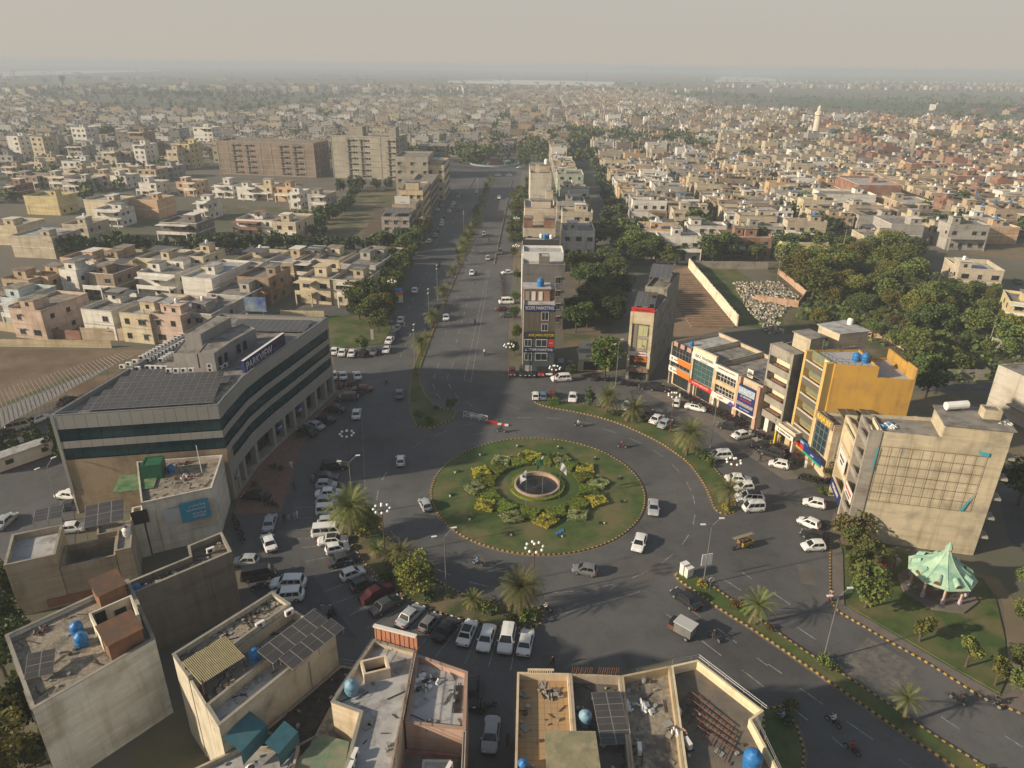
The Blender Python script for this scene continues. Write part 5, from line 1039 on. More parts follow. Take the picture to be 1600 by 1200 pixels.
RE.win(0, 11, 4.2, 1.4, 1.4, 2)
def cwall(name, label, pts, h, m, col=None, th=.25, cat='wall'):
    P = [Vector(p) for p in pts]; o = tag(empty(name, (P[0].x, P[0].y, 0)), label, cat)
    for a, c in zip(P[:-1], P[1:]):
        d = c - a; n = max(1, round(d.length / 3.2))
        for k in range(n):
            q = a + d * (k / n) - P[0]; put('panel', UC(m), o, (q.x, q.y, 0), math.atan2(d.y, d.x), None, col, (d.length / n - .16, th * .7, h * (.97 + .03 * math.sin(k * 5.3))))
            put('post', UC(m), o, (q.x, q.y, 0), math.atan2(d.y, d.x), None, col, (.2, th, h + .08)).location += Vector((-.16 * d.x / d.length, -.16 * d.y / d.length, 0))
    return o
cwall('boundary_wall', 'tall white boundary wall running beside the brick stacked plot', GL([(1152, 510), (1076, 418)]), 3.2, M_pl, (.68, .62, .48), .35)
st_ = MB(); st_.box(0, 1, 0, 1, 0, 1); stm = st_.mesh('brick_row', [mat('stacked_brick', (.29, .19, .12), (.22, .145, .09), 1.2, c3=(.17, .13, .09), sc3=.25, bump=.6)])
ord_ = lambda i: '%d%s' % (i + 1, {1: 'st', 2: 'nd', 3: 'rd'}.get((i + 1) % 10 if i + 1 not in (11, 12, 13) else 0, 'th'))
for j in range(27):
    y = 176 + j * 2.05; xl = 46.5 + max(0, (y - 178) * .02); xr = 57.6
    if y > 228: break
    o = tag(put('brick_row', stm, None, (xl, y, .02), .0, None, None, (xr - xl, 1.0, .5)), 'low row of stacked bricks beside the tall white wall, %s from the shops' % ord_(j), 'brick row', 'rows of bricks stacked beside the white wall')
cwall('boundary_wall', 'weathered grey boundary wall in front of the red brick house', GL([(1083, 419), (1200, 421)]), 2.6, M_concd)
cwall('boundary_wall', 'pinkish compound wall turning a corner around the white heaps', GL([(1215, 428), (1258, 464), (1246, 480), (1178, 470)]), 2.0, M_pl, (.42, .28, .2))
cwall('boundary_wall', 'low pink wall behind the concrete tower', GL([(1340, 524), (1385, 530), (1412, 548)]), 2.2, M_pl, (.45, .3, .22))
cwall('boundary_wall', 'pale wall along the wooded plot beside the lane', GL([(1430, 590), (1545, 594)]), 2.4, M_conc)
cwall('boundary_wall', 'pale panel wall at the far right of the wooded plot', GL([(1548, 543), (1680, 550)]), 2.6, M_pl, (.5, .48, .44))
cwall('boundary_wall', 'cream panelled wall at the edge of the ploughed field', GL([(-30, 541), (176, 544)]), 1.9, M_pl, (.46, .38, .25))
cwall('boundary_wall', 'stained old wall with a brick section behind the row of houses', GL([(-30, 512), (70, 527)]) , 2.6, M_pl, (.36, .29, .2)); cwall('boundary_wall', 'bare brick wall section below the white houses', GL([(72, 527), (128, 531)]), 2.4, M_brick)
cwall('boundary_wall', 'cream render wall below the white and pink houses', GL([(130, 531), (235, 533), (248, 520)]), 3.2, M_pl, (.46, .38, .27))
cwall('boundary_wall', 'cream slatted panel wall behind the long office', GL([(440, 497), (508, 498)]), 2.2, M_pl, (.50, .44, .27))
b = MB(); rw = random.Random(4)
plg = GL([(1145, 442), (1215, 440), (1250, 463), (1215, 500), (1225, 520), (1200, 522), (1165, 480)])
bx = [min(p.x for p in plg), max(p.x for p in plg), min(p.y for p in plg), max(p.y for p in plg)]
n = 0
while n < 1500:
    p = V2(rw.uniform(bx[0], bx[1]), rw.uniform(bx[2], bx[3]))
    if not inside(p, plg): continue
    n += 1; r_ = rw.uniform(.12, .55); T = Matrix.Translation((p.x, p.y, r_ * .3)) @ Matrix.Rotation(rw.uniform(0, 3), 4, Vector((rw.random(), rw.random(), rw.random() + .1)))
    b.box(-r_, r_, -r_ * .6, r_ * .6, -r_ * .3, r_ * .35, rw.choice([0, 0, 1, 2, 3]), T)
    if n % 4 == 0: b.box(-r_ * 1.6, r_ * 1.2, -r_ * 1.5, r_, -.05, .1, 2, T)
tag(b.build('white_heaps', [mat('off_white', (.50, .48, .43), (.36, .34, .3), 1), M_pl, M_soil, M_concd], col=(.5, .4, .3)), 'heaps of broken white ware scattered on the plot behind the shops', 'heaps', None, 'stuff')
# gazebo
GC_ = V2(55.6, 74.3)
gz = tag(empty('gazebo', (GC_.x, GC_.y, .17), rad(12)), 'mint green tent roofed gazebo with pink columns on the park lawn', 'gazebo')
def ngon(n, r, z, ph=0): return [Vector((r * math.cos(ph + 2 * math.pi * i / n), r * math.sin(ph + 2 * math.pi * i / n), z)) for i in range(n)]
b = MB(); b.prism([p.xy for p in ngon(8, 6.1, 0)], 0, .25, 0, 0); b.build('platform', [M_paver], gz)
NG = 9; prof = [(5.3, 3.1), (4.5, 3.55), (3.3, 4.15), (2.0, 4.95), (.95, 5.95), (.42, 6.75)]
for i in range(NG):
    b = MB(); a0_, a1_ = 2 * math.pi * i / NG, 2 * math.pi * (i + 1) / NG
    for (ra, za), (rb, zb) in zip(prof[:-1], prof[1:]):
        P = lambda r, z, a: (r * math.cos(a), r * math.sin(a), z)
        b.face([P(ra, za, a0_), P(ra, za, a1_), P(rb, zb, a1_), P(rb, zb, a0_)])
    b.build('roof_panel', [M_mint], gz)
    b = MB()
    for (ra, za), (rb, zb) in zip(prof[:-1], prof[1:]): b.tube((ra * math.cos(a0_), ra * math.sin(a0_), za + .02), (rb * math.cos(a0_), rb * math.sin(a0_), zb + .02), .05, n=4)
    b.build('ridge', [M_mint], gz)
    am = (a0_ + a1_) / 2; cm = math.cos(math.pi / NG)
    b = MB(); n = 8
    pts0 = [(4.95 * cm, .55 * math.cos(math.pi * k / n), 3.25 + .62 * math.sin(math.pi * k / n)) for k in range(n + 1)]
    pts1 = [(3.6 * cm, .5 * math.cos(math.pi * k / n), 3.8 + .6 * math.sin(math.pi * k / n)) for k in range(n + 1)]
    for k in range(n): b.face([pts0[k], pts0[k + 1], pts1[k + 1], pts1[k]])
    d_ = b.build('dormer', [M_mint], gz, rz=am); b = MB(); b.face(pts0); b.build('dormer_face', [M_rust], d_, (.01, 0, 0))
    pk_ = MB(); c, s_ = math.cos(a0_) * 4.3, math.sin(a0_) * 4.3
    pk_.box(c - .22, c + .22, s_ - .22, s_ + .22, .25, 1.0, 1); pk_.box(c - .15, c + .15, s_ - .15, s_ + .15, 1.0, 3.1, 0); pk_.box(c - .3, c + .3, s_ - .3, s_ + .3, 2.9, 3.15, 0)
    pk_.build('column', [mat('pink_column', (.50, .36, .27)), mat('lilac_base', (.42, .36, .42))], gz)
b = MB(); b.lathe((0, 0, 3.0), [(4.9, 0), (4.9, .16), (4.6, .16)], 18); b.build('eave_beam', [M_syel], gz)
b = MB(); b.lathe((0, 0, 6.55), [(.48, 0), (.48, .55), (.5, .6)], 8); b.build('cupola', [mat('pink_column', (.5, .36, .27))], gz)
b = MB(); b.lathe((0, 0, 7.1), [(.62, 0), (.35, .55), (.05, 1.0), (.001, 1.25)], 8); b.build('cupola_roof', [M_mint], gz)
gz.scale = (.77, .77, .92)
# leaves
def leafquads(b, pts, size, rq, mi=0, up=.5):
    for p in pts:
        d = Vector((rq.gauss(0, 1), rq.gauss(0, 1), rq.gauss(up, 1))).normalized(); h = Vector((rq.gauss(0, 1), rq.gauss(0, 1), rq.gauss(0, 1)))
        x = d.cross(h).normalized(); y = d.cross(x); s = size * rq.uniform(.6, 1.35)
        b.face([p - x * s * .5 - y * s * .3, p + x * s * .5 - y * s * .3, p + x * s * .35 + y * s * .5, p - x * s * .35 + y * s * .5], mi)
def crown(seed, r, z0, z1, n, leaf, kind='broad', mats=None):
    q = random.Random(seed); b = MB(); cl = []
    H_ = z1 - z0
    for k in range({'broad': 16, 'open': 11, 'col': 12, 'cone': 14, 'bush': 8}[kind]):
        t = q.random(); z = z0 + H_ * (.15 + .7 * t)
        if kind in ('broad', 'open', 'bush'): rr_ = r * (math.sin(math.pi * min(1, .18 + .72 * t)) ** .6) * q.uniform(.35, .8)
        elif kind == 'col': rr_ = r * .45 * q.random()
        else: rr_ = r * (1 - t) * q.uniform(.2, .75)
        a = q.uniform(0, 6.28); cl.append((Vector((rr_ * math.cos(a), rr_ * math.sin(a), z)), r * q.uniform(.28, .5) * (1 if kind != 'cone' else (1.15 - t))))
    for i in range(n):
        c, cr_ = cl[q.randrange(len(cl))]
        d = Vector((q.gauss(0, 1), q.gauss(0, 1), q.gauss(.15, .8))).normalized()
        p = c + d * cr_ * q.uniform(.55, 1.08)
        if p.z < z0 * .85: p.z = z0 * .85 + q.random() * .2
        leafquads(b, [p], leaf, q, 0 if q.random() < .78 else 1)
    return b.mesh('crown', mats)
def trunkm(seed, h, r=.16, bare=False):
    q = random.Random(seed); b = MB(); p = Vector((0, 0, 0)); top = Vector((q.uniform(-.2, .2), q.uniform(-.2, .2), h * .55))
    b.tube(p, top, r, r * .7, 7)
    for k in range(5):
        a = q.uniform(0, 6.28) + k * 1.2; e = top + Vector((math.cos(a) * h * .22, math.sin(a) * h * .22, h * q.uniform(.18, .32)))
        b.tube(top - Vector((0, 0, h * .04 * k)), e, r * .5, r * .2, 5)
    return b.mesh('trunk', [M_bark])
def pair(kind, mats, leaf, n, r=2.6, z0=1.7, z1=6, seeds=(1, 2, 3)):
    return [(crown(s * 13 + n, r, z0, z1, n, leaf, kind, mats), trunkm(s, z1, .17)) for s in seeds]
M_leafg2 = leafm('leaf_sunny', (.22, .19, .03), (.13, .14, .03), 2)
TREES = {
    'broad': pair('broad', [M_leaf, M_leafy], .27, 3800), 'dark': pair('broad', [M_leafd, M_leaf], .27, 3800),
    'gold': pair('broad', [M_leafy, M_leafg2], .2, 5200, 2.3, 1.0, 5), 'open': pair('open', [M_leaf, M_leafy], .28, 1500, 2.2, 1.9, 5.2),
    'sapling': pair('open', [M_leafy, M_leaf], .26, 800, 1.5, 1.6, 4.4), 'col': pair('col', [M_leafd, M_leaf], .3, 1500, 1.5, .8, 6),
    'cone': pair('cone', [M_leafd, M_leaf], .3, 1500, 1.9, .5, 6, (1, 2)), 'bright': pair('broad', [mat('leaf_bright', (.05, .10, .015), (.09, .14, .022), 1), M_leafy], .3, 3000, 2.9, 1.5, 6.5, (4,)),
    'far': pair('broad', [M_leafd, M_leaf], .75, 380, 2.7, 1.2, 6, (1, 2, 3, 4)), 'farcol': pair('col', [M_leafd, M_leaf], .6, 260, 1.6, .8, 6),
    'brown': pair('open', [mat('leaf_brown', (.14, .10, .04), (.09, .08, .03), 2), M_leafy], .26, 900, 2, 1, 4, (5,))}
BUSH = {k: [crown(60 + i, 1.0, .1, 1.1, 420, .17, 'bush', m) for i in range(2)] for k, m in
        {'green': [M_leaf, M_hedge], 'dark': [M_leafd, M_leaf], 'gold': [M_leafgold, M_leafy], 'red': [mat('leaf_red', (.14, .05, .03), (.09, .05, .025), 2), M_leaf]}.items()}
def tree(p, h, kind, label, group=None, wide=1.0, z=.0, cat='tree', name='tree'):
    v = TREES[kind]; cm_, tm_ = v[RN.randrange(len(v))]; ref = {'gold': 5, 'open': 5.2, 'sapling': 4.4, 'bright': 6.5, 'brown': 4}.get(kind, 6.0); s = h / ref
    t = tag(empty(name, (p[0], p[1], z), RN.uniform(0, 6.28)), label, cat, group)
    put('trunk', tm_, t, scale=(s, s, s)); put('crown', cm_, t, scale=(s * wide, s * wide, s)); return t
def bush(p, s, kind, label, group=None, z=.1, name='shrub', hz=1.0):
    return tag(put(name, BUSH[kind][RN.randrange(2)], None, (p[0], p[1], z), RN.uniform(0, 6), scale=(s, s, s * hz)), label, 'shrub', group)
def palmm(seed, th, fr, nf, droop, dry=.15):
    q = random.Random(seed); b = MB(); t = MB(); k_ = 7
    lean = Vector((q.uniform(-.06, .06), q.uniform(-.06, .06), 1))
    for i in range(k_):
        a, c = lean * (th * i / k_), lean * (th * (i + 1) / k_); t.tube(a, c, .27 - .01 * i, .22 - .01 * i, 8)
    top = lean * th
    for i in range(nf):
        a = i * 2.39996 + q.uniform(-.1, .1); el = 1.25 - 1.9 * (i / nf) ** 1.0 + q.uniform(-.1, .1); L_ = fr * q.uniform(.85, 1.1)
        p = top.copy(); d = Vector((math.cos(a) * math.cos(el), math.sin(a) * math.cos(el), math.sin(el))); seg = 7; mi = 1 if (i / nf > 1 - dry) else 0
        side = Vector((-math.sin(a), math.cos(a), 0))
        for s in range(seg):
            p2 = p + d * (L_ / seg); upv = side.cross(d).normalized(); w_ = .03
            b.face([p - side * w_, p + side * w_, p2 + side * w_ * .7, p2 - side * w_ * .7], mi)
            for u in range(3):
                c = p.lerp(p2, u / 3); ll = fr * .2 * (1 - .55 * abs((s + u / 3) / seg - .4))
                for sg in (-1, 1):
                    e = c + side * sg * ll * .78 + d * ll * .6 - upv * (-.12 + .10 * q.random()) * ll * 2
                    b.face([c - d * .035, c + d * .035, e], mi)
            p = p2; d = (d + Vector((0, 0, -droop * (.5 + s / seg)))).normalized()
    return b.mesh('fronds', [M_palm, M_palmd]), t.mesh('trunk', [M_bark])
PALM = {'date': [palmm(1, 4.6, 3.5, 110, .2, .1), palmm(2, 4.2, 3.3, 100, .21, .12)], 'low': [palmm(3, 1.3, 2.0, 46, .16, .2)], 'mid': [palmm(4, 3.2, 2.4, 42, .17, .15), palmm(5, 3.6, 2.6, 44, .18, .1)],
        'thin': [palmm(6, 4.0, 2.2, 30, .12, .1)]}
def palm(p, kind, s, label, group=None, z=.12):
    f_, t_ = PALM[kind][RN.randrange(len(PALM[kind]))]
    o = tag(empty('palm_tree', (p[0], p[1], z), RN.uniform(0, 6.28)), label, 'palm tree', group); put('trunk', t_, o, scale=s); put('crown', f_, o, scale=s); return o
FC = V2(4.2, 98.0)
ft = tag(empty('fountain', (FC.x, FC.y, .12)), 'round stone rimmed fountain basin with dark still water in the roundabout', 'fountain')
b = MB()
def circ(r, n=40): return [V2(r * math.cos(2 * math.pi * i / n), r * math.sin(2 * math.pi * i / n)) for i in range(n)]
b.ring(circ(3.7), circ(3.38), 0, .7); b.build('rim', [mat('pink_stone', (.42, .30, .22), (.34, .25, .19), 1.5)], ft)
b = MB(); b.face([(p.x, p.y, .12) for p in circ(3.3)]); b.build('water', [mat('dark_water', (.018, .02, .018), rough=.1, spec=.6)], ft)
b = MB()
for r_ in (.5, .9, 1.3, 1.7, 2.1): b.ring(circ(r_ + .05, 28), circ(r_, 28), .1, .22)
for k in range(12): a = k * math.pi / 6; b.tube((2.5 * math.cos(a), 2.5 * math.sin(a), .1), (2.5 * math.cos(a), 2.5 * math.sin(a), .35), .04)
b.build('pipe_ring', [M_black], ft)
def leafy_prism(name, poly, h, m, label, group, n=180, leaf=.16, cat='hedge', z=.13):
    P = ccw(poly); c = sum(P, V2(0, 0)) / len(P); L_ = [p - c for p in P]; b = MB(); q = random.Random(len(label) + int(c.x * 9)); b.prism(inset(L_, .12), 0, h * .85, 0, 0)
    mnx, mxx, mny, mxy = min(p.x for p in L_), max(p.x for p in L_), min(p.y for p in L_), max(p.y for p in L_); k = 0
    while k < n:
        p = V2(q.uniform(mnx, mxx), q.uniform(mny, mxy))
        if inside(p, L_): leafquads(b, [Vector((p.x, p.y, h * q.uniform(.78, 1.08)))], leaf, q, q.randrange(len(m)), 1); k += 1
    per = resample([tuple(p) for p in L_], .16, True)
    for p, d in per:
        for zz in (.25, .6, .9): leafquads(b, [Vector((p.x, p.y, h * zz))], leaf, q, q.randrange(len(m)), 0)
    return tag(b.build(name, m, None, (c.x, c.y, z)), label, cat, group)
q_ = random.Random(3); b = MB(); b.ring(circ(4.4), circ(3.8), 0, .42)
for i in range(900): a = q_.uniform(0, 6.28); r_ = q_.uniform(3.8, 4.45); leafquads(b, [Vector((r_ * math.cos(a), r_ * math.sin(a), q_.uniform(.2, .48)))], .15, q_, q_.randrange(2), .8)
tag(b.build('hedge', [M_hedge, M_leaf], None, (FC.x, FC.y, .13)), 'low clipped hedge ring hugging the fountain basin', 'hedge')
NB_ = 12
CK = lambda a: 'one two three four five six seven eight nine ten eleven twelve'.split()[(round((math.pi / 2 - a) / (math.pi / 6)) - 1) % 12] + ' o\'clock'
for k in range(NB_):
    a = 2 * math.pi * (k + .5) / NB_ + .1; da = math.pi / NB_
    P = lambda r, t: FC + V2(r * math.cos(t), r * math.sin(t) * .97)
    leafy_prism('hedge', [P(6.9, a - da * .92), P(6.9, a), P(6.9, a + da * .92), P(9.6, a + da * .35), P(9.6, a - da * .35)], .55, [M_hedge, M_leaf], 'clipped green hedge wedge of the fountain ring at %s' % CK(a), 'hedge wedges around the fountain', 260, .17)
    a += da; gold = k % 2 == 0; c = P(10.0, a)
    dr = V2(math.cos(a), math.sin(a)); dt_ = V2(-dr.y, dr.x)
    leafy_prism('flower_bed', [c - dr * 1.9, c + dt_ * 2.1 + dr * .2, c + dr * 1.9, c - dt_ * 2.1 + dr * .2], .5, [M_leafgold, M_leafy] if gold else [M_leafpale, M_leafy],
                'diamond bed of %s foliage around the fountain at %s' % ('golden yellow' if gold else 'pale silvery green', CK(a)), '%s beds around the fountain' % ('golden' if gold else 'pale'), 380, .17, 'flower bed')
    bush(P(10.1, a), .42, 'dark' if not gold else 'green', 'dark round shrub in the centre of the %s bed at %s' % ('golden' if gold else 'pale', CK(a)), 'round shrubs in the %s beds' % ('golden' if gold else 'pale'), .5)
    bush(P(9.6, a + da * .55), .7, 'green', 'bright ball clipped shrub beside the fountain bed at %s' % CK(a), 'ball shrubs between the beds', .1, hz=1.3)
    bush(P(13.8, a + .1), .42, 'dark', 'small dark shrub on the outer roundabout lawn at %s' % CK(a), 'small shrubs on the roundabout lawn', .1, hz=.9)
    b = MB(); b.box(-.13, .13, -.1, .1, 0, .22); p = P(14.1, a + .13); tag(b.build('garden_lamp', [M_white], None, (p.x, p.y, .15)), 'small white ground spotlight on the outer roundabout lawn at %s' % CK(a), 'garden light', 'spotlights on the roundabout lawn')
for (px, py, h, m, lb) in ((821.5, 793, 6.6, [M_white, M_white], 'flagpole left of the basin flying a white flag with a blue mark'), (847, 781, 7.8, [mat('flag_green', (.02, .09, .04)), M_white], 'tallest flagpole in front of the basin with a green and white flag'), (873.5, 780, 6.8, [M_white, M_white], 'flagpole right of the basin with a small white flag')):
    p = G(px, py); f = tag(empty('flagpole', (p.x, p.y, .13)), lb, 'flagpole'); b = MB(); b.tube((0, 0, 0), (0, 0, h), .05, .03, 6); b.build('pole', [M_steel], f)
    b = MB(); n = 6
    for i in range(n):
        for j in range(4):
            P = lambda i, j: (-(i * .16) * (1 if px < 860 else -1), .08 * math.sin(i * 1.1 + j), h - .1 - j * .38 - i * .16)
            b.face([P(i, j), P(i + 1, j), P(i + 1, j + 1), P(i, j + 1)], 0 if j > 0 or i > 1 else 1)
    fl = b.build('flag', m, f)
    if px < 840: b = MB(); b.lathe((0, 0, 0), [(.22, 0), (.22, .02)], 10); b.build('emblem', [M_sblue], fl, (-.45, -.12, h - 1.1), 0).rotation_euler = (rad(90), 0, 0)
p = G(869, 838); b = MB()
for i in range(5): b.face([(i * .3, .05 * i, .06 + .05 * (i % 2)), (i * .3 + .3, .05 * i + .05, .06 + .05 * ((i + 1) % 2)), (i * .3 + .5, .05 * i + .65, .1), (i * .3 + .2, .05 * i + .6, .08)])
tag(b.build('blue_cloth', [M_blue], None, (p.x, p.y, .15), .5), 'crumpled blue sheet lying on the near side of the roundabout lawn', 'sheet')
def globelamp():
    o = empty('street_lamp', (0, 0, 0)); b = MB(); b.tube((0, 0, 0), (0, 0, 1.0), .16, .13, 8); b.tube((0, 0, 1), (0, 0, 7.9), .085, .06, 8); b.build('pole', [M_rust], o)
    b = MB()
    for k in range(8):
        a = k * math.pi / 4 + .2; x, y = math.cos(a), math.sin(a); b.path([(0, 0, 7.2), (x * .6, y * .6, 7.35), (x * 1.05, y * 1.05, 7.5)], .025, 4)
    b.build('arms', [M_rust], o)
    g = MB(); g.lathe((0, 0, -.2), [(.001, 0), (.14, .06), (.2, .2), (.14, .34), (.001, .4)], 10); gm = g.mesh('globe', [M_lampg], True)
    for k in range(8): a = k * math.pi / 4 + .2; put('globe', gm, o, (math.cos(a) * 1.08, math.sin(a) * 1.08, 7.68))
    put('globe', gm, o, (0, 0, 8.15)); return o
def tall():
    o = empty('street_light', (0, 0, 0)); b = MB(); b.tube((0, 0, 0), (0, 0, 9.2), .09, .055, 7); b.tube((0, 0, 0), (0, 0, .5), .16, n=6)
    b.tube((0, 0, 9.2), (1.1, .35, 10.0), .04, n=5); b.tube((0, 0, 9.2), (-1.1, -.35, 9.7), .04, n=5); b.build('pole', [M_steel], o)
    for s, z in ((1, 10.0), (-1, 9.7)):
        b = MB(); b.box(-.1, .55, -.13, .13, 0, .09); h_ = b.build('lamp_head', [M_white], o, (s * 1.1, s * .35, z), 0 if s > 0 else math.pi)
    return o
_gl = globelamp(); _tl = tall(); used = set()
def lampat(proto, px, py, rz, label, group=None, s=1.0):
    p = G(px, py); o = proto if id(proto) not in used else copy_tree(proto); used.add(id(proto)); o.location = (p.x, p.y, .03); o.rotation_euler = (0, 0, rz); o.scale = (s, s, s); tag(o, label, 'street lamp', group)
for px, py, lb in [(602, 868, 'in the palm verge beside the golden tree'), (548, 742, 'rising behind the big date palm of the car park verge'), (833, 932, 'beside the big palm at the foot of the roundabout'), (865, 630, 'in front of the slim dark office building'),
                   (1136, 788, 'by the palm at the tip of the east verge'), (1047, 676, 'in front of the orange sign shop'), (795, 592, 'left of the slim dark office building'), (615, 482, 'by the striped advert stand on the boulevard edge'),
                   (661, 372, 'where the service lane of the shop row starts'), (806, 420, 'at the kerb below the white walled block'), (807, 372, 'among the trees below the cream blank block')]:
    lampat(_gl, px, py, 0, 'globe ring lamp post ' + lb)
for px, py, rz, lb in [(697.5, 932, .3, 'beside the small palm of the lower verge'), (1098.7, 913, .1, 'above the two white cabinets of the median'), (1286, 1032, .1, 'on the median opposite the park lawn'), (553, 806, .2, 'piercing the crown of the big date palm'),
                       (649, 577, 1.4, 'nearest the median tip'), (671, 513, 1.4, 'second along the boulevard palms'), (684, 470, 1.4, 'third along the boulevard palms'), (1110, 700, .2, 'rising from the east verge bushes'), (962, 602, .6, 'below the big bright tree'), (1588, 1236, .1, 'at the lower right end of the median'),
                       (98, 815, 1, 'on the road left of the long office'), (1213, 448, .5, 'on the green lawn by the white heaps'), (725, 372, 1.4, 'far along the boulevard, behind the double palms'), (746, 312, 1.4, 'farthest along the boulevard')]:
    lampat(_tl, px, py, rz, 'slender grey twin arm street light ' + lb, None, 1.0)
for px, py, h, lb in [(12, 512, 9, 'leftmost leaning pole behind the field wall'), (234, 532, 8, 'pole in front of the pink and cream houses'), (88, 396, 8, 'pole in the dark trees of the tree lined street'), (118, 454, 8, 'pole before the white slot windowed house'), (1312, 412, 12, 'double pole beside the east lane'), (1440, 412, 9, 'pole on the orange plot by the round tree'), (1544, 540, 6, 'pole at the pale wall of the wooded plot'), (914, 412, 8, 'pole behind the bare yard'), (1590, 260, 10, 'pole at the far east edge'), (52, 352, 8, 'pole before the yellow cream blank house')]:
    p = G(px, py); o = tag(empty('utility_pole', (p.x, p.y, 0)), 'concrete utility pole, ' + lb, 'utility pole'); b = MB(); b.tube((0, 0, 0), (.1, 0, h), .14, .09, 6); b.build('pole', [M_conc], o); b = MB(); b.tube((-.9, 0, h - .5), (.9, 0, h - .5), .05, n=4); b.tube((-.7, 0, h - 1.2), (.7, 0, h - 1.2), .05, n=4); b.build('crossarm', [M_conc], o)
# vehicles
def carmesh(kind):
    S = {'sedan': (4.45, 1.74, 1.44, .92, (-2.2, -1.35, -.95, .55, 1.15), .72), 'hatch': (3.5, 1.5, 1.5, .92, (-1.72, -1.55, -1.3, .25, .95), .72), 'suv': (4.7, 1.86, 1.75, 1.08, (-2.3, -2.05, -1.8, .55, 1.25), .82),
         'van': (3.5, 1.45, 1.82, 1.0, (-1.74, -1.68, -1.55, .95, 1.5), .62), 'minivan': (4.6, 1.75, 1.95, 1.1, (-2.25, -2.15, -2.0, 1.35, 1.95), .7)}[kind]
    L_, W_, H_, bz, (g0, g0b, r0_, r1_, g1), _ = S; w_ = W_ / 2
    b = MB(); st = []
    N = 14
    for i in range(N + 1):
        x = -L_ / 2 + L_ * i / N; e = min(1, (1 - abs(2 * i / N - 1)) * 7 + .0)
        sx = .80 + .2 * min(1, e ** .5); zt = bz
        if x > g1: zt = bz - (x - g1) / (L_ / 2 - g1) * .24
        elif x < g0b: zt = bz - .05
        if i in (0, N): zt -= .12
        zl = .22 + (.1 if i in (0, N) else 0)
        st.append((x, w_ * sx, zl, zt))
    rings = []
    for x, ww, zl, zt in st:
        hh = zt - zl; rings.append([(x, -ww * .9, zl), (x, -ww, zl + hh * .3), (x, -ww, zl + hh * .68), (x, -ww * .93, zt - .03), (x, -ww * .6, zt + .015), (x, ww * .6, zt + .015), (x, ww * .93, zt - .03), (x, ww, zl + hh * .68), (x, ww, zl + hh * .3), (x, ww * .9, zl)])
    k = 0
    for r_ in rings: b.v += r_
    n = 10
    for i in range(N):
        for j in range(n - 1): a = i * n + j; b.f.append((a, a + n, a + n + 1, a + 1)); b.m.append(0)
        b.f.append((i * n + n - 1, (i + 1) * n + n - 1, (i + 1) * n, i * n)); b.m.append(1)
    b.f.append(tuple(range(n))); b.m.append(0); b.f.append(tuple(N * n + j for j in reversed(range(n)))); b.m.append(0)
    wb, wt = w_ * .93, w_ * .74; zb = bz - .04
    if kind in ('van', 'minivan'): wt = w_ * .85
    C = [(g0b, zb, wb), (g1, zb, wb), (r1_, H_ - .04, wt), (r0_, H_ - .04, wt)]
    xm = (r0_ + r1_) / 2
    k = len(b.v)
    P = []
    for s in (-1, 1): P += [(g0b, s * wb, zb), (g1, s * wb, zb), (r1_, s * wt, H_ - .05), (xm, s * wt, H_ - .01), (r0_, s * wt, H_ - .05)]
    b.v += P; b.v += [(xm, 0, H_ + .03), (r1_ - .02, 0, H_ - .01), (r0_ + .02, 0, H_ - .01)]
    f = [(0, 1, 2, 3, 4), (9, 8, 7, 6, 5), (1, 6, 7, 11, 2), (5, 0, 4, 12, 9), (2, 11, 10, 3), (11, 7, 8, 10), (3, 10, 12, 4), (10, 8, 9, 12)]
    for q in f: b.f.append(tuple(k + i for i in q)); b.m.append(0)
    body = b.mesh('body', [M_car, M_black], False);
    me = body
    for p in me.polygons: p.use_smooth = False
    g = MB()
    def lerp3(a, c, t): return Vector(a).lerp(Vector(c), t)
    for (xa, xb, sg) in ((g1, r1_, 1), (g0b, r0_, -1)):
        a = Vector((xa, -wb, zb)); c = Vector((xa, wb, zb)); d = Vector((xb, wt, H_ - .05)); e = Vector((xb, -wt, H_ - .05))
        nrm = (c - a).cross(e - a).normalized() * (sg); off = nrm * (.015 if nrm.x * sg > 0 else -.015)
        m_ = lambda s, t: a.lerp(c, s).lerp(e.lerp(d, s), t) + Vector((sg * .015, 0, .012))
        g.face([m_(.06, .06), m_(.94, .06), m_(.93, .94), m_(.07, .94)])
    for s in (-1, 1):
        a = Vector((g0b, s * wb, zb)); c = Vector((g1, s * wb, zb)); d = Vector((r1_, s * wt, H_ - .05)); e = Vector((r0_, s * wt, H_ - .05))
        m_ = lambda u, t: a.lerp(c, u).lerp(e.lerp(d, u), t) + Vector((0, s * .015, .0))
        cuts = ((.06, .32), (.35, .63), (.66, .93)) if kind in ('suv', 'minivan', 'van') else ((.12, .49), (.53, .90))
        for u0_, u1_ in cuts: g.face([m_(u0_, .12), m_(u1_, .12), m_(u1_, .88), m_(u0_, .88)])
    glass = g.mesh('window', [M_carglass])
    wm = MB(); rr_ = .31 if kind != 'suv' else .37
    for s in (0,): pass
    k_ = 14
    wm.tube((0, -.1, 0), (0, .1, 0), rr_, rr_, k_, 0); wm.tube((0, -.115, 0), (0, .115, 0), rr_ * .6, rr_ * .6, 10, 1)
    wheel = wm.mesh('wheel', [M_tyre, M_rim])
    hm = MB(); hm.box(-.04, .04, -.18, .18, -.06, .07); head = hm.mesh('headlight', [M_head]); tm = MB(); tm.box(-.03, .03, -.15, .15, -.08, .1); tail = tm.mesh('tail_light', [M_red])
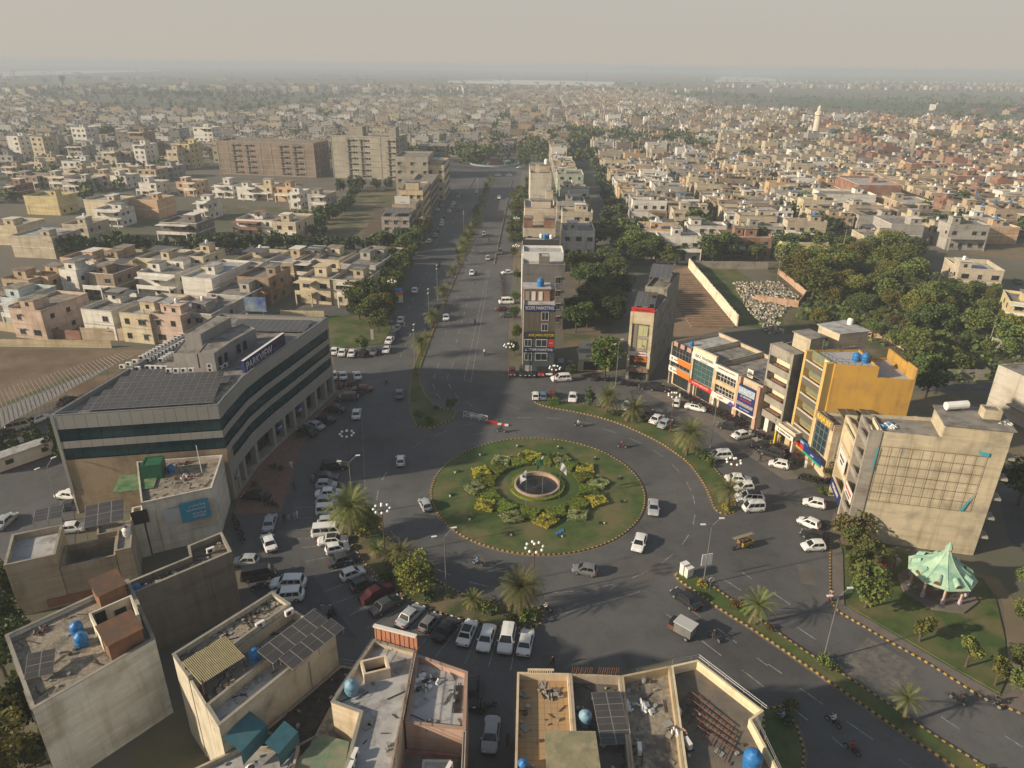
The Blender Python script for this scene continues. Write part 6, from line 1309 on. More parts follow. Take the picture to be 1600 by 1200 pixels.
    mm = MB(); mm.box(-.07, .07, -.09, .09, -.05, .07); mir = mm.mesh('mirror', [M_car]); bp = MB(); bp.box(-.06, .06, -w_ * .82, w_ * .82, -.09, .09); bump_ = bp.mesh('bumper', [M_black]); rb = MB(); rb.box(r0_ + .15, r1_ - .12, -wt * .86, wt * .86, H_ - .0, H_ + .04); rbm = rb.mesh('roof_panel', [M_black])
    return dict(L=L_, w=w_, H=H_, bz=bz, g1=g1, body=body, glass=glass, wheel=wheel, r=rr_, head=head, tail=tail, mir=mir, bump=bump_, blackroof=rbm)
CM = {k: carmesh(k) for k in ('sedan', 'hatch', 'suv', 'van', 'minivan')}
CC = {'white': (.72, .72, .70), 'silver': (.36, .38, .40), 'grey': (.16, .165, .17), 'black': (.02, .021, .023), 'charcoal': (.05, .055, .062), 'maroon': (.06, .010, .016), 'red': (.36, .02, .02), 'blue': (.10, .20, .30), 'cream': (.6, .56, .45), 'gold': (.3, .27, .2), 'beige': (.42, .38, .3), 'darkred': (.14, .03, .025)}
def car(px, py, dx, dy, kind, col, label, group=None, blackroof=False, cover=False, z=.045):
    p = G(px, py, .5); q = G(px + dx, py + dy, .5); d = q - p; a = math.atan2(d.y, d.x); c = CM[kind]
    o = tag(empty('car', (p.x, p.y, z), a), label, 'van' if 'van' in kind else 'car', group); cl = CC[col]
    if cover:
        b = MB(); L_, w_ = c['L'] / 2 + .1, c['w'] + .08; n = 10
        prof = [(-L_, .3, .5), (-L_ * .96, .8, .85), (-L_ * .6, .98, .98), (-L_ * .38, 1.3, .86), (L_ * .12, 1.32, .86), (L_ * .42, .95, .98), (L_ * .95, .72, .9), (L_, .3, .6)]
        rg = []
        for x, zt, ws in prof: rg.append([(x, -w_ * ws, .12), (x, -w_ * ws, zt * .62), (x, -w_ * ws * .75, zt), (x, 0, zt + .04), (x, w_ * ws * .75, zt), (x, w_ * ws, zt * .62), (x, w_ * ws, .12)])
        for r_ in rg: b.v += r_
        for i in range(len(rg) - 1):
            for j in range(6): k = i * 7 + j; b.f.append((k, k + 7, k + 8, k + 1)); b.m.append(0)
        b.f.append(tuple(range(7))); b.m.append(0); b.f.append(tuple((len(rg) - 1) * 7 + j for j in reversed(range(7)))); b.m.append(0)
        b.build('cover', [M_cloth], o, col=cl)
    else:
        o.scale = (.96, .96, .96); put('body', c['body'], o, col=cl); put('window', c['glass'], o)
        for s in (-1, 1):
            put('headlight', c['head'], o, (c['L'] / 2 - .03, s * c['w'] * .6, c['bz'] * .68)); put('tail_light', c['tail'], o, (-c['L'] / 2 + .02, s * c['w'] * .68, c['bz'] * .78))
            put('mirror', c['mir'], o, (c['g1'] - .25, s * (c['w'] + .05), c['bz'] + .02), col=cl)
        put('bumper', c['bump'], o, (c['L'] / 2 - .02, 0, .36)); put('bumper', c['bump'], o, (-c['L'] / 2 + .02, 0, .36))
        if blackroof: put('roof_panel', c['blackroof'], o)
    for x in (-c['L'] * .3, c['L'] * .31):
        for s in (-1, 1): put('wheel', c['wheel'], o, (x, s * (c['w'] - .1), c['r']))
    return o
nth = ['first', 'second', 'third', 'fourth', 'fifth', 'sixth', 'seventh', 'eighth', 'ninth', 'tenth', '11th', '12th', '13th', '14th', '15th', '16th', '17th', '18th', '19th', '20th', '21st', '22nd', '23rd', '24th'] + ['%d%s' % (i, {1: 'st', 2: 'nd', 3: 'rd'}.get(i % 10, 'th')) for i in range(25, 140)]
KN = {'sedan': 'sedan', 'hatch': 'hatchback', 'suv': 'SUV', 'van': 'small van', 'minivan': 'passenger van'}
row = [(522, 729, 12, -1, 'suv', 'black'), (507, 746, 12, -.5, 'sedan', 'charcoal'), (510, 758, 12, -.5, 'hatch', 'silver'), (514, 771, 12, -.6, 'sedan', 'white'), (510, 784, 12, -.6, 'hatch', 'silver'), (511, 799, 12, -.8, 'van', 'white'), (514, 816, 12, -1, 'hatch', 'silver'),
       (511, 832, 12, -1, 'minivan', 'white'), (520, 845, 12, -1, 'sedan', 'white'), (527, 858, 12, -2.5, 'hatch', 'white'), (536, 875, 12, -3.5, 'sedan', 'charcoal'), (551, 897, 12, -4.5, 'hatch', 'white'), (567, 913, 12, -5.3, 'hatch', 'charcoal'),
       (588, 926, 12, -6.2, 'sedan', 'maroon'), (603, 946, 12, -6.8, 'sedan', 'charcoal'), (641, 962, 10, -9.5, 'sedan', 'silver'), (672, 973, 9, -10, 'hatch', 'grey'), (697, 983, 8, -9.5, 'sedan', 'black'), (730, 989, 5, -11.5, 'sedan', 'white'),
       (760, 997, -3.7, 12, 'sedan', 'white'), (792, 999, -2.4, 12, 'suv', 'white'), (821, 1004, 2.5, -12, 'sedan', 'white')]
bl = MB()
for i, (px, py, dx, dy, k, c) in enumerate(row):
    lb = '%s %s, %s from the top of the curved row facing the palm verge' % ({'maroon': 'maroon cloth covered'}.get(c, c), KN[k], nth[i])
    car(px, py, dx, dy, k, c, lb, 'cars in the curved row by the palm verge', i in (8, 18), c == 'maroon')
    if 3 < i < len(row) - 1:
        a = G(px, py); c2 = G(row[i + 1][0], row[i + 1][1]); m = (a + c2) / 2; q = G(px + dx, py + dy) - a; q.normalize()
        if q.dot(G(600, 800) - m) < 0 and q.y < 0: q = -q
        strip_(bl, m - q * 4.6, m + q * 1.6, .1, .043)
tag(bl.build('bay_lines', [M_paint]), kind='structure')
CARS = [
    (422, 817, 4, -12, 'sedan', 'silver', 'silver sedan standing alone in the lane below the long office'), (420, 848, -5, -12, 'sedan', 'white', 'white sedan angled below the silver one in the car park lane'), (385, 877, -12, 0, 'hatch', 'silver', 'silver hatchback by the dark narrow roofed house'),
    (404, 898, 12, -2, 'minivan', 'black', 'black boxy van at the corner of the dark house'), (451, 912, -12, .3, 'suv', 'white', 'white SUV facing left below the black van'), (447, 932, -12, 1, 'suv', 'white', 'white SUV half hidden behind the solar roof'), (505, 966, 3, -12, 'sedan', 'black', 'black sedan beside the slanting solar roof'),
    (400, 775, -12, -.5, 'sedan', 'black', 'black sedan under the colonnade end'), (543, 622, -12, .5, 'suv', 'charcoal', 'dark blue grey SUV at the office corner'), (566, 608, -12, 0, 'sedan', 'darkred', 'dark red sedan beside the motorcycles at the office corner'), (523, 640, -12, -1, 'sedan', 'black', 'black sedan, first in the row of five by the colonnade'),
    (507, 656, -12, -2, 'sedan', 'black', 'black sedan, second in the row by the colonnade'), (492, 665, -11, -4, 'sedan', 'silver', 'silver blue sedan, third in the row by the colonnade'), (480, 675, -11, -4, 'sedan', 'black', 'black sedan, last in the row by the colonnade'), (557, 647, 2, -12, 'sedan', 'white', 'white sedan waiting by the dotted lane edge'),
    (624, 616, 0, -12, 'sedan', 'grey', 'dark grey sedan driving past the office'), (536, 587, -1.5, -10, 'sedan', 'white', 'white sedan, middle of three behind the office'), (558, 587, -3, -10, 'sedan', 'white', 'white sedan, right of three behind the office'), (521, 587, -1, -10, 'sedan', 'white', 'white sedan, left of three behind the office'),
    (523, 549, 6, -9, 'sedan', 'white', 'white sedan, leftmost along the small lawn'), (535, 551, 4, -9, 'sedan', 'white', 'white sedan, second along the small lawn'), (550, 552, 4, -9, 'sedan', 'white', 'white sedan, third along the small lawn'), (567, 552, 6, -9, 'sedan', 'black', 'black sedan along the small lawn'), (585, 549, 6, -9, 'sedan', 'grey', 'dark grey sedan along the small lawn'),
    (604, 546, 3, -9, 'sedan', 'white', 'white sedan at the corner of the small lawn'), (609, 532, 6, -9, 'sedan', 'white', 'white sedan second from the lawn corner on the boulevard'), (615, 522, 5, -7, 'sedan', 'charcoal', 'dark sedan parked under the boulevard trees'), (622, 512, 4, -7, 'hatch', 'silver', 'silver hatchback under the boulevard trees'), (626, 500, 3, -9, 'sedan', 'white', 'white sedan topmost of the row under the boulevard trees'), (648, 454, 2, -9, 'sedan', 'white', 'white sedan by the striped advert stand'),
    (697, 496, 0, -9, 'sedan', 'white', 'white sedan driving up beside the median palms'), (737, 427, 1, 9, 'hatch', 'white', 'white hatchback in the near boulevard lanes'), (762, 404, 1, 9, 'hatch', 'silver', 'silver hatchback by the end of the painted divider'), (781, 394, 0, 9, 'suv', 'charcoal', 'dark SUV in the right service lane'), (793, 426, -9, .5, 'sedan', 'white', 'white sedan turning across the right service lane'), (756, 366, 1, 9, 'hatch', 'silver', 'silver hatchback mid boulevard'),
    (780, 309, 1, 8, 'sedan', 'white', 'white sedan far up the right carriageway'), (745, 300, -2, 8, 'sedan', 'white', 'white sedan far up the left carriageway'), (717, 327, -3, 8, 'sedan', 'red', 'red car far up the left carriageway'), (778, 274, -8, 0, 'sedan', 'white', 'white sedan entering the far roundabout, left one'), (795, 274, -8, 0, 'sedan', 'silver', 'silver sedan entering the far roundabout'), (812, 262, -8, .5, 'sedan', 'white', 'white sedan leaving the far roundabout'),
    (680, 368, 4, -7, 'sedan', 'silver', 'silver sedan nearest in the service lane row'), (684, 360, 4, -7, 'sedan', 'charcoal', 'dark sedan second in the service lane row'), (690, 351, 4, -7, 'sedan', 'white', 'white sedan third in the service lane row'), (691, 346, 4, -7, 'hatch', 'white', 'white hatchback fourth in the service lane row'), (702, 330, 4, -7, 'sedan', 'white', 'white sedan fifth in the service lane row'), (706, 323, 4, -7, 'sedan', 'silver', 'silver sedan sixth in the service lane row'), (709, 318, 4, -7, 'sedan', 'white', 'white sedan seventh in the service lane row'), (716, 308, 4, -7, 'sedan', 'silver', 'silver sedan at the far end of the service lane row'), (717, 303, 4, -7, 'hatch', 'blue', 'blue hatchback at the far end of the service lane'),
    (657, 363, 2, -7, 'sedan', 'white', 'white sedan outside the grey three storey block'), (684, 328, 2, -7, 'sedan', 'white', 'white sedan outside the cream gable block'), (691, 321, 2, -7, 'sedan', 'silver', 'silver sedan outside the dark shop row'), (671, 377, 5, -7, 'hatch', 'white', 'white hatchback by the trees at the service lane mouth'),
    (791, 472, -10, .2, 'minivan', 'white', 'white passenger van nosed to the slim office building'), (786, 483, -10, 0, 'sedan', 'maroon', 'maroon sedan below the white passenger van'), (794, 493, -10, -.4, 'sedan', 'charcoal', 'charcoal sedan below the maroon one'),
    (801, 582, 0, 9, 'hatch', 'maroon', 'dark maroon hatchback at the left end of the office frontage'), (817, 582, 0, 9, 'suv', 'black', 'dark green black SUV under the office front'), (831, 582, 0, 9, 'suv', 'black', 'black SUV beside the red car'), (845, 581, 0, 9, 'sedan', 'red', 'red car with a blue sheet at its nose'), (858, 580, 0, 9, 'sedan', 'white', 'white sedan facing out under the office front'), (876, 572, 0, 9, 'van', 'blue', 'blue van behind the white SUV'), (890, 572, 0, 9, 'hatch', 'darkred', 'dark red hatchback right of the blue van'),
    (877, 592, -9, .5, 'suv', 'white', 'white SUV parked sideways before the office'), (837, 619, 0, -9, 'hatch', 'white', 'white hatchback with a roof rack at the east verge tip'), (849, 619, 0, -9, 'hatch', 'blue', 'blue grey hatchback at the east verge tip'), (863, 617, 0, -9, 'hatch', 'darkred', 'dark red small car by the green hedge block'), (895, 621, -1, 9, 'sedan', 'white', 'white sedan with a sunroof beside the conifer'),
    (1029, 607, 9, 1, 'suv', 'black', 'black SUV below the tall narrow tower'), (1014, 605, -9, -1, 'sedan', 'black', 'black sedan beside the black SUV under the tower'), (1057, 630, 2, -9, 'hatch', 'white', 'white hatchback before the orange sign shop'), (1087, 637, 9, 2, 'sedan', 'white', 'white sedan with black roof by the parked motorcycles'), (1015, 648, 7, -5, 'sedan', 'black', 'black sedan left of the white one along the east verge'), (1026, 655, 7, -6, 'sedan', 'white', 'white sedan between two cars along the east verge'), (1039, 662, 7, -6, 'sedan', 'silver', 'silver sedan nearest the big date palm'),
    (981, 634, 5, -6, 'sedan', 'white', 'white car peeping out above the palm'), (1139, 667, -9, -2, 'sedan', 'black', 'black sedan below the printed banner shop'), (1160, 680, 9, -2, 'sedan', 'white', 'white sedan before the concrete tower'), (1193, 697, -9, -1, 'sedan', 'black', 'black sedan beside the store canopy'), (1206, 709, -9, -3, 'suv', 'black', 'black SUV below the black sedan at the store canopy'), (1217, 726, -9, -2, 'hatch', 'white', 'white hatchback before the mustard tower'),
    (1272, 787, -9, -2, 'hatch', 'white', 'white hatchback alone near the framed bay'), (1124, 713, -9, .5, 'suv', 'white', 'white SUV at the top of the east verge row'), (1153, 749, 9, .5, 'sedan', 'white', 'white sedan, upper car beside the verge palm'), (1162, 762, -9, 1, 'hatch', 'white', 'white hatchback, second car beside the verge palm'), (1171, 779, -9, -.5, 'suv', 'white', 'white SUV with black roof beside the verge tip'), (1177, 794, -9, .5, 'van', 'white', 'white small van, lowest car at the verge tip'),
    (1264, 818, -9, -4, 'hatch', 'white', 'white hatchback, top of three by the park pavement'), (1270, 837, -9, -3, 'hatch', 'black', 'black hatchback, middle of three by the park pavement'), (1271, 854, -9, .3, 'hatch', 'white', 'white hatchback, lowest of three by the park pavement'),
    (626, 720, 0, -9, 'hatch', 'white', 'small white car heading up past the roundabout'), (664, 789, -5, -9, 'hatch', 'silver', 'silver hatchback rounding the left of the roundabout'), (1021, 793, 0, 9, 'sedan', 'silver', 'blue silver sedan passing the right of the roundabout'), (999, 848, -3, 9, 'sedan', 'white', 'white sedan at the lower right of the roundabout'), (914, 891, -9, -1.5, 'hatch', 'grey', 'grey brown hatchback crossing below the roundabout'),
    (1072, 936, -8, -6, 'sedan', 'black', 'black sedan leaving along the lower median'), (767, 1148, -1.5, 12, 'sedan', 'silver', 'pale silver sedan alone in the alley at the bottom'), (736, 1082, -1, 10, 'sedan', 'black', 'black sedan half hidden behind the pink building wall'),
    (8, 815, 10, -9, 'sedan', 'silver', 'silver sedan on the road at the far left'), (109, 826, -9, 1, 'sedan', 'white', 'white coupe behind the rendered house'), (108, 774, -9, -1, 'sedan', 'white', 'white car at the corner of the long office'), (30, 667, 9, -2, 'minivan', 'cream', 'cream van half under the car canopy'), (4, 678, 9, -3, 'sedan', 'black', 'black car under the canopy at the left edge'), (60, 655, 9, -4, 'sedan', 'white', 'white car behind the cream van under the canopy'),
    (104, 626, 8, -5, 'sedan', 'black', 'black car under the open canopy beams'), (1330, 405, 3, 7, 'sedan', 'white', 'white car in the east lane near the double pole'), (1472, 382, 8, 1, 'sedan', 'white', 'white car on the lane below the peach walled house'), (1590, 440, 6, 4, 'sedan', 'charcoal', 'dark car at the far right lane')]
for t in CARS:
    car(*t, blackroof='black roof' in t[6])
car(105, 791, -9, 1, 'sedan', 'charcoal', 'dark sheet covered car beside the long office', cover=True)
for i in range(7):
    car(1066 + i * .8 - 4 * (i % 2), 365 - i * 9, -1, 6, 'sedan', ['white', 'silver', 'charcoal'][i % 3], '%s car, %s along the shaded street behind the corner house' % (['white', 'silver', 'dark'][i % 3], nth[i]), 'cars in the shaded street behind the corner house')
p = G(1063, 990); d = G(1045, 980) - p; lv = tag(empty('loader_rickshaw', (p.x, p.y, .04), math.atan2(d.y, d.x)), 'grey canopied loader driving down the lower carriageway', 'loader')
b = MB(); b.box(-1.6, .6, -.75, .75, .55, .75, 0); b.box(-1.6, .6, -.75, -.7, .75, 1.9, 0); b.box(-1.6, .6, .7, .75, .75, 1.9, 0); b.box(-1.6, -1.55, -.7, .7, .75, 1.9, 0); b.build('cargo_box', [M_steel], lv)
b = MB(); b.box(-1.75, .7, -.85, .85, 1.9, 2.02, 0); b.build('canopy', [mat('canopy_silver', (.42, .42, .40))], lv)
b = MB(); b.box(.62, 1.5, -.6, .6, .4, 1.0); b.box(.62, 1.35, -.55, .55, 1.0, 1.65, 1); b.build('cab', [M_rust, M_carglass], lv)
for x, y in ((-1.1, -.75), (-1.1, .75), (1.35, 0)): put('wheel', CM['hatch']['wheel'], lv, (x, y, .31))
p = G(1158, 856); d = G(1140, 862) - p; rk = tag(empty('cargo_rickshaw', (p.x, p.y, .04), math.atan2(d.y, d.x)), 'yellow three wheeled cargo rickshaw crossing the open junction', 'rickshaw')
b = MB(); b.box(-1.6, .3, -.6, .6, .5, .6); b.box(-1.6, .3, -.62, -.56, .6, 1.1); b.box(-1.6, .3, .56, .62, .6, 1.1); b.box(-1.62, -1.56, -.56, .56, .6, 1.1); b.box(.24, .3, -.56, .56, .6, 1.1); b.build('cargo_bed', [mat('faded_yellow', (.38, .26, .04), (.25, .17, .05), 3)], rk)
b = MB(); [b.box(-1.3 + k * .35, -.9 + k * .35, -.4 + .1 * (k % 3), .35, .6, 1.15 + .2 * (k % 2), k % 2) for k in range(4)]; b.build('load', [M_rust, M_bark], rk)
b = MB(); b.tube((.3, 0, .6), (1.1, 0, .7), .08); b.tube((1.35, 0, .35), (1.05, 0, 1.1), .05); b.tube((1.05, -.35, 1.1), (1.05, .35, 1.1), .03); b.box(.35, .95, -.15, .15, .72, .85); b.build('frame', [M_rust], rk)
for x, y in ((-1.0, -.65), (-1.0, .65), (1.35, 0)): put('wheel', CM['hatch']['wheel'], rk, (x, y, .31))
p = G(1147, 842, 1.7); q = G(1179, 832, 1.9); d = q - p; b = MB()
for s in (0, .42): b.tube((0, s, 0), (d.length, s, .2), .04, n=4)
for k in range(14): b.tube((.2 + k * d.length / 15, 0, .01 * k), (.2 + k * d.length / 15, .42, .01 * k), .025, n=4)
tag(b.build('ladder', [mat('bamboo', (.42, .34, .2))], None, (p.x, p.y, 1.55), math.atan2(d.y, d.x)), 'long wooden ladder carried on the cargo rickshaw', 'ladder')
def bikeparts():
    w1 = MB(); w1.tube((0, -.05, 0), (0, .05, 0), .29, .29, 14, 0); w1.tube((0, -.055, 0), (0, .055, 0), .2, .2, 10, 1); wheel = w1.mesh('wheel', [M_tyre, M_rim])
    f = MB(); f.tube((-.6, 0, .3), (0, 0, .55), .05, n=5); f.tube((0, 0, .55), (.5, 0, .75), .05, n=5); f.tube((.68, 0, .3), (.48, 0, .95), .035, n=5); f.box(-.2, .25, -.12, .12, .28, .55); f.tube((-.7, .12, .3), (.0, .14, .25), .04, n=5); f.tube((.46, -.33, .98), (.46, .33, .98), .02, n=4); frame = f.mesh('frame', [M_black])
    t = MB(); t.lathe((0, 0, 0), [(.001, -.13), (.14, -.06), (.15, .05), (.001, .12)], 8); tankm = t.mesh('fuel_tank', [M_car]); s = MB(); s.box(-.65, .12, -.13, .13, .74, .82); seat = s.mesh('seat', [M_black])
    return wheel, frame, tankm, seat
BKP = bikeparts()
def bike(p, a, label, group=None, col=(.3, .02, .02), lean=.12):
    o = tag(empty('motorcycle', (p[0], p[1], .045), a), label, 'motorcycle', group); o.rotation_euler = (lean, 0, a)
    put('wheel', BKP[0], o, (.68, 0, .29)); put('wheel', BKP[0], o, (-.6, 0, .29)); put('frame', BKP[1], o); put('fuel_tank', BKP[2], o, (.22, 0, .8), col=col, scale=(1.6, .9, .8)); put('seat', BKP[3], o); return o
def skinmesh(name, pts, edges, radii, mat_fn, root=0):
    me = bpy.data.meshes.new(name); me.from_pydata(pts, edges, []); o = bpy.data.objects.new(name, me); COL.objects.link(o)
    md = o.modifiers.new('s', 'SKIN'); sd2 = o.modifiers.new('d', 'SUBSURF'); sd2.levels = 1; sd2.render_levels = 1
    for v, r_ in zip(me.skin_vertices[0].data, radii): v.radius = r_ if hasattr(r_, '__len__') else (r_, r_)
    me.skin_vertices[0].data[root].use_root = True
    dg = bpy.context.evaluated_depsgraph_get(); ev = o.evaluated_get(dg); m2 = bpy.data.meshes.new_from_object(ev); m2.name = name
    bpy.data.objects.remove(o)
    m2.materials.clear()
    for m in (M_cloth, M_skin, M_hair, mat('trousers', (.09, .09, .10))): m2.materials.append(m)
    for p in m2.polygons: p.material_index = mat_fn(p.center); p.use_smooth = True
    return m2
def person_mesh(pose):
    if pose == 'stand':
        P = [(0, 0, .95), (0, 0, 1.2), (0, 0, 1.42), (0, 0, 1.52), (.02, 0, 1.62), (.01, 0, 1.72), (0, .19, 1.4), (.02, .24, 1.12), (.1, .22, .88), (.14, .2, .8), (0, -.19, 1.4), (.02, -.25, 1.12), (.08, -.24, .88), (.1, -.23, .8), (0, .1, .88), (.02, .11, .5), (0, .12, .1), (.12, .13, .04), (0, -.1, .88), (.0, -.11, .5), (-.03, -.12, .1), (.09, -.13, .04)]
    elif pose == 'walk':
        P = [(0, 0, .93), (.02, 0, 1.18), (.04, 0, 1.4), (.05, 0, 1.5), (.08, 0, 1.6), (.07, 0, 1.7), (.03, .19, 1.38), (-.08, .24, 1.13), (-.04, .23, .9), (0, .22, .82), (.03, -.19, 1.38), (.14, -.24, 1.14), (.28, -.22, .95), (.34, -.2, .9), (0, .1, .86), (.2, .1, .5), (.26, .1, .1), (.38, .1, .05), (0, -.1, .86), (-.1, -.1, .48), (-.36, -.1, .16), (-.28, -.1, .04)]
    else:
        P = [(-.1, 0, .86), (-.05, 0, 1.1), (.05, 0, 1.3), (.08, 0, 1.4), (.12, 0, 1.5), (.11, 0, 1.6), (.04, .18, 1.28), (.2, .26, 1.08), (.42, .28, 1.02), (.5, .28, 1.02), (.04, -.18, 1.28), (.2, -.26, 1.08), (.42, -.28, 1.02), (.5, -.28, 1.02), (-.06, .13, .84), (.3, .2, .72), (.08, .2, .34), (.2, .2, .28), (-.06, -.13, .84), (.3, -.2, .72), (.08, -.2, .34), (.2, -.2, .28)]
    E_ = [(0, 1), (1, 2), (2, 3), (3, 4), (4, 5), (2, 6), (6, 7), (7, 8), (8, 9), (2, 10), (10, 11), (11, 12), (12, 13), (0, 14), (14, 15), (15, 16), (16, 17), (0, 18), (18, 19), (19, 20), (20, 21)]
    Rr = [.15, .15, .14, .055, .095, .07, .07, .052, .04, .035, .07, .052, .04, .035, .1, .085, .05, .045, .1, .085, .05, .045]
    hz = P[3][2]; hands = [Vector(P[9]), Vector(P[13])]
    def mf(c):
        if c.z > hz + .13 or (c.z > hz + .03 and c.x < P[4][0] - .02): return 2
        if c.z > hz - .02: return 1
        if min((c - h).length for h in hands) < .1: return 1
        if pose != 'ride' and c.z < .12: return 2
        if pose == 'ride' and c.z < .8 and c.x > -.02: return 3
        return 0
    return skinmesh('person_' + pose, P, E_, Rr, mf)
PM = {k: person_mesh(k) for k in ('stand', 'walk', 'ride')}
CL = {'white': (.62, .6, .56), 'blue': (.2, .33, .5), 'dark': (.03, .03, .035), 'red': (.3, .04, .04), 'brown': (.18, .11, .07), 'grey': (.25, .25, .26), 'olive': (.12, .12, .07), 'pink': (.45, .25, .22), 'maroon': (.15, .03, .05), 'yellow': (.5, .35, .05)}
def person(px, py, a, pose, col, label, group=None, z=.045, p=None):
    p = p if p is not None else G(px, py); return tag(put('person', PM[pose], None, (p[0], p[1], z), a, col=CL[col]), label, 'person', group)
for px, py, col, lb in [(604, 600, 'pink', 'in pale pink riding up past the office'), (742, 507, 'dark', 'in dark clothes riding up the wide lanes'), (757, 555, 'white', 'in white riding by the painted divider'), (747, 884, 'blue', 'in light blue rounding the foot of the roundabout'), (903, 667, 'white', 'in white riding above the roundabout'),
                        (782, 676, 'dark', 'in grey just below the red road barrier'), (971, 700, 'red', 'in red at the upper right of the roundabout'), (1116, 1000, 'dark', 'in dark clothes behind the loader'), (1301, 1132, 'white', 'in white on the lower carriageway'), (1331, 1176, 'red', 'on a red motorcycle near the bottom edge'), (1494, 1097, 'brown', 'in brown on the park side carriageway'),
                        (1549, 1102, 'dark', 'in black and pink beside the park kerb'), (688, 415, 'dark', 'in dark clothes on the left carriageway'), (686, 418, 'red', 'pulling ahead beside the median palm'), (744, 430, 'dark', 'in dark clothes behind the white hatchback'), (694, 343, 'dark', 'far up the left carriageway'), (764, 378, 'dark', 'beside the silver hatchback mid boulevard'), (854, 955, 'white', 'in white stopped at the verge tip by the big palm'), (1221, 1128, 'blue', 'in pale blue stopped by the corner lawn')]:
    p = G(px, py); dr = {True: (-8, -6) if px < 1450 else (8, 5), False: (0, -9)}[px > 1050 and py > 950]
    if 700 < px < 1050 and py > 650: dr = (9, 1) if py < 720 else (-9, -3)
    q = G(px + dr[0], py + dr[1]) - p; a = math.atan2(q.y, q.x)
    o = bike(p, a, 'moving motorcycle whose rider is ' + lb, None, (.3, .02, .02) if col == 'red' else (.05, .05, .06), 0); person(0, 0, a, 'ride', col, 'motorcycle rider ' + lb, p=p, z=.04)
PEOPLE = [(456, 733, 'white', 'walk', 'in white walking past the colonnade'), (460, 767, 'dark', 'walk', 'with a white cap crossing the car park'), (445, 817, 'dark', 'stand', 'in black, leftmost of the group in the car park'), (453, 817, 'grey', 'stand', 'in grey, second of the group in the car park'), (461, 815, 'blue', 'stand', 'in dark blue at the middle of the group'), (465, 812, 'white', 'stand', 'in long white clothes, right of the group'),
          (490, 755, 'grey', 'stand', 'in grey leaning by the parked cars'), (494, 752, 'red', 'stand', 'in red by the parked cars'), (498, 757, 'dark', 'stand', 'in black by the parked cars'), (522, 965, 'dark', 'walk', 'in black standing in the lower lane'), (1293, 942, 'maroon', 'walk', 'in maroon and white on the park corner kerb, left'), (1297, 938, 'pink', 'walk', 'in pink on the park corner kerb, right'),
          (1187, 722, 'dark', 'walk', 'in black by the black SUV'), (1183, 650, 'brown', 'stand', 'in brown by the parked motorcycles'), (1185, 640, 'dark', 'stand', 'in dark clothes before the banner shop'), (1378, 884, 'maroon', 'stand', 'in maroon and white on the shaded lawn, left of the pair'), (1381, 889, 'red', 'stand', 'in orange red seated group on the shaded lawn'), (1397, 880, 'grey', 'stand', 'in grey at the back of the lawn group'), (1392, 888, 'pink', 'stand', 'in beige beside the white clothed one'), (1401, 886, 'white', 'stand', 'in white on the shaded lawn'), (1382, 905, 'grey', 'stand', 'in pale grey under the park trees'),
          (793, 1166, 'brown', 'stand', 'in brown shirt beside the silver sedan'), (632, 511, 'white', 'walk', 'in white by the boulevard car row'), (1595, 902, 'dark', 'stand', 'in dark clothes at the right edge path'), (1214, 690, 'white', 'stand', 'in white outside the cream store canopy'), (1218, 692, 'yellow', 'stand', 'in yellow outside the cream store canopy'), (745, 398, 'brown', 'walk', 'crossing the wide boulevard'), (609, 1005, 'dark', 'stand', 'in black behind the orange framed sign'), (1258, 732, 'white', 'stand', 'in pale clothes by the mustard tower pier'), (1293, 742, 'dark', 'walk', 'in black beside the blank cream gable'), (863, 1042, 'dark', 'walk', 'in dark clothes beyond the terrace balustrade')]
for px, py, c, ps, lb in PEOPLE: person(px, py, RN.uniform(0, 6.28), ps, c, 'person ' + lb)
p, d = G(1158, 856), G(1140, 862) - G(1158, 856); person(0, 0, math.atan2(d.y, d.x), 'ride', 'brown', 'driver in brown astride the cargo rickshaw', p=p + d.normalized() * .5, z=0)
def bikes(pts, n, a, label, group):
    P = [Vector(p) for p in pts]; L_ = sum((b_ - a_).length for a_, b_ in zip(P[:-1], P[1:])); rs = resample([tuple(p) for p in P], L_ / n, False)
    for k, (p, d) in enumerate(rs[:n]): bike(p + V2(RN.uniform(-.2, .2), RN.uniform(-.25, .25)), math.atan2(d.y, d.x) + a + RN.uniform(-.25, .25), '%s, %s from left' % (label, nth[k]), group, RN.choice([(.3, .02, .02), (.03, .03, .04), (.03, .03, .04), (.05, .07, .2)]))
bikes(GL([(1064, 617), (1090, 632), (1120, 645), (1150, 655), (1176, 668)]), 34, 1.5, 'motorcycle in the long row parked before the east side shops', 'motorcycles parked before the east side shops')
bikes(GL([(1100, 641), (1130, 652), (1160, 668)]), 14, 1.5, 'motorcycle in the outer row parked before the east side shops', 'outer row of motorcycles before the east side shops')
bikes(GL([(1178, 678), (1200, 690)]), 8, 1.5, 'motorcycle parked before the cream store canopy', 'motorcycles at the store canopy'); bikes(GL([(1212, 700), (1232, 712), (1252, 728)]), 16, 1.5, 'motorcycle parked before the mustard tower', 'motorcycles at the mustard tower')
bikes(GL([(1252, 748), (1300, 756)]), 8, .8, 'motorcycle lying row below the dark glass block', 'motorcycles below the dark glass block'); bikes(GL([(528, 607), (560, 600)]), 9, 1.2, 'motorcycle parked behind the office corner', 'motorcycles behind the office corner'); bikes(GL([(548, 617), (570, 618)]), 7, 1.2, 'motorcycle parked beside the dark SUV', 'motorcycles beside the dark SUV')
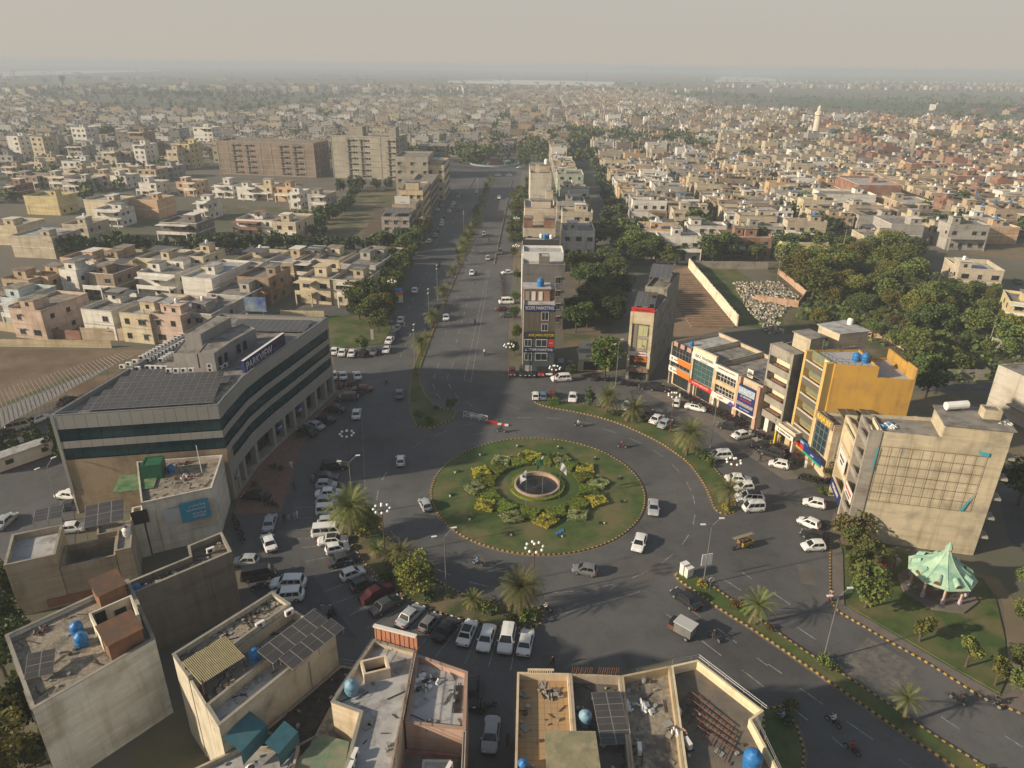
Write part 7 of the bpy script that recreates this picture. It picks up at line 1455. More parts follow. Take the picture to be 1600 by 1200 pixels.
bikes(GL([(502, 600), (512, 608)]), 4, 1.0, 'motorcycle parked under the office colonnade end', 'motorcycles at the colonnade end'); bikes(GL([(925, 594), (965, 594)]), 9, 1.3, 'motorcycle parked under the big bright tree', 'motorcycles under the bright tree'); bikes(GL([(972, 600), (1008, 606)]), 9, 1.3, 'motorcycle parked before the tall narrow tower', 'motorcycles at the narrow tower')
bikes(GL([(782, 432), (786, 468)]), 10, .3, 'motorcycle parked in the right service lane', 'motorcycles in the right service lane'); bikes(GL([(745, 1110), (760, 1105), (766, 1112)]), 4, 1.3, 'motorcycle parked in the bottom alley', 'motorcycles in the bottom alley'); bikes(GL([(368, 812), (380, 850)]), 9, .2, 'motorcycle parked by the lower office shops', 'motorcycles by the lower office shops')
bikes(GL([(404, 920), (416, 918)]), 2, .2, 'motorcycle parked by the white SUV', 'motorcycles by the white SUV'); bikes(GL([(545, 884), (552, 886)]), 2, .8, 'motorcycle wedged between parked cars', 'motorcycles between cars'); bikes(GL([(1281, 822), (1286, 826)]), 1, .4, 'motorcycle beside the white hatchback by the park pavement', None); bikes(GL([(421, 790), (430, 792)]), 3, .2, 'motorcycle standing below the colonnade', 'motorcycles below the colonnade')
p, q = G(725, 652), G(762, 660); d = q - p; o = tag(empty('road_barrier', (p.x, p.y, .04), math.atan2(d.y, d.x)), 'white lattice steel road barrier at the median corner', 'barrier'); b = MB(); L_ = d.length
for z in (.3, 1.3): b.tube((0, 0, z), (L_, 0, z), .04, n=4)
for k in range(4): b.tube((L_ * k / 3, -.3, 0), (L_ * k / 3, 0, 1.3), .04, n=4)
for k in range(3): b.tube((L_ * k / 3, 0, .3), (L_ * (k + 1) / 3, 0, 1.3), .03, n=4); b.tube((L_ * k / 3, 0, 1.3), (L_ * (k + 1) / 3, 0, .3), .03, n=4)
b.build('frame', [M_white], o); b = MB(); b.box(L_ * .25, L_ * .75, -.03, .03, .6, 1.0); b.build('plate', [M_white], o)
for k in range(6):
    p = G(764 + k * 5.5, 661 + k * .9); b = MB(); b.box(-.35, .35, -.2, .2, 0, .5 if k < 3 else .3); tag(b.build('road_block', [M_sred if k % 2 == 0 or k < 3 else M_white], None, (p.x, p.y, .04), -.1), 'red or white plastic road block, %s after the lattice barrier' % nth[k], 'road block', 'road blocks after the lattice barrier')
for px, py, s, lb in ((1068, 898, 1.0, 'left and taller'), (1075, 902, .85, 'right and shorter')):
    p = G(px, py); o = tag(empty('utility_cabinet', (p.x, p.y, .15), .5), 'white street cabinet on the median tip, the %s of two' % lb, 'cabinet'); b = MB(); b.box(-.5, .5, -.35, .35, .15, 1.7 * s); b.build('body', [M_swh], o); b = MB(); b.box(-.55, .55, -.4, .4, 1.7 * s, 1.78 * s); b.build('cap', [M_white], o); b = MB(); b.box(-.5, .5, -.35, .35, 0, .15); b.build('plinth', [M_conc], o)
p = G(1108, 928); o = tag(empty('round_sign', (p.x, p.y, .15), .3), 'thin ring shaped road sign on the median', 'sign'); b = MB(); b.tube((0, 0, 0), (0, 0, 1.8), .03); b.build('post', [M_steel], o); b = MB(); [b.tube((.35 * math.cos(k * .6), 0, 2.15 + .35 * math.sin(k * .6)), (.35 * math.cos(k * .6 + .6), 0, 2.15 + .35 * math.sin(k * .6 + .6)), .03, n=4) for k in range(11)]; b.build('ring', [M_white], o)
p = G(1100, 905); b = MB(); b.box(-.75, .75, -.04, .04, 2.2, 4.0); tag(b.build('notice_board', [M_white], None, (p.x, p.y, .1), .25), 'pair of white banner boards on the median light pole', 'board')
p = G(624, 474); o = tag(empty('advert_stand', (p.x, p.y, 0), .1), 'blue orange and white striped advert stand at the boulevard edge', 'advert stand')
for k, m in enumerate((M_swh, M_swh, M_sor, M_sblue)): b = MB(); b.box(-1.1, 1.1, -.1, .1, .3 + k * 1.05, 1.3 + k * 1.05); b.build('board', [m], o)
b = MB(); b.tube((-1, 0, 0), (-1, 0, .4), .06); b.tube((1, 0, 0), (1, 0, .4), .06); b.build('legs', [M_steel], o)
p = G(582, 533); b = MB(); b.box(-.35, .35, -.03, .03, .3, 2.9); tag(b.build('banner_stand', [M_swh], None, (p.x, p.y, .1), .2), 'narrow white banner standing on the small lawn', 'banner')
o = tag(empty('billboard', (*G(398, 492), 0), rad(-4)), 'blue printed site billboard with white car picture behind the office', 'billboard'); b = MB(); b.box(0, 9.5, -.15, 0, 1.0, 5.0); b.build('board', [mat('bill_print', (.05, .10, .30), (.30, .36, .36), .35)], o, (-6, 0, 0)); b = MB(); b.tube((-5, 0, 0), (-5, 0, 1), .1); b.tube((2.5, 0, 0), (2.5, 0, 1), .1); b.build('legs', [M_steel], o)
for i, (px, py) in enumerate([(432, 757), (437, 745), (443, 735)]): p = G(px, py); b = MB(); b.lathe((0, 0, 0), [(.2, 0), (.2, .04), (.13, .05), (.03, .6)], 8); tag(b.build('traffic_cone', [M_sred], None, (p.x, p.y, .05)), 'orange traffic cone at the forecourt edge, %s of three' % ['lowest', 'middle', 'topmost'][i], 'traffic cone')
p = G(0, 742); d = G(56, 722) - p; o = tag(empty('site_cabin', (p.x, p.y, 0), math.atan2(d.y, d.x)), 'dirty white portable cabin on red skids beside the left road', 'cabin'); b = MB(); b.box(0, 8.5, 0, 2.4, .4, 2.7); b.build('body', [M_pl], o, col=(.55, .5, .42)); b = MB(); b.box(-.1, 8.6, -.1, 2.5, 2.7, 2.82); b.build('roof', [M_roofw], o); b = MB(); b.box(0, 8.5, .1, .4, .1, .4); b.box(0, 8.5, 2, 2.3, .1, .4); b.build('skid', [M_rust], o); b = MB(); b.box(1.2, 2.4, -.04, 0, 1.3, 2.1); b.box(6.6, 7.4, -.04, 0, 1.3, 2.1); b.build('window', [M_black], o)
cn = tag(empty('car_canopy', (*G(100, 620), 0)), 'long grey fabric car canopy on a ladder of white steel beams', 'canopy')
o2_ = V2(*G(100, 620)); e0, e1 = G(-30, 685, 3), G(212, 552, 3); f0_, f1_ = G(-30, 662, 3), G(208, 556, 3); b = MB()
for k in range(16):
    a, c = e0.lerp(e1, k / 16), e0.lerp(e1, (k + 1) / 16); a2, c2 = G(-30, 650, 3).lerp(G(206, 558, 3), k / 16), G(-30, 650, 3).lerp(G(206, 558, 3), (k + 1) / 16)
    b.face([(a.x - o2_.x, a.y - o2_.y, 3), (c.x - o2_.x, c.y - o2_.y, 3), (c2.x - o2_.x, c2.y - o2_.y, 3.05), (a2.x - o2_.x, a2.y - o2_.y, 3.05)])
b.build('canopy_cloth', [mat('grey_cloth', (.22, .20, .18), (.18, .165, .15), .5)], cn)
bmx = MB()
for k in range(40):
    a = e0.lerp(e1, k / 40) - o2_; c = G(-50, 624, 3.6).lerp(G(200, 548, 3.6), k / 40) - o2_; bmx.tube((a.x, a.y, 3.02), (c.x, c.y, 3.7), .03, n=4)
for k in range(0, 40, 6):
    a = e0.lerp(e1, (k + 2) / 40) - o2_; c = G(-30, 650, 3).lerp(G(206, 558, 3), (k + 2) / 40) - o2_; bmx.tube((c.x, c.y, 0), (c.x, c.y, 3.3), .07, n=5)
bmx.build('beams', [M_steel], cn)
# planting
P_ = lambda px, py: G(px, py)
palm(P_(548, 842), 'date', 1.2, 'big shaggy date palm of the car park verge'); palm(P_(812, 962), 'date', .95, 'big date palm at the foot of the roundabout verge')
palm(P_(947, 645), 'date', .85, 'drooping date palm on the east verge beside the conifer'); palm(P_(990, 655), 'low', 1.6, 'short spreading palm of the east verge'); palm(P_(1072, 712), 'date', 1.05, 'largest date palm of the east verge'); palm(P_(1136, 797), 'mid', 1.0, 'palm at the lower tip of the east verge')
palm(P_(1179, 976), 'mid', 1.0, 'tall fronded palm on the lower median'); palm(P_(1410, 1132), 'thin', .85, 'thin young palm on the lower median near the right'); palm(P_(740, 948), 'low', .8, 'small dry palm on the lower verge'); palm(P_(628, 888), 'mid', .75, 'ragged palm between the two round trees of the verge'); palm(P_(612, 880), 'low', .8, 'low fern palm left of the ragged palm'); palm(P_(590, 868), 'low', .7, 'dry low palm at the base of the globe lamp')
tree(P_(572, 842), 4.6, 'gold', 'round olive green tree just below the big date palm', wide=1.15); tree(P_(655, 922), 5.2, 'gold', 'golden topped round tree on the lower verge', wide=1.25); tree(P_(632, 905), 3.4, 'broad', 'dark bushy tree behind the golden topped one', wide=1.2)
for px, py, s, k, lb in [(700, 936, .5, 'green', 'leafy clump at the foot of the twin arm light'), (765, 958, 1.3, 'green', 'rounded shrub left of the big palm'), (825, 972, 1.4, 'green', 'dense shrub under the big palm'), (800, 975, 1.2, 'dark', 'dark shrub left under the big palm'), (605, 905, 1.0, 'dark', 'dark shrub among the ferns of the verge'), (668, 935, 1.1, 'dark', 'dark shrub below the golden topped tree'), (640, 925, 1.0, 'green', 'green shrub below the golden topped tree'),
                         (1097, 917, .8, 'gold', 'yellow green shrub at the foot of the median light'), (1286, 1038, 1.0, 'green', 'green shrub around the park side median light'), (1302, 1050, .8, 'dark', 'dark shrub on the lower median'), (1150, 947, .9, 'red', 'reddish shrub beside the median palm'), (1163, 957, .7, 'dark', 'dark shrub beside the reddish one'), (1203, 985, .6, 'red', 'small rusty shrub on the median right of the palm'), (1135, 797, .9, 'gold', 'clipped yellow green shrub at the verge tip'), (1112, 730, .7, 'dark', 'small dark shrub by the east verge light'),
                         (1095, 715, 1.5, 'dark', 'dark green bush beneath the largest east palm'), (1105, 722, 1.3, 'green', 'green bush right of the largest east palm'), (960, 650, 1.0, 'dark', 'dark shrub right of the drooping palm'), (1003, 660, .9, 'dark', 'dark shrub right of the short palm'), (672, 662, 1.2, 'green', 'conical green shrub at the median tip'), (655, 650, .9, 'green', 'left green shrub at the median tip'), (652, 585, .7, 'gold', 'bright shrub on the narrow median neck'), (680, 640, .6, 'dark', 'dark shrub on the median edge'), (1320, 858, .6, 'dark', 'dark shrub at the pavement corner'), (1530, 1215, 1.0, 'gold', 'yellow shrub at the lower end of the median'),
                         (1225, 1130, 1.0, 'dark', 'dark shrub on the corner lawn'), (1236, 1110, 1.0, 'green', 'green shrub on the corner lawn'), (1283, 772, .9, 'green', 'left green shrub before the framed bay'), (1291, 773, .9, 'green', 'right green shrub before the framed bay'), (1262, 748, .7, 'green', 'green shrub below the mustard tower'), (470, 683, .8, 'green', 'shrub at the end of the colonnade cars'), (427, 732, .7, 'dark', 'low hedge clump on the brick forecourt, upper'), (440, 735, .6, 'dark', 'low hedge clump on the brick forecourt, upper right'), (398, 760, .6, 'dark', 'low hedge clump on the brick forecourt, lower'), (1402, 615, .9, 'dark', 'shrub by the lane behind the mustard tower')]:
    bush(P_(px, py), s, k, lb)
p = P_(864, 632); leafy_prism('hedge', [p + V2(-1.1, -.6), p + V2(1.1, -.6), p + V2(1.1, .6), p + V2(-1.1, .6)], 1.2, [mat('leaf_bright', (.05, .10, .015)), M_hedge], 'clipped bright green hedge block beneath the globe lamp', None, 160, .16)
tree(P_(920, 635), 5.0, 'cone', 'dark conifer between the white sedan and the drooping palm', wide=1.15); tree(P_(945, 592), 9.2, 'bright', 'big bright green tree before the kiosk shops', wide=.95); tree(P_(704, 643), 3.0, 'open', 'small round tree on the inner median corner'); tree(P_(893, 590), 3.0, 'dark', 'small dark tree right of the dark red hatchback')
for px, py, h, k, lb in [(1351, 951, 6.4, 'open', 'slim trunked tree nearest the park pavement corner'), (1436, 1004, 4.0, 'sapling', 'young tree in front of the gazebo'), (1508, 1044, 4.2, 'sapling', 'young tree right of the gazebo lawn centre'), (1554, 1072, 3.8, 'sapling', 'young tree beside the drain'), (1340, 915, 5.2, 'open', 'dense tree above the slim trunked park tree'), (1352, 893, 5.0, 'open', 'dense dark tree by the lattice wall corner'), (1333, 868, 4.4, 'open', 'tree below the brown leaved one'),
                         (1330, 848, 5.2, 'brown', 'brown leaved straggling tree at the lattice wall corner'), (1318, 842, 4.2, 'brown', 'small brown straggling tree by the pavement'), (1600, 985, 5.0, 'open', 'tree at the right edge beyond the drain'), (1592, 1060, 4.0, 'open', 'tree at the right edge below the drain bend'), (1598, 1090, 4.0, 'open', 'lowest tree at the right edge'), (1610, 940, 5.0, 'broad', 'upper tree at the right edge path'), (1298, 752, 3.6, 'brown', 'dry tree below the blank cream gable'), (1305, 748, 3.2, 'brown', 'second dry tree below the blank cream gable'),
                         (30, 1235, 8.0, 'gold', 'golden tree in the bottom left corner'), (-20, 1180, 8.5, 'gold', 'golden tree cut by the left edge at the bottom'), (10, 1060, 7.5, 'dark', 'dark tree left of the blank walled house, lower'), (0, 1010, 7, 'dark', 'dark tree left of the blank walled house, upper'), (15, 950, 6, 'dark', 'dark tree below the rendered house'), (-25, 930, 6, 'dark', 'dark tree at the left edge below the road'), (60, 1130, 6.5, 'dark', 'dark tree tucked under the blank walled house'), (1590, 790, 8, 'dark', 'dark tree right of the lattice wall, upper'), (1610, 820, 8, 'dark', 'dark tree right of the lattice wall, lower'), (1640, 780, 8, 'dark', 'dark tree at the far right of the lattice wall'),
                         (1445, 622, 9.5, 'dark', 'tall dark tree by the lane behind the mustard tower'), (1560, 640, 4, 'broad', 'tree by the grey edge house'), (565, 552, 4.2, 'open', 'small umbrella shaped tree on the small lawn')]:
    tree(P_(px, py), h, k, lb)
g = 'conifers beside the left road'
for i, (px, py) in enumerate([(-10, 705), (8, 712), (28, 708), (45, 702), (62, 706), (78, 712), (92, 708), (85, 695), (60, 692), (104, 718), (-30, 715)]): tree(P_(px, py), 4.8, 'cone', 'dark feathery conifer, %s in the clump between the left road and the office' % nth[i], g, 1.1)
for i, (px, py, s) in enumerate([(659, 558, .82), (677, 513, .8), (694, 472, .8), (706, 440, .72), (716, 415, .6), (722, 398, .8), (728, 384, .8), (733, 372, .8), (738, 358, .7), (742, 345, .7), (746, 334, .65), (750, 322, .65), (755, 310, .6), (760, 298, .6), (765, 287, .6), (768, 280, .55)]):
    palm(P_(px, py), 'date' if i < 3 or i in (5, 6, 7) else 'mid', s if i < 3 or i in (5, 6, 7) else s * 1.25, '%s palm up the boulevard median from the junction' % nth[i], 'palms along the boulevard median')
rb_ = random.Random(8)
for i in range(46):
    t = i / 45
    a, c = P_(667, 528), P_(766, 282); q = a.lerp(c, t); bush(q + V2(rb_.uniform(-1, 1), 0), rb_.uniform(.8, 1.6) if t > .3 else rb_.uniform(.4, .8), rb_.choice(['dark', 'green', 'green']), 'shrub, %s along the planted strip of the boulevard median' % nth[i], 'shrubs along the boulevard median', .1, 'shrub', 1.1)
LT = [(562, 500), (578, 512), (592, 520), (598, 505), (583, 492), (604, 488), (570, 478), (552, 484), (606, 470), (614, 462), (622, 447), (626, 436), (614, 440), (632, 424), (640, 410), (645, 398), (652, 388), (634, 398), (622, 410), (612, 425), (604, 452), (596, 440), (655, 378), (664, 372), (640, 384), (628, 386)]
for i, (px, py) in enumerate(LT): tree(P_(px, py), [6.5, 7.5, 6, 8][i % 4] if i != 4 else 9.5, ['dark', 'broad', 'open', 'gold', 'broad'][i % 5] if i not in (0, 4, 6) else 'dark', 'leafy boulevard tree, %s in the belt left of the carriageway' % nth[i], 'trees along the left side of the boulevard', 1.15)
for i in range(14):
    p = P_(597, 462).lerp(P_(594, 402), i / 13); tree(p, 7.0, 'farcol', 'dark columnar tree, %s in the hedge row behind the pale garden wall' % nth[i], 'columnar trees behind the pale garden wall')
TS = [(70, 398), (85, 394), (101, 402), (118, 396), (134, 399), (150, 396), (166, 397), (180, 395), (192, 398), (205, 395), (218, 396), (232, 394), (249, 397), (262, 394), (280, 397), (296, 393), (312, 396), (330, 400), (345, 396), (360, 397), (376, 395), (390, 398), (404, 394), (420, 396), (436, 393), (452, 397), (468, 394), (482, 398), (497, 394), (512, 396), (527, 394), (540, 397), (554, 393), (568, 396), (582, 392), (598, 394), (612, 390), (628, 388),
      (488, 372), (478, 366), (500, 360), (512, 350), (520, 345), (530, 338), (540, 330), (548, 318), (556, 308), (560, 300), (545, 326), (508, 372), (470, 352), (496, 345), (532, 300), (548, 297), (562, 294), (588, 297), (608, 296)]
for i, (px, py) in enumerate(TS): tree(P_(px, py), rb_.uniform(5, 8), ['far', 'farcol', 'far', 'far'][i % 4], '%s tree of the green belt along the side street left of the boulevard' % nth[i], 'trees along the side street left of the boulevard', 1.1)
MT_ = [(905, 505), (917, 512), (899, 520), (916, 478), (925, 470), (935, 486), (948, 478), (955, 462), (930, 452), (918, 443), (905, 447), (940, 436), (952, 446), (962, 438), (893, 432), (908, 428), (925, 425), (945, 422), (958, 428), (965, 452), (972, 470), (942, 500), (955, 508), (962, 493), (928, 498), (944, 465)]
for i, (px, py) in enumerate(MT_): tree(P_(px, py), rb_.uniform(5.5, 8), ['dark', 'broad', 'dark', 'brown'][i % 4], '%s tree on the bare yard right of the boulevard shops' % nth[i], 'trees on the bare yard behind the boulevard shops', 1.1)
RB = [(804, 500), (806, 530), (803, 555), (806, 475), (808, 440), (803, 402), (806, 390), (804, 375), (808, 365), (806, 352), (809, 342), (812, 330), (816, 322), (808, 320), (820, 312), (826, 305), (812, 310), (834, 300), (828, 296), (838, 306), (822, 262), (818, 250)]
for i, (px, py) in enumerate(RB): tree(P_(px, py), rb_.uniform(6, 8.5) if i > 5 else 3.8, ['dark', 'broad', 'far'][i % 3], '%s tree before the shops on the right side of the boulevard' % nth[i], 'trees before the right hand boulevard shops', 1.15 if i > 5 else .9)
ST = [(932, 262), (938, 275), (935, 290), (945, 300), (948, 318), (955, 335), (968, 345), (950, 352), (965, 362), (972, 372), (930, 385), (948, 372), (962, 392), (978, 402), (990, 414), (1005, 408), (1018, 412), (992, 398), (1030, 412), (1045, 414), (1058, 412), (925, 250), (940, 246), (930, 236), (918, 232), (908, 225), (948, 258), (985, 385), (1000, 372),
      (1062, 338), (1075, 352), (1090, 362), (1072, 372), (1096, 346), (1085, 395), (1100, 404), (1112, 412), (1092, 410), (1120, 398), (1075, 405), (1130, 408), (1178, 408), (1180, 395), (1245, 400), (1262, 408), (1275, 402), (1290, 396), (1300, 405), (1205, 292), (1212, 300), (1222, 306), (1232, 314), (1242, 322), (1250, 330), (1228, 330), (1240, 340), (1255, 345), (1275, 358), (1288, 366), (1300, 374), (1290, 355), (1436, 345), (1448, 352), (1462, 368), (1478, 375), (1488, 366), (1505, 378), (1520, 384), (1500, 362), (1600, 372), (1500, 330), (1400, 405), (1418, 412), (1318, 400)]
for i, (px, py) in enumerate(ST): tree(P_(px, py), rb_.uniform(6.5, 10), ['far', 'far', 'far'][i % 3] if py < 390 else ['dark', 'broad'][i % 2], '%s street tree among the houses right of the boulevard' % nth[i], 'street trees right of the boulevard', 1.2)
wood = GL([(1215, 425), (1265, 460), (1240, 500), (1330, 520), (1420, 560), (1440, 600), (1545, 598), (1620, 585), (1600, 540), (1560, 470), (1480, 440), (1440, 425), (1400, 405), (1330, 402), (1260, 400), (1220, 405)])
wx = [min(p.x for p in wood), max(p.x for p in wood), min(p.y for p in wood), max(p.y for p in wood)]
k = 0; pts = []
rq = random.Random(77)
while k < 1400 and len(pts) < 120:
    p = V2(rq.uniform(wx[0], wx[1]), rq.uniform(wx[2], wx[3]))
    if inside(p, wood) and all((p - q).length > 4.3 for q in pts) and mnoise.noise(Vector((p.x * .05, p.y * .05, 0))) > -.22:
        pts.append(p); px, py = PJ(p.x, p.y, 0)
        tree(p, rq.choice([3.2, 4.2, 5.2, 6.2, 8.5]) * (1.15 if py < 470 else .9), rq.choice(['broad', 'dark', 'open', 'open', 'gold', 'brown' if py > 480 and rq.random() < .5 else 'open']), 'bushy tree of the wooded plot, %s counted across it from the lane' % nth[len(pts) - 1], 'trees of the wooded plot', 1.3)
    k += 1
b = MB(); k = 0
while k < 5200:
    p = V2(rq.uniform(wx[0], wx[1]), rq.uniform(wx[2], wx[3]))
    if inside(p, wood): leafquads(b, [Vector((p.x, p.y, rq.uniform(.1, 2.3)))], .9, rq, rq.randrange(2)); k += 1
tag(b.build('undergrowth', [M_leaf, M_leafd]), kind='stuff')
# houses
PALS = {'cream': (.52, .45, .32), 'white': (.64, .62, .57), 'grey': (.36, .34, .31), 'beige': (.46, .40, .30), 'peach': (.52, .36, .22), 'pink': (.52, .40, .33), 'paleblue': (.42, .50, .52), 'tan': (.40, .31, .21), 'dark': (.17, .155, .14), 'yellow': (.55, .46, .24), 'brick': (.26, .14, .10), 'brown': (.27, .21, .155), 'orange': (.45, .22, .10), 'green': (.40, .45, .36)}
PALS = {k: tuple(c * .92 for c in v) for k, v in PALS.items()}
FOOT = []
hcount = [0]
def house(p, w_, d, ang, h, col, label, group=None, trim='white', storeys=2, solar_=0, tankc=None, rs=None, arches=False, detail=2, cat='house', roofm=None, rooms=1, front=True, blank=False):
    q = rs or random.Random(int(p[0] * 13 + p[1] * 7)); c = PALS[col] if isinstance(col, str) else col; t_ = PALS.get(trim, trim)
    o = tag(empty('house', (p[0], p[1], 0), ang), label, cat, group)
    ca, sa2 = math.cos(ang), math.sin(ang); FOOT.append((p[0] + ca * w_ / 2 - sa2 * d / 2, p[1] + sa2 * w_ / 2 + ca * d / 2, max(w_, d) * .5))
    m = M_brick if col == 'brick' else M_pl
    rm = roofm or q.choice([M_roof, M_roof, M_roofw, M_roofgravel])
    porch = q.uniform(2.0, 3.2) if front and not blank else 0
    P = [V2(0, porch), V2(w_, porch), V2(w_, d), V2(0, d)]; par = q.uniform(.6, 1.1); b = MB()
    ip = inset(P, .2); b.prism(P, 0, h - par); b.ring(P, ip, h - par, h); b.build('wall', [m], o, col=c)
    b = MB(); b.face([(v.x, v.y, h - par) for v in inset(P, .1)]); b.build('roof', [rm], o)
    if porch:
        wp = w_ * q.uniform(.45, 1.0); xs = 0 if q.random() < .5 else w_ - wp; zf = h / storeys - .1
        b = MB(); b.box(xs, xs + wp, 0, porch - .01, zf - .25, zf, 0); b.box(xs, xs + wp, 0, .15, zf, zf + .9, 0); b.box(xs, xs + .3, .02, .3, 0, zf - .25, 0); b.box(xs + wp - .3, xs + wp, .02, .3, 0, zf - .25, 0); b.build('balcony', [M_pl], o, col=t_)
        if detail > 1 and q.random() < .5: b = MB(); b.box(xs - .1, xs + wp + .1, -.2, porch - .01, h - par + .05, h - par + .25); b.build('canopy', [M_pl], o, col=t_)
    bnd = MB(); bnd.ring([V2(-.06, porch - .06), V2(w_ + .06, porch - .06), V2(w_ + .06, d + .06), V2(-.06, d + .06)], P, h / 2 - .1, h / 2 + .12); bnd.ring([V2(-.08, porch - .08), V2(w_ + .08, porch - .08), V2(w_ + .08, d + .08), V2(-.08, d + .08)], P, h - .12, h + .03); bnd.build('cornice', [M_pl], o, col=t_)
    for s in range(storeys):
        z = .9 + s * h / storeys * .98; n = max(1, int(w_ / 3.6))
        if not blank:
            for i in range(n):
                if q.random() < .9: put('window', winmesh(q.choice([1.2, 1.6, 2.0]) if detail > 1 else 1.6, 1.4 if s or not porch else 1.5, q.choice([0, 2, 3])), o, (w_ * (i + .5) / n + q.uniform(-.3, .3), porch, z + .1))
        if detail > 1 or s == storeys - 1:
            sidew = (1, -1)[p[0] > 20];
            if blank and q.random() < .7: continue
            for k in range(2 if detail > 1 else 1):
                y = porch + (d - porch) * (.2 + .35 * k) + q.uniform(-.5, .5)
                if sidew > 0: put('window', winmesh(1.2, 1.2, 3), o, (w_, y, z + .1), rad(90))
                else: put('window', winmesh(1.2, 1.2, 3), o, (0, y, z + .1), rad(-90))
    zr = h - par
    for k in range(rooms):
        rw_, rd = q.uniform(2.8, 4.2), q.uniform(3, 4.8); rx = q.uniform(.4, max(.5, w_ - rw_ - .4)); ry = porch + q.uniform(.6, max(.7, (d - porch - rd) * .9)); rh = q.uniform(2.3, 2.9)
        b = MB(); b.box(rx, rx + rw_, ry, ry + rd, zr, zr + rh); sr_ = b.build('stair_room', [m], o, col=c); b = MB(); b.box(rx - .3, rx + rw_ + .3, ry - .3, ry + rd + .3, zr + rh, zr + rh + .15); b.build('room_roof', [M_pl if q.random() < .4 else rm], sr_, col=t_)
        put('window', winmesh(.9, 1.0, 3), sr_, (rx + rw_ * .5, ry, zr + 1.0))
        if tankc and k == 0: put('water_tank', TK[tankc], o, (rx + rw_ * .5, ry + rd * .5, zr + rh + .15), scale=.8)
    if solar_:
        nx = solar_; W_ = nx * 1.1; sx_ = q.uniform(.3, max(.35, w_ - W_ - .3)); sy = porch + (d - porch) * q.uniform(.3, .55)
        if detail > 1:
            for i in range(nx):
                for j in range(2): put('solar_panel', SP, o, (sx_ + i * 1.12, sy + j * 2.1, zr + 2.4 + .25 * j), rot=(rad(7), 0, 0), scale=(1.08, 2.05, 1))
            b = MB(); [b.tube((x, y, zr), (x, y, zr + 2.4), .05, n=4) for x in (sx_ + .1, sx_ + W_) for y in (sy + .1, sy + 4)]; b.build('solar_frame', [M_steel], o)
        else: b = MB(); b.box(sx_, sx_ + W_, sy, sy + 4, zr + 2.2, zr + 2.3); b.build('solar_array', [M_solar], o)
    hcount[0] += 1; return o
Z1 = lambda x, y: (x / 5.3333, 300 + y / 5.3333); Z2 = lambda x, y: (300 + x / 5.3333, 250 + y / 5.3333); Z4 = lambda x, y: (780 + x / 5.3333, 230 + y / 5.3333)
Z5 = lambda x, y: (1040 + x / 5.3333, 230 + y / 5.3333); Z6 = lambda x, y: (1300 + x / 5.3333, 230 + y / 5.3333); Z7 = lambda x, y: (x / 4, 100 + y / 4); ZP = lambda x, y: (x, y)
def H(Z, x1, y1, x2, h, d, col, label, ang=-12, **kw):
    a = G(*Z(x1, y1), h); t = V2(math.cos(rad(ang)), math.sin(rad(ang))); lo, hi = 2, 60; tx = Z(x2, y1)[0]
    for _ in range(30):
        m = (lo + hi) / 2; q = a + t * m
        if PJ(q.x, q.y, h)[0] < tx: lo = m
        else: hi = m
    return house(a, lo, d, rad(ang), h, col, label, **kw)
H(Z1, -100, 905, 65, 7.2, 15, 'paleblue', 'pale blue house at the left end of the row by the ploughed field', rooms=2, tankc=None)
H(Z1, 68, 965, 335, 7.5, 15, 'pink', 'pinkish white house with small square side windows beside the pale blue one', trim='pink', front=False)
H(Z1, 668, 970, 925, 7.5, 14, 'white', 'white house with a grey band and a raised solar canopy', trim='grey', solar_=6, front=False)
H(Z1, 988, 1000, 1238, 7.5, 16, 'cream', 'cream house with a grey band and red capped stair room', trim='grey', front=False, roofm=M_roofw)
H(Z1, 1242, 1010, 1500, 7.5, 15, 'pink', 'pale pink house with two roof rooms behind the long office', trim='pink', rooms=2, tankc='white', front=False)
H(Z1, 1540, 1000, 1760, 7.0, 14, 'grey', 'grey house half hidden by the long office roof', front=False, tankc='white')
H(Z1, -70, 740, 160, 7, 12, 'tan', 'tan arched house with a dark red sloping roof', trim='brown'); H(Z1, 175, 715, 330, 7, 12, 'peach', 'small house with pink front frame and yellow roof room', trim='pink'); H(Z1, 484, 640, 628, 8.5, 9, 'white', 'slim white tower house with three slot windows', trim='white', front=False, solar_=5)
H(Z1, 664, 690, 880, 7.4, 14, 'brown', 'brown exposed concrete house with a tan roof room', solar_=4); H(Z1, 1075, 690, 1392, 7, 16, 'white', 'modern white framed house with a brown side panel', rooms=2); H(ZP, 283, 432, 330, 7.5, 20, 'white', 'bare white walled house with a cracked white roof', roofm=M_roofw, blank=True)
H(Z1, 497, 545, 800, 6.6, 14, 'peach', 'long peach house with a boxy peach roof room', front=False); H(Z1, 812, 560, 1060, 6.6, 14, 'tan', 'tan house with a flat canopy roof room', rooms=2); H(Z1, 1075, 565, 1420, 6.8, 16, 'cream', 'cream house under a wide dark solar canopy', solar_=9); H(Z1, 1430, 545, 1640, 6.8, 15, 'cream', 'cream house with a white roof tank beside the solar canopy', tankc='white')
H(Z2, 325, 990, 590, 7.6, 15, 'brown', 'brown house with bright orange balcony bands', trim='orange', solar_=5); H(Z2, 845, 1000, 1105, 7.4, 14, 'cream', 'cream arched window house with a beige roof room', trim='cream'); H(Z2, 1110, 1010, 1400, 7.4, 14, 'beige', 'beige house with salmon capped roof room beside the arched one', solar_=5)
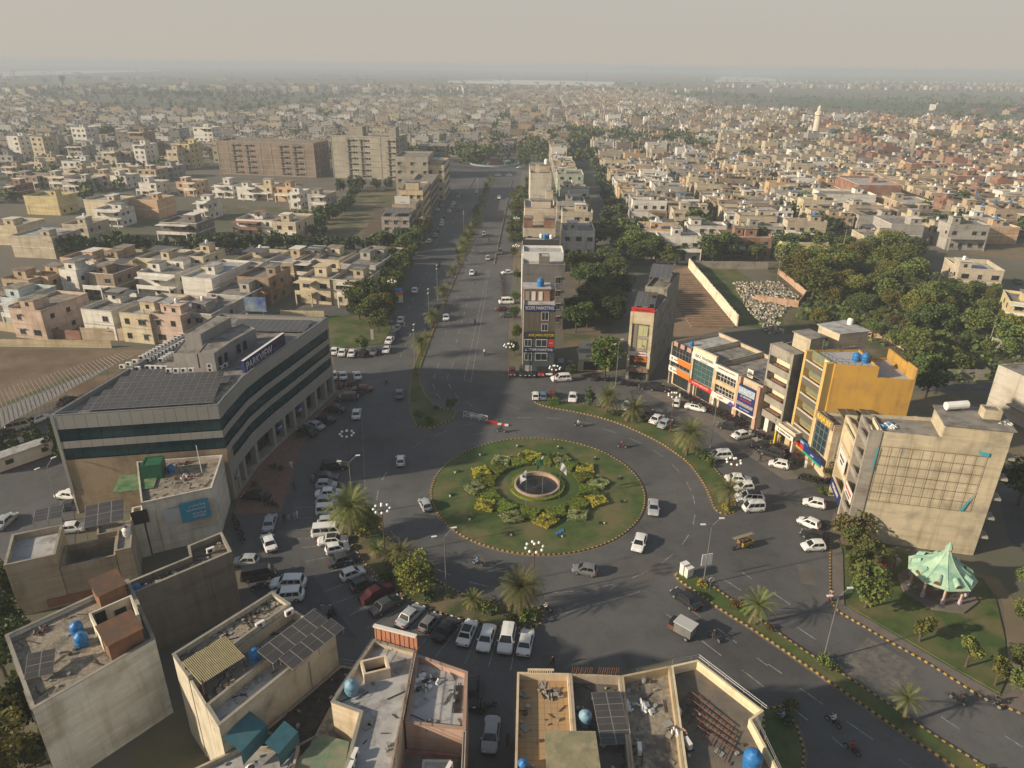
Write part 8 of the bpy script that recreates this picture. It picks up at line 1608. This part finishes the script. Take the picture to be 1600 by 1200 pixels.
H(Z2, 305, 850, 560, 7.2, 18, 'beige', 'beige house with a tall solar canopy behind the orange banded one', solar_=6, tankc='white'); H(Z2, 572, 860, 800, 7.0, 18, 'tan', 'tan house with blue roof sheets', solar_=0); H(Z2, 812, 850, 960, 7.0, 18, 'grey', 'grey house under paired solar canopies', solar_=5); H(Z2, 965, 840, 1190, 7.2, 16, 'cream', 'cream house with pink parapet line', trim='pink'); H(Z2, 1205, 880, 1500, 7.4, 26, 'grey', 'long grey house with two salmon roofed stair rooms', rooms=2)
H(Z2, 0, 960, 90, 6.5, 12, 'cream', 'cream house edge below the bare white walled one', front=False); H(Z2, 120, 1110, 440, 5.0, 12, 'grey', 'low grey house with a square roof room in front', front=False)
H(Z2, 330, 500, 632, 6.6, 13, 'white', 'white house with dark red balcony walls beyond the tree lined street', trim='brick', solar_=5, ang=-8); H(Z2, 638, 525, 832, 7.6, 20, 'cream', 'cream arched house with a white stair room beyond the tree lined street', ang=-8)
H(ZP, 242, 349, 300, 7.2, 15, 'dark', 'dark grey modern house with a white framed balcony', trim='white', ang=-8); H(ZP, 14, 368, 80, 7.4, 14, 'beige', 'beige blank walled house with solar topped roof room', blank=True, solar_=5, ang=-8); H(Z1, 482, 275, 690, 7.4, 14, 'beige', 'beige house with white upper room and two tall windows', rooms=2, tankc='white', ang=-8)
H(Z1, -60, 275, 130, 7.2, 14, 'cream', 'cream house at the left edge beyond the dark trees', blank=True, ang=-8); H(Z1, 692, 62, 985, 8.4, 12, 'cream', 'cream blank walled house with a flat solar roof', blank=True, solar_=7, ang=-8); H(Z1, 1042, 58, 1305, 8.0, 13, 'peach', 'peach orange blank walled house beside a bushy tree', blank=True, ang=-8)
H(Z1, 192, 30, 470, 8.0, 12, 'yellow', 'pale yellow blank walled house on the open plot', blank=True, ang=-8); H(Z1, 740, 150, 960, 7.0, 12, 'white', 'white roofed house behind the beige two window one', solar_=5, ang=-8); H(Z2, 0, 350, 95, 8, 14, 'white', 'white stepped house with a lilac side wall', ang=-8)
for a in [(160, 212, 312, 6.2, 'white', 'white low house, first of the row behind the hedge strip'), (345, 228, 500, 6.2, 'white', 'white low house with grey canopy, second of the row'), (502, 215, 640, 7.0, 'cream', 'cream blank house, third of the row'), (680, 230, 815, 7.0, 'peach', 'peach house, fourth of the row'), (786, 276, 872, 7.4, 'white', 'white house with green netting below'), (940, 292, 1095, 7.6, 'grey', 'grey house at the right end of the row')]:
    H(Z2, a[0], a[1], a[2], a[3], 14, a[4], a[5], ang=-10)
for a in [(20, 450, 92, 16, 'white', 'white balconied tower at the left edge'), (163, 455, 240, 16, 'cream', 'cream balconied tower with a black side wall'), (425, 396, 515, 18, 'white', 'white tower with brown arched windows'), (700, 412, 784, 17, 'dark', 'dark brown fronted tower'), (786, 425, 880, 17, 'brown', 'brown balconied tower beside the dark one'), (610, 548, 700, 11, 'beige', 'beige raw block with a slate side'), (812, 505, 885, 15, 'white', 'white slim tower with small windows'),
          (1022, 540, 1090, 12, 'cream', 'cream lower wing of the yellow balconied block'), (1092, 500, 1165, 15, 'yellow', 'yellow balconied block with a pale blue side'), (1190, 395, 1310, 17, 'white', 'tall glass fronted block with a red band beside the brick apartments'), (985, 400, 1110, 13, 'grey', 'grey block with white slab edges'), (400, 515, 492, 10, 'grey', 'blue grey low block before the white tower'), (985, 580, 1090, 6, 'cream', 'cream low house before the balconied block'), (700, 545, 800, 11, 'brown', 'brown raw block right of the beige raw one')]:
    H(Z7, a[0], a[1], a[2], a[3], 15, a[4], a[5], ang=-10, storeys=5 if a[3] > 13 else 3, cat='building')
A15 = [160, 0, 240, 380, 70, 560, 840, 1080, 680, 830, 960, 500, 1, 660, 400]
for a in [(160, 615, 240, 'cream'), (0, 640, 80, 'tan'), (240, 700, 380, 'beige'), (380, 720, 520, 'grey'), (70, 700, 200, 'brown'), (560, 690, 640, 'tan'), (840, 745, 950, 'white'), (1080, 740, 1200, 'peach'), (680, 650, 790, 'cream'), (830, 660, 950, 'tan'), (960, 640, 1060, 'grey'), (500, 640, 580, 'cream'), (1, 760, 60, 'brick'), (660, 700, 760, 'white'), (400, 660, 480, 'beige')]:
    H(Z7, a[0], a[1], a[2], 6.8, 14, a[3], '%s two storey house below the far left towers, %s from the left edge' % ({'brick': 'raw brick'}.get(a[3], a[3]), nth[sorted(A15).index(a[0])]), ang=-10)
H(Z4, 1172, 690, 1540, 7.4, 16, 'peach', 'peach corner house with paired dark windows facing the planted strip', ang=-5, solar_=5, tankc='white'); H(Z4, 530, 692, 800, 9.2, 13, 'white', 'off white blank sided house with a row of small windows facing the bare plot', ang=-1, front=False, storeys=2); H(Z4, 530, 545, 785, 9, 12, 'beige', 'beige house with salmon slab behind the off white one', ang=-1, rooms=2); H(Z4, 485, 460, 720, 8.5, 16, 'grey', 'grey cluttered roof house with a white tank', ang=-1, tankc='white', solar_=5)
H(Z4, 488, 225, 705, 10.5, 20, 'green', 'pale green three storey house with a teal roof sheet', ang=-1, storeys=3, front=False)
H(Z5, 495, 755, 910, 7.6, 14, 'brick', 'raw red brick house with open frames facing the weathered wall', ang=-3, rooms=2, tankc=None); H(Z5, 992, 805, 1385, 7.2, 15, 'yellow', 'yellow cream house with brown roof rooms beside the east lane', ang=-3, rooms=2)
H(Z6, 300, 755, 595, 8.2, 14, 'beige', 'beige grey house with orange entrance recess by the east lane', ang=-2, solar_=4); H(Z6, 500, 640, 775, 8.6, 16, 'grey', 'large grey blank walled house behind the beige grey one', ang=-2, blank=True); H(Z6, 1180, 662, 1570, 6.6, 16, 'peach', 'long peach walled house on the stubble field', ang=-1, blank=True, rooms=2, tankc='blue')
H(Z6, 1060, 1005, 1440, 8.0, 13, 'beige', 'big unfinished beige house between the wood and the stubble field', ang=-12, rooms=1, tankc='white', front=False); H(ZP, 1580, 474, 1640, 6.4, 14, 'yellow', 'bright yellow house at the right edge of the wood', ang=-25)
H(Z6, 1180, 590, 1400, 8.5, 8, 'white', 'white fronted house joined to the peach walled one', ang=-1); H(Z6, 560, 460, 860, 8, 18, 'tan', 'long tan walled house with a white front by the raw brick quarter', ang=-3)
H(ZP, 1288, 303, 1370, 9, 16, 'white', 'white end walled warehouse of the brick quarter', ang=-3, blank=True, cat='building'); H(ZP, 1342, 288, 1410, 11, 30, 'brick', 'big dark brick hall with blue roof tanks', ang=-3, blank=True, rooms=1, cat='building')
p = P_(1271, 226); o = tag(empty('minaret', (p.x, p.y, 0)), 'pale cylindrical minaret rising over the right hand quarter', 'minaret'); b = MB(); b.lathe((0, 0, 0), [(3.2, 0), (2.6, 24), (3.3, 25), (3.3, 27), (1.8, 28), (1.6, 31), (.01, 33)], 14); b.build('tower', [M_pl], o, col=(.6, .54, .42))
p = P_(1300, 224); o = tag(empty('mosque', (p.x, p.y, 0)), 'cream mosque block with a dark blue dome beside the minaret', 'mosque'); b = MB(); b.prism([V2(-16, 0), V2(16, 0), V2(16, 22), V2(-16, 22)], 0, 8, 0, 0); b.build('hall', [M_pl], o, col=(.6, .55, .45)); b = MB(); b.lathe((2, 8, 8), [(4.4, 0), (4.1, 1.6), (3, 3), (1.4, 4), (.01, 4.5)], 16); b.build('dome', [mat('slate_dome', (.05, .09, .13))], o)
for px, py, h, lb in ((915, 139, 46, 'red and white lattice mast far beyond the roofs'), (1468, 236, 34, 'grey lattice mast over the brick quarter'), (560, 133, 34, 'thin far mast beyond the town')):
    p = P_(px, py); o = tag(empty('radio_mast', (p.x, p.y, 0)), lb, 'mast'); b = MB()
    for x, y in ((-2, -1), (2, -1), (0, 2)): b.tube((x, y, 0), (x * .2, y * .2, h), .25, .12, 4)
    for k in range(12): z = h * k / 12; s = 1 - .8 * k / 12; b.path([(-2 * s, -s, z), (2 * s, -s, z), (0, 2 * s, z), (-2 * s, -s, z)], .12, 4)
    b.build('lattice', [M_rust], o)
p = P_(95, 120); b = MB(); b.lathe((0, 0, 0), [(9, 0), (7, 40), (16, 52), (16, 62)], 12);
wt = tag(empty('water_tower', (p.x * .55, p.y * .55, 0)), 'flared water tower on the far left horizon', 'water tower'); b = MB(); b.lathe((0, 0, 0), [(5, 0), (4, 18), (8, 25), (8, 30), (.01, 31)], 12); b.build('shaft', [M_concd], wt)
fr_ = G(773, 256); fi = tag(empty('far_roundabout', (fr_.x, fr_.y, .06)), 'far roundabout with a pale blue rim and planted centre', 'roundabout'); b = MB(); b.ring(circ(17, 36), circ(16.2, 36), 0, .9); b.build('rim', [M_pl], fi, col=(.25, .3, .32)); b = MB(); b.face([(q.x, q.y, .1) for q in circ(16.2, 36)]); b.build('water', [mat('pool_blue', (.10, .20, .26), rough=.2)], fi); b = MB(); b.lathe((0, 0, 0), [(7, 0), (6, 1), (4, 1.6), (3.5, 3.2), (1, 3.6)], 10); b.build('mound', [M_tile], fi)
for i, (dx, dy) in enumerate([(-12, 2), (-10, -3), (10, -2), (12, 3), (4, 6), (-3, 7)]): bush(fr_ + V2(dx, dy), 2.2, 'dark', 'round shrub, %s on the far roundabout' % nth[i], 'shrubs on the far roundabout', .1)
ROADS = [ccw(GL(ROAD_PX)), ccw(wood), ccw(GL([(1500, 398), (1700, 425), (1700, 380), (1560, 378)])), ccw([V2(-185, 425), V2(-60, 410), V2(-30, 470), V2(-180, 475)])]
TONE = {'R': ['cream', 'beige', 'white', 'peach', 'tan', 'grey', 'white', 'beige', 'cream', 'brown'], 'L': ['cream', 'white', 'grey', 'beige', 'white', 'tan', 'grey', 'white', 'cream'], 'K': ['brick', 'tan', 'brown', 'white', 'brick', 'beige', 'peach', 'tan', 'brick']}
slots = []
def free(x, y, r=7.5):
    for fx, fy, fr2 in FOOT:
        if (x - fx) ** 2 + (y - fy) ** 2 < (r + fr2) ** 2: return False
    return not any(inside((x, y), R_) for R_ in ROADS)
rg = random.Random(21)
for s in range(26):
    sx = 38 + s * 37.5; v = 243.0
    row_i = 0
    while v < 2000:
        wv = rg.uniform(8.5, 11.5)
        if rg.random() < .05: v += 12; continue
        if (int(v) // 150) != (int(v + wv) // 150): v += 9; continue
        for side in (0, 1):
            x = sx + 4.5 + side * 15.6 + v * .028;
            if rg.random() < .05: continue
            slots.append((x, v - x * .05, 14.6, wv - .4, 'R', s, row_i, side, v))
        v += wv; row_i += 1
for sx in (-50, -13, 23):
    v = 570
    while v < 1900:
        wv = rg.uniform(8.5, 12)
        for side in (0, 1):
            if rg.random() > .12: slots.append((sx + 3 + side * 15.8 + (v - 570) * .028 + 11 * math.sin(v * .011 + sx), v, 14.6, wv - .4, 'R', 30 + (sx > -20), int(v / 11), side, v))
        v += wv + (10 if rg.random() < .06 else 0)
v = 300
while v < 560:
    wv = rg.uniform(9, 12); slots.append((17 + v * .015, v, 13, wv - .4, 'R', -1, int(v / 11), 0, v)); v += wv + (4 if rg.random() < .2 else 0)
for s in range(30):
    sx = -50 - s * 36; v = 520 + (30 if s > 6 else 0)
    while v < 1450:
        wv = rg.uniform(8.5, 13)
        if rg.random() < .10: v += 14; continue
        if (int(v) // 130) != (int(v + wv) // 130): v += 10; continue
        for side in (0, 1):
            if rg.random() < .14: continue
            slots.append((sx - 15 + side * 15.8 - 8 + v * .03, v + sx * .12, 14.2, wv - .5, 'L', s, int(v / 11), side, v))
        v += wv
for s in range(14):
    v = 330 + rg.uniform(0, 20)
    while v < 520:
        if rg.random() < .55: slots.append((-290 - s * 30 + v * .05, v, 13, 12, 'L', 40 + s, int(v / 11), 0, v))
        v += 17
vis = []
for t in slots:
    x, y, w_, d, reg, s, r_, side, v = t
    px, py = PJ(x + w_ / 2, y, 5)
    if not (-60 < px < 1660) or y < 236: continue
    if reg == 'R' and x < 250 and y < 262 and x > 85: continue
    if reg == 'L' and y < 540 and -190 < x < -40: continue
    if reg == 'R' and y > (1100 if x > 320 else 1650) + 220 * math.sin(x * .006 + 1): continue
    if reg == 'L' and y > 1080 + 200 * math.sin(x * .005) and x < -300: continue
    if not free(x + w_ / 2, y + d / 2): continue
    if reg == 'R' and x > 170 + (y - 240) * .22 and rg.random() < .8 - (.5 if y > 700 else 0): reg = 'K'
    vis.append((y, x, w_, d, reg, s, r_, side))
vis.sort()
NIND = 300 - hcount[0]
STR = ['street tree lined lane', 'second street', 'third street', 'fourth street', 'fifth street', 'sixth street', 'seventh street', 'eighth street', 'ninth street', 'tenth street']
seen = {}
WRD = {'brick': 'raw brick', 'dark': 'dark grey', 'paleblue': 'pale blue'}
for y, x, w_, d, reg, s, r_, side in vis[:NIND]:
    q = random.Random(int(x * 31 + y * 17)); col = q.choice(TONE[reg]); so_ = q.choice([0, 0, 4, 6]); tk = q.choice([None, 'white', 'blue', 'white', None]); h = q.choice([6.4, 6.8, 7.2, 7.6, 9.5])
    key = (reg in 'RK', s, side); seen[key] = seen.get(key, 0) + 1
    loc = ('row behind the boulevard shops' if s == -1 else '%s right hand block, %s side' % (nth[s], ['left', 'right'][side])) if reg in 'RK' else ('%s scattered line far left' % nth[s - 40] if s >= 40 else '%s left hand block, %s side' % (nth[s], ['left', 'right'][side]))
    house((x, y), w_, d, rad(-2 if reg != 'L' else -5), h, col, '%s house with %s, %s in %s' % (WRD.get(col, col), ', '.join([v for v in ('solar' if so_ else '', {'white': 'white tank', 'blue': 'blue tank'}.get(tk, '')) if v]) or 'plain roof', nth[seen[key] - 1], loc),
          'houses of the right hand quarter' if reg in 'RK' else 'houses of the left hand quarter', solar_=so_, tankc=tk, rs=q, detail=1, trim=q.choice(['white', 'cream', col if col != 'brick' else 'tan', 'brown']), rooms=q.choice([1, 1, 2]))
V_, F_, C_ = [], [], []
def quad(a, b, c, d, col): k = len(V_); V_.extend((a, b, c, d)); F_.append((k, k + 1, k + 2, k + 3)); C_.append(col)
WIN = (.05, .05, .055)
def mass_house(x, y, w_, d, h, col, q, ang=0.0):
    ca, sa2 = math.cos(ang), math.sin(ang); T = lambda u, v, z: (x + u * ca - v * sa2, y + u * sa2 + v * ca, z)
    j = lambda c, s=.05: tuple(ch * k_ for k_ in (1 + q.uniform(-s, s),) for ch in c)
    rc = q.choice([(.24, .225, .20), (.17, .165, .16), (.36, .35, .33), (.11, .11, .12), (.09, .09, .10), (.2, .17, .14)]); c = j(col, .3); pz = h - .8
    for (a, b_) in (((0, 0), (w_, 0)), ((w_, 0), (w_, d)), ((w_, d), (0, d)), ((0, d), (0, 0))): quad(T(*a, 0), T(*b_, 0), T(*b_, h), T(*a, h), c)
    quad(T(.0, .0, pz), T(w_, .0, pz), T(w_, d, pz), T(0, d, pz), rc)
    for (a, b_) in (((0.02, d - .02), (w_ - .02, d - .02)), ((.02, .02), (.02, d - .02))): quad(T(*a, pz), T(*b_, pz), T(*b_, h - .01), T(*a, h - .01), c)
    for s in range(2):
        for i in range(3):
            if q.random() < .75:
                u = w_ * (i + .5) / 3; z = 1 + s * h * .46; quad(T(u - .8, -.05, z), T(u + .8, -.05, z), T(u + .8, -.05, z + 1.4), T(u - .8, -.05, z + 1.4), WIN)
    sd = w_ + .05 if x < 0 else -.05
    quad(T(sd, d * .4, h * .55), T(sd, d * .4 + 1.4, h * .55), T(sd, d * .4 + 1.4, h * .55 + 1.3), T(sd, d * .4, h * .55 + 1.3), WIN)
    if q.random() < .6: zf = h * .5; quad(T(-.3, -.9, zf), T(w_ + .3, -.9, zf), T(w_ + .3, 0, zf), T(-.3, 0, zf), j((.5, .47, .42))); quad(T(-.3, -.9, zf - .25), T(w_ + .3, -.9, zf - .25), T(w_ + .3, -.9, zf + .5), T(-.3, -.9, zf + .5), j((.5, .47, .42)))
    for _ in range(q.choice([1, 1, 2])):
        rw_, rd = q.uniform(2.6, 5), q.uniform(3, 5); u, v = q.uniform(0, w_ - rw_), q.uniform(.5, d - rd); z1 = h + q.uniform(1.4, 2.2); c3 = j(col, .2)
        for (a, b_) in (((u, v), (u + rw_, v)), ((u + rw_, v), (u + rw_, v + rd)), ((u, v + rd), (u, v))): quad(T(*a, pz), T(*b_, pz), T(*b_, z1), T(*a, z1), c3)
        quad(T(u - .2, v - .2, z1), T(u + rw_ + .2, v - .2, z1), T(u + rw_ + .2, v + rd, z1), T(u - .2, v + rd, z1), rc)
        quad(T(u + .9, v - .04, h), T(u + 1.8, v - .04, h), T(u + 1.8, v - .04, h + 1), T(u + .9, v - .04, h + 1), WIN)
    if q.random() < .35: u, v = q.uniform(0, w_ - 4.5), q.uniform(1, d - 4); quad(T(u, v, h + 1.6), T(u + 4.4, v, h + 1.6), T(u + 4.4, v + 3, h + 2), T(u, v + 3, h + 2), (.05, .05, .06))
    if q.random() < .5:
        u, v, s = q.uniform(1, w_ - 1), q.uniform(1, d - 2), .7; cc = q.choice([(.6, .6, .58), (.6, .6, .58), (.05, .2, .45)]); z0 = h + 1.5
        quad(T(u, v, z0), T(u + s, v, z0), T(u + s, v, z0 + 1.1), T(u, v, z0 + 1.1), cc); quad(T(u + s, v, z0), T(u + s, v + s, z0), T(u + s, v + s, z0 + 1.1), T(u + s, v, z0 + 1.1), cc); quad(T(u, v + s, z0), T(u, v, z0), T(u, v, z0 + 1.1), T(u, v + s, z0 + 1.1), cc); quad(T(u, v, z0 + 1.1), T(u + s, v, z0 + 1.1), T(u + s, v + s, z0 + 1.1), T(u, v + s, z0 + 1.1), cc)
for y, x, w_, d, reg, s, r_, side in vis[NIND:]:
    q = random.Random(int(x * 31 + y * 17)); mass_house(x, y, w_ * q.uniform(.6, 1), d * q.uniform(.6, 1), q.choice([3.6, 6.2, 6.8, 7.4, 7.4, 9.5, 10.5, 6, 12]), PALS[q.choice(TONE[reg])], q)
for cx, cy, rx, ry, n, reg, a in [(1750, 2700, 800, 260, 300, 'K', .1), (2200, 2200, 450, 120, 160, 'L', .1), (1000, 2600, 260, 40, 40, 'L', .1), (-100, 2050, 600, 160, 420, 'R', .05), (-1400, 1500, 500, 130, 240, 'L', -.2), (-700, 1750, 420, 90, 130, 'L', -.1), (1050, 1150, 250, 120, 150, 'K', .1), (-1150, 1050, 250, 150, 170, 'L', -.1), (2200, 3700, 1200, 260, 120, 'L', 0), (-1500, 2700, 700, 120, 50, 'L', 0)]:
    for i in range(n):
        q = random.Random(int(cx + cy * 3 + i * 7)); x = cx + q.gauss(0, .5) * rx; y = cy + q.gauss(0, .5) * ry + x * a * .2; mass_house(x, y, q.uniform(9, 20), q.uniform(9, 16), q.choice([6, 7, 7, 10, 12]), PALS[q.choice(TONE[reg])], q, q.choice([0, a, .3]))
me = bpy.data.meshes.new('distant_houses'); me.from_pydata(V_, [], F_); ca_ = me.color_attributes.new('Col', 'FLOAT_COLOR', 'CORNER')
arr = []
for c in C_: arr += [c[0], c[1], c[2], 1.0] * 4
ca_.data.foreach_set('color', arr)
mm = bpy.data.materials.new('far_walls'); mm.use_nodes = True; at_ = mm.node_tree.nodes.new('ShaderNodeVertexColor'); at_.layer_name = 'Col'; nz = mm.node_tree.nodes.new('ShaderNodeTexNoise'); nz.inputs['Scale'].default_value = .4; mxx = mm.node_tree.nodes.new('ShaderNodeMix'); mxx.data_type = 'RGBA'; mxx.blend_type = 'MULTIPLY'; mxx.inputs[7].default_value = (.7, .68, .64, 1)
gp = mm.node_tree.nodes.new('ShaderNodeNewGeometry'); mm.node_tree.links.new(gp.outputs['Position'], nz.inputs['Vector']); mm.node_tree.links.new(nz.outputs[0], mxx.inputs[0]); mm.node_tree.links.new(at_.outputs[0], mxx.inputs[6]); bs = mm.node_tree.nodes['Principled BSDF']; mm.node_tree.links.new(mxx.outputs[2], bs.inputs['Base Color']); bs.inputs['Roughness'].default_value = .85
me.materials.append(mm); tag(put('distant_houses', me), 'dense mass of small distant houses filling the plain beyond the near streets', 'houses', None, 'stuff')
b = MB(); rt = random.Random(99)
def clump(x, y, r_, h, n=26, s=1.6):
    for i in range(n):
        d = Vector((rt.gauss(0, 1), rt.gauss(0, 1), rt.gauss(.1, .8))).normalized(); p = Vector((x, y, h * .58)) + Vector((d.x * r_, d.y * r_, d.z * h * .42)) * rt.uniform(.6, 1)
        leafquads(b, [p], s, rt, rt.randrange(2), .6)
for i in range(4200):
    t = rt.random(); y = 330 + 1600 * t ** 1.2; x = rt.uniform(-.78, .78) * y
    if not free(x, y, 1): continue
    if y < 480 and abs(x) < 200: continue
    px, py = PJ(x, y, 0)
    st = abs(((x - 38 - y * .028) / 37.5) - round((x - 38 - y * .028) / 37.5)) < .16
    if x > 30 and not st and rt.random() < .6: continue
    clump(x, y, rt.uniform(1.8, 3.6), rt.uniform(5, 9), 26)
for cx, cy, rx, ry, n in [(-70, 520, 26, 10, 12), (40, 505, 20, 10, 14), (55, 640, 25, 40, 30), (110, 610, 40, 16, 50), (70, 690, 60, 16, 40), (150, 660, 30, 14, 24), (20, 590, 14, 40, 22), (-16, 640, 5, 110, 22), (-30, 520, 14, 26, 18), (330, 700, 60, 20, 34), (420, 640, 70, 24, 40), (-260, 900, 60, 40, 26), (-330, 620, 60, 30, 26), (560, 980, 60, 30, 30), (150, 900, 30, 50, 22), (240, 1000, 60, 30, 24), (-14, 820, 5, 90, 14), (-580, 1450, 160, 30, 60), (760, 1350, 40, 20, 26), (820, 1320, 30, 20, 20), (-420, 500, 60, 20, 24)]:
    for i in range(n): clump(cx + rt.gauss(0, .6) * rx, cy + rt.gauss(0, .6) * ry, rt.uniform(3.5, 6.5), rt.uniform(9, 14), 46, 2)
for i in range(1500):
    t = rt.random(); y = 1500 + 4300 * t; x = rt.uniform(-.8, .8) * y
    q_n = mnoise.noise(Vector((x * .0016, y * .004, 3)))
    if q_n < .12: continue
    clump(x, y, rt.uniform(5, 14), rt.uniform(7, 13), 16, 4.2)
tag(b.build('distant_trees', [M_leafd, M_leaf]), 'distant tree belts scattered between the roofs and across the plain', 'trees', None, 'stuff')
# air
b = MB(); b.box(-8950, 8950, -1600, 8950, -1.6, 63.6); hz = b.build('haze', [])
hm_ = bpy.data.materials.new('haze'); hm_.use_nodes = True; hn = hm_.node_tree; hn.nodes.clear(); ho = hn.nodes.new('ShaderNodeOutputMaterial'); hv = hn.nodes.new('ShaderNodeVolumePrincipled')
hv.inputs['Color'].default_value = (.56, .62, .69, 1); hv.inputs['Density'].default_value = .00040; hv.inputs['Anisotropy'].default_value = 0
hn.links.new(hv.outputs[0], ho.inputs['Volume']); hz.data.materials.append(hm_); tag(hz, kind='stuff')
print('houses', hcount, 'slots', len(vis), 'objects', len(bpy.data.objects), 'mass faces', len(F_))
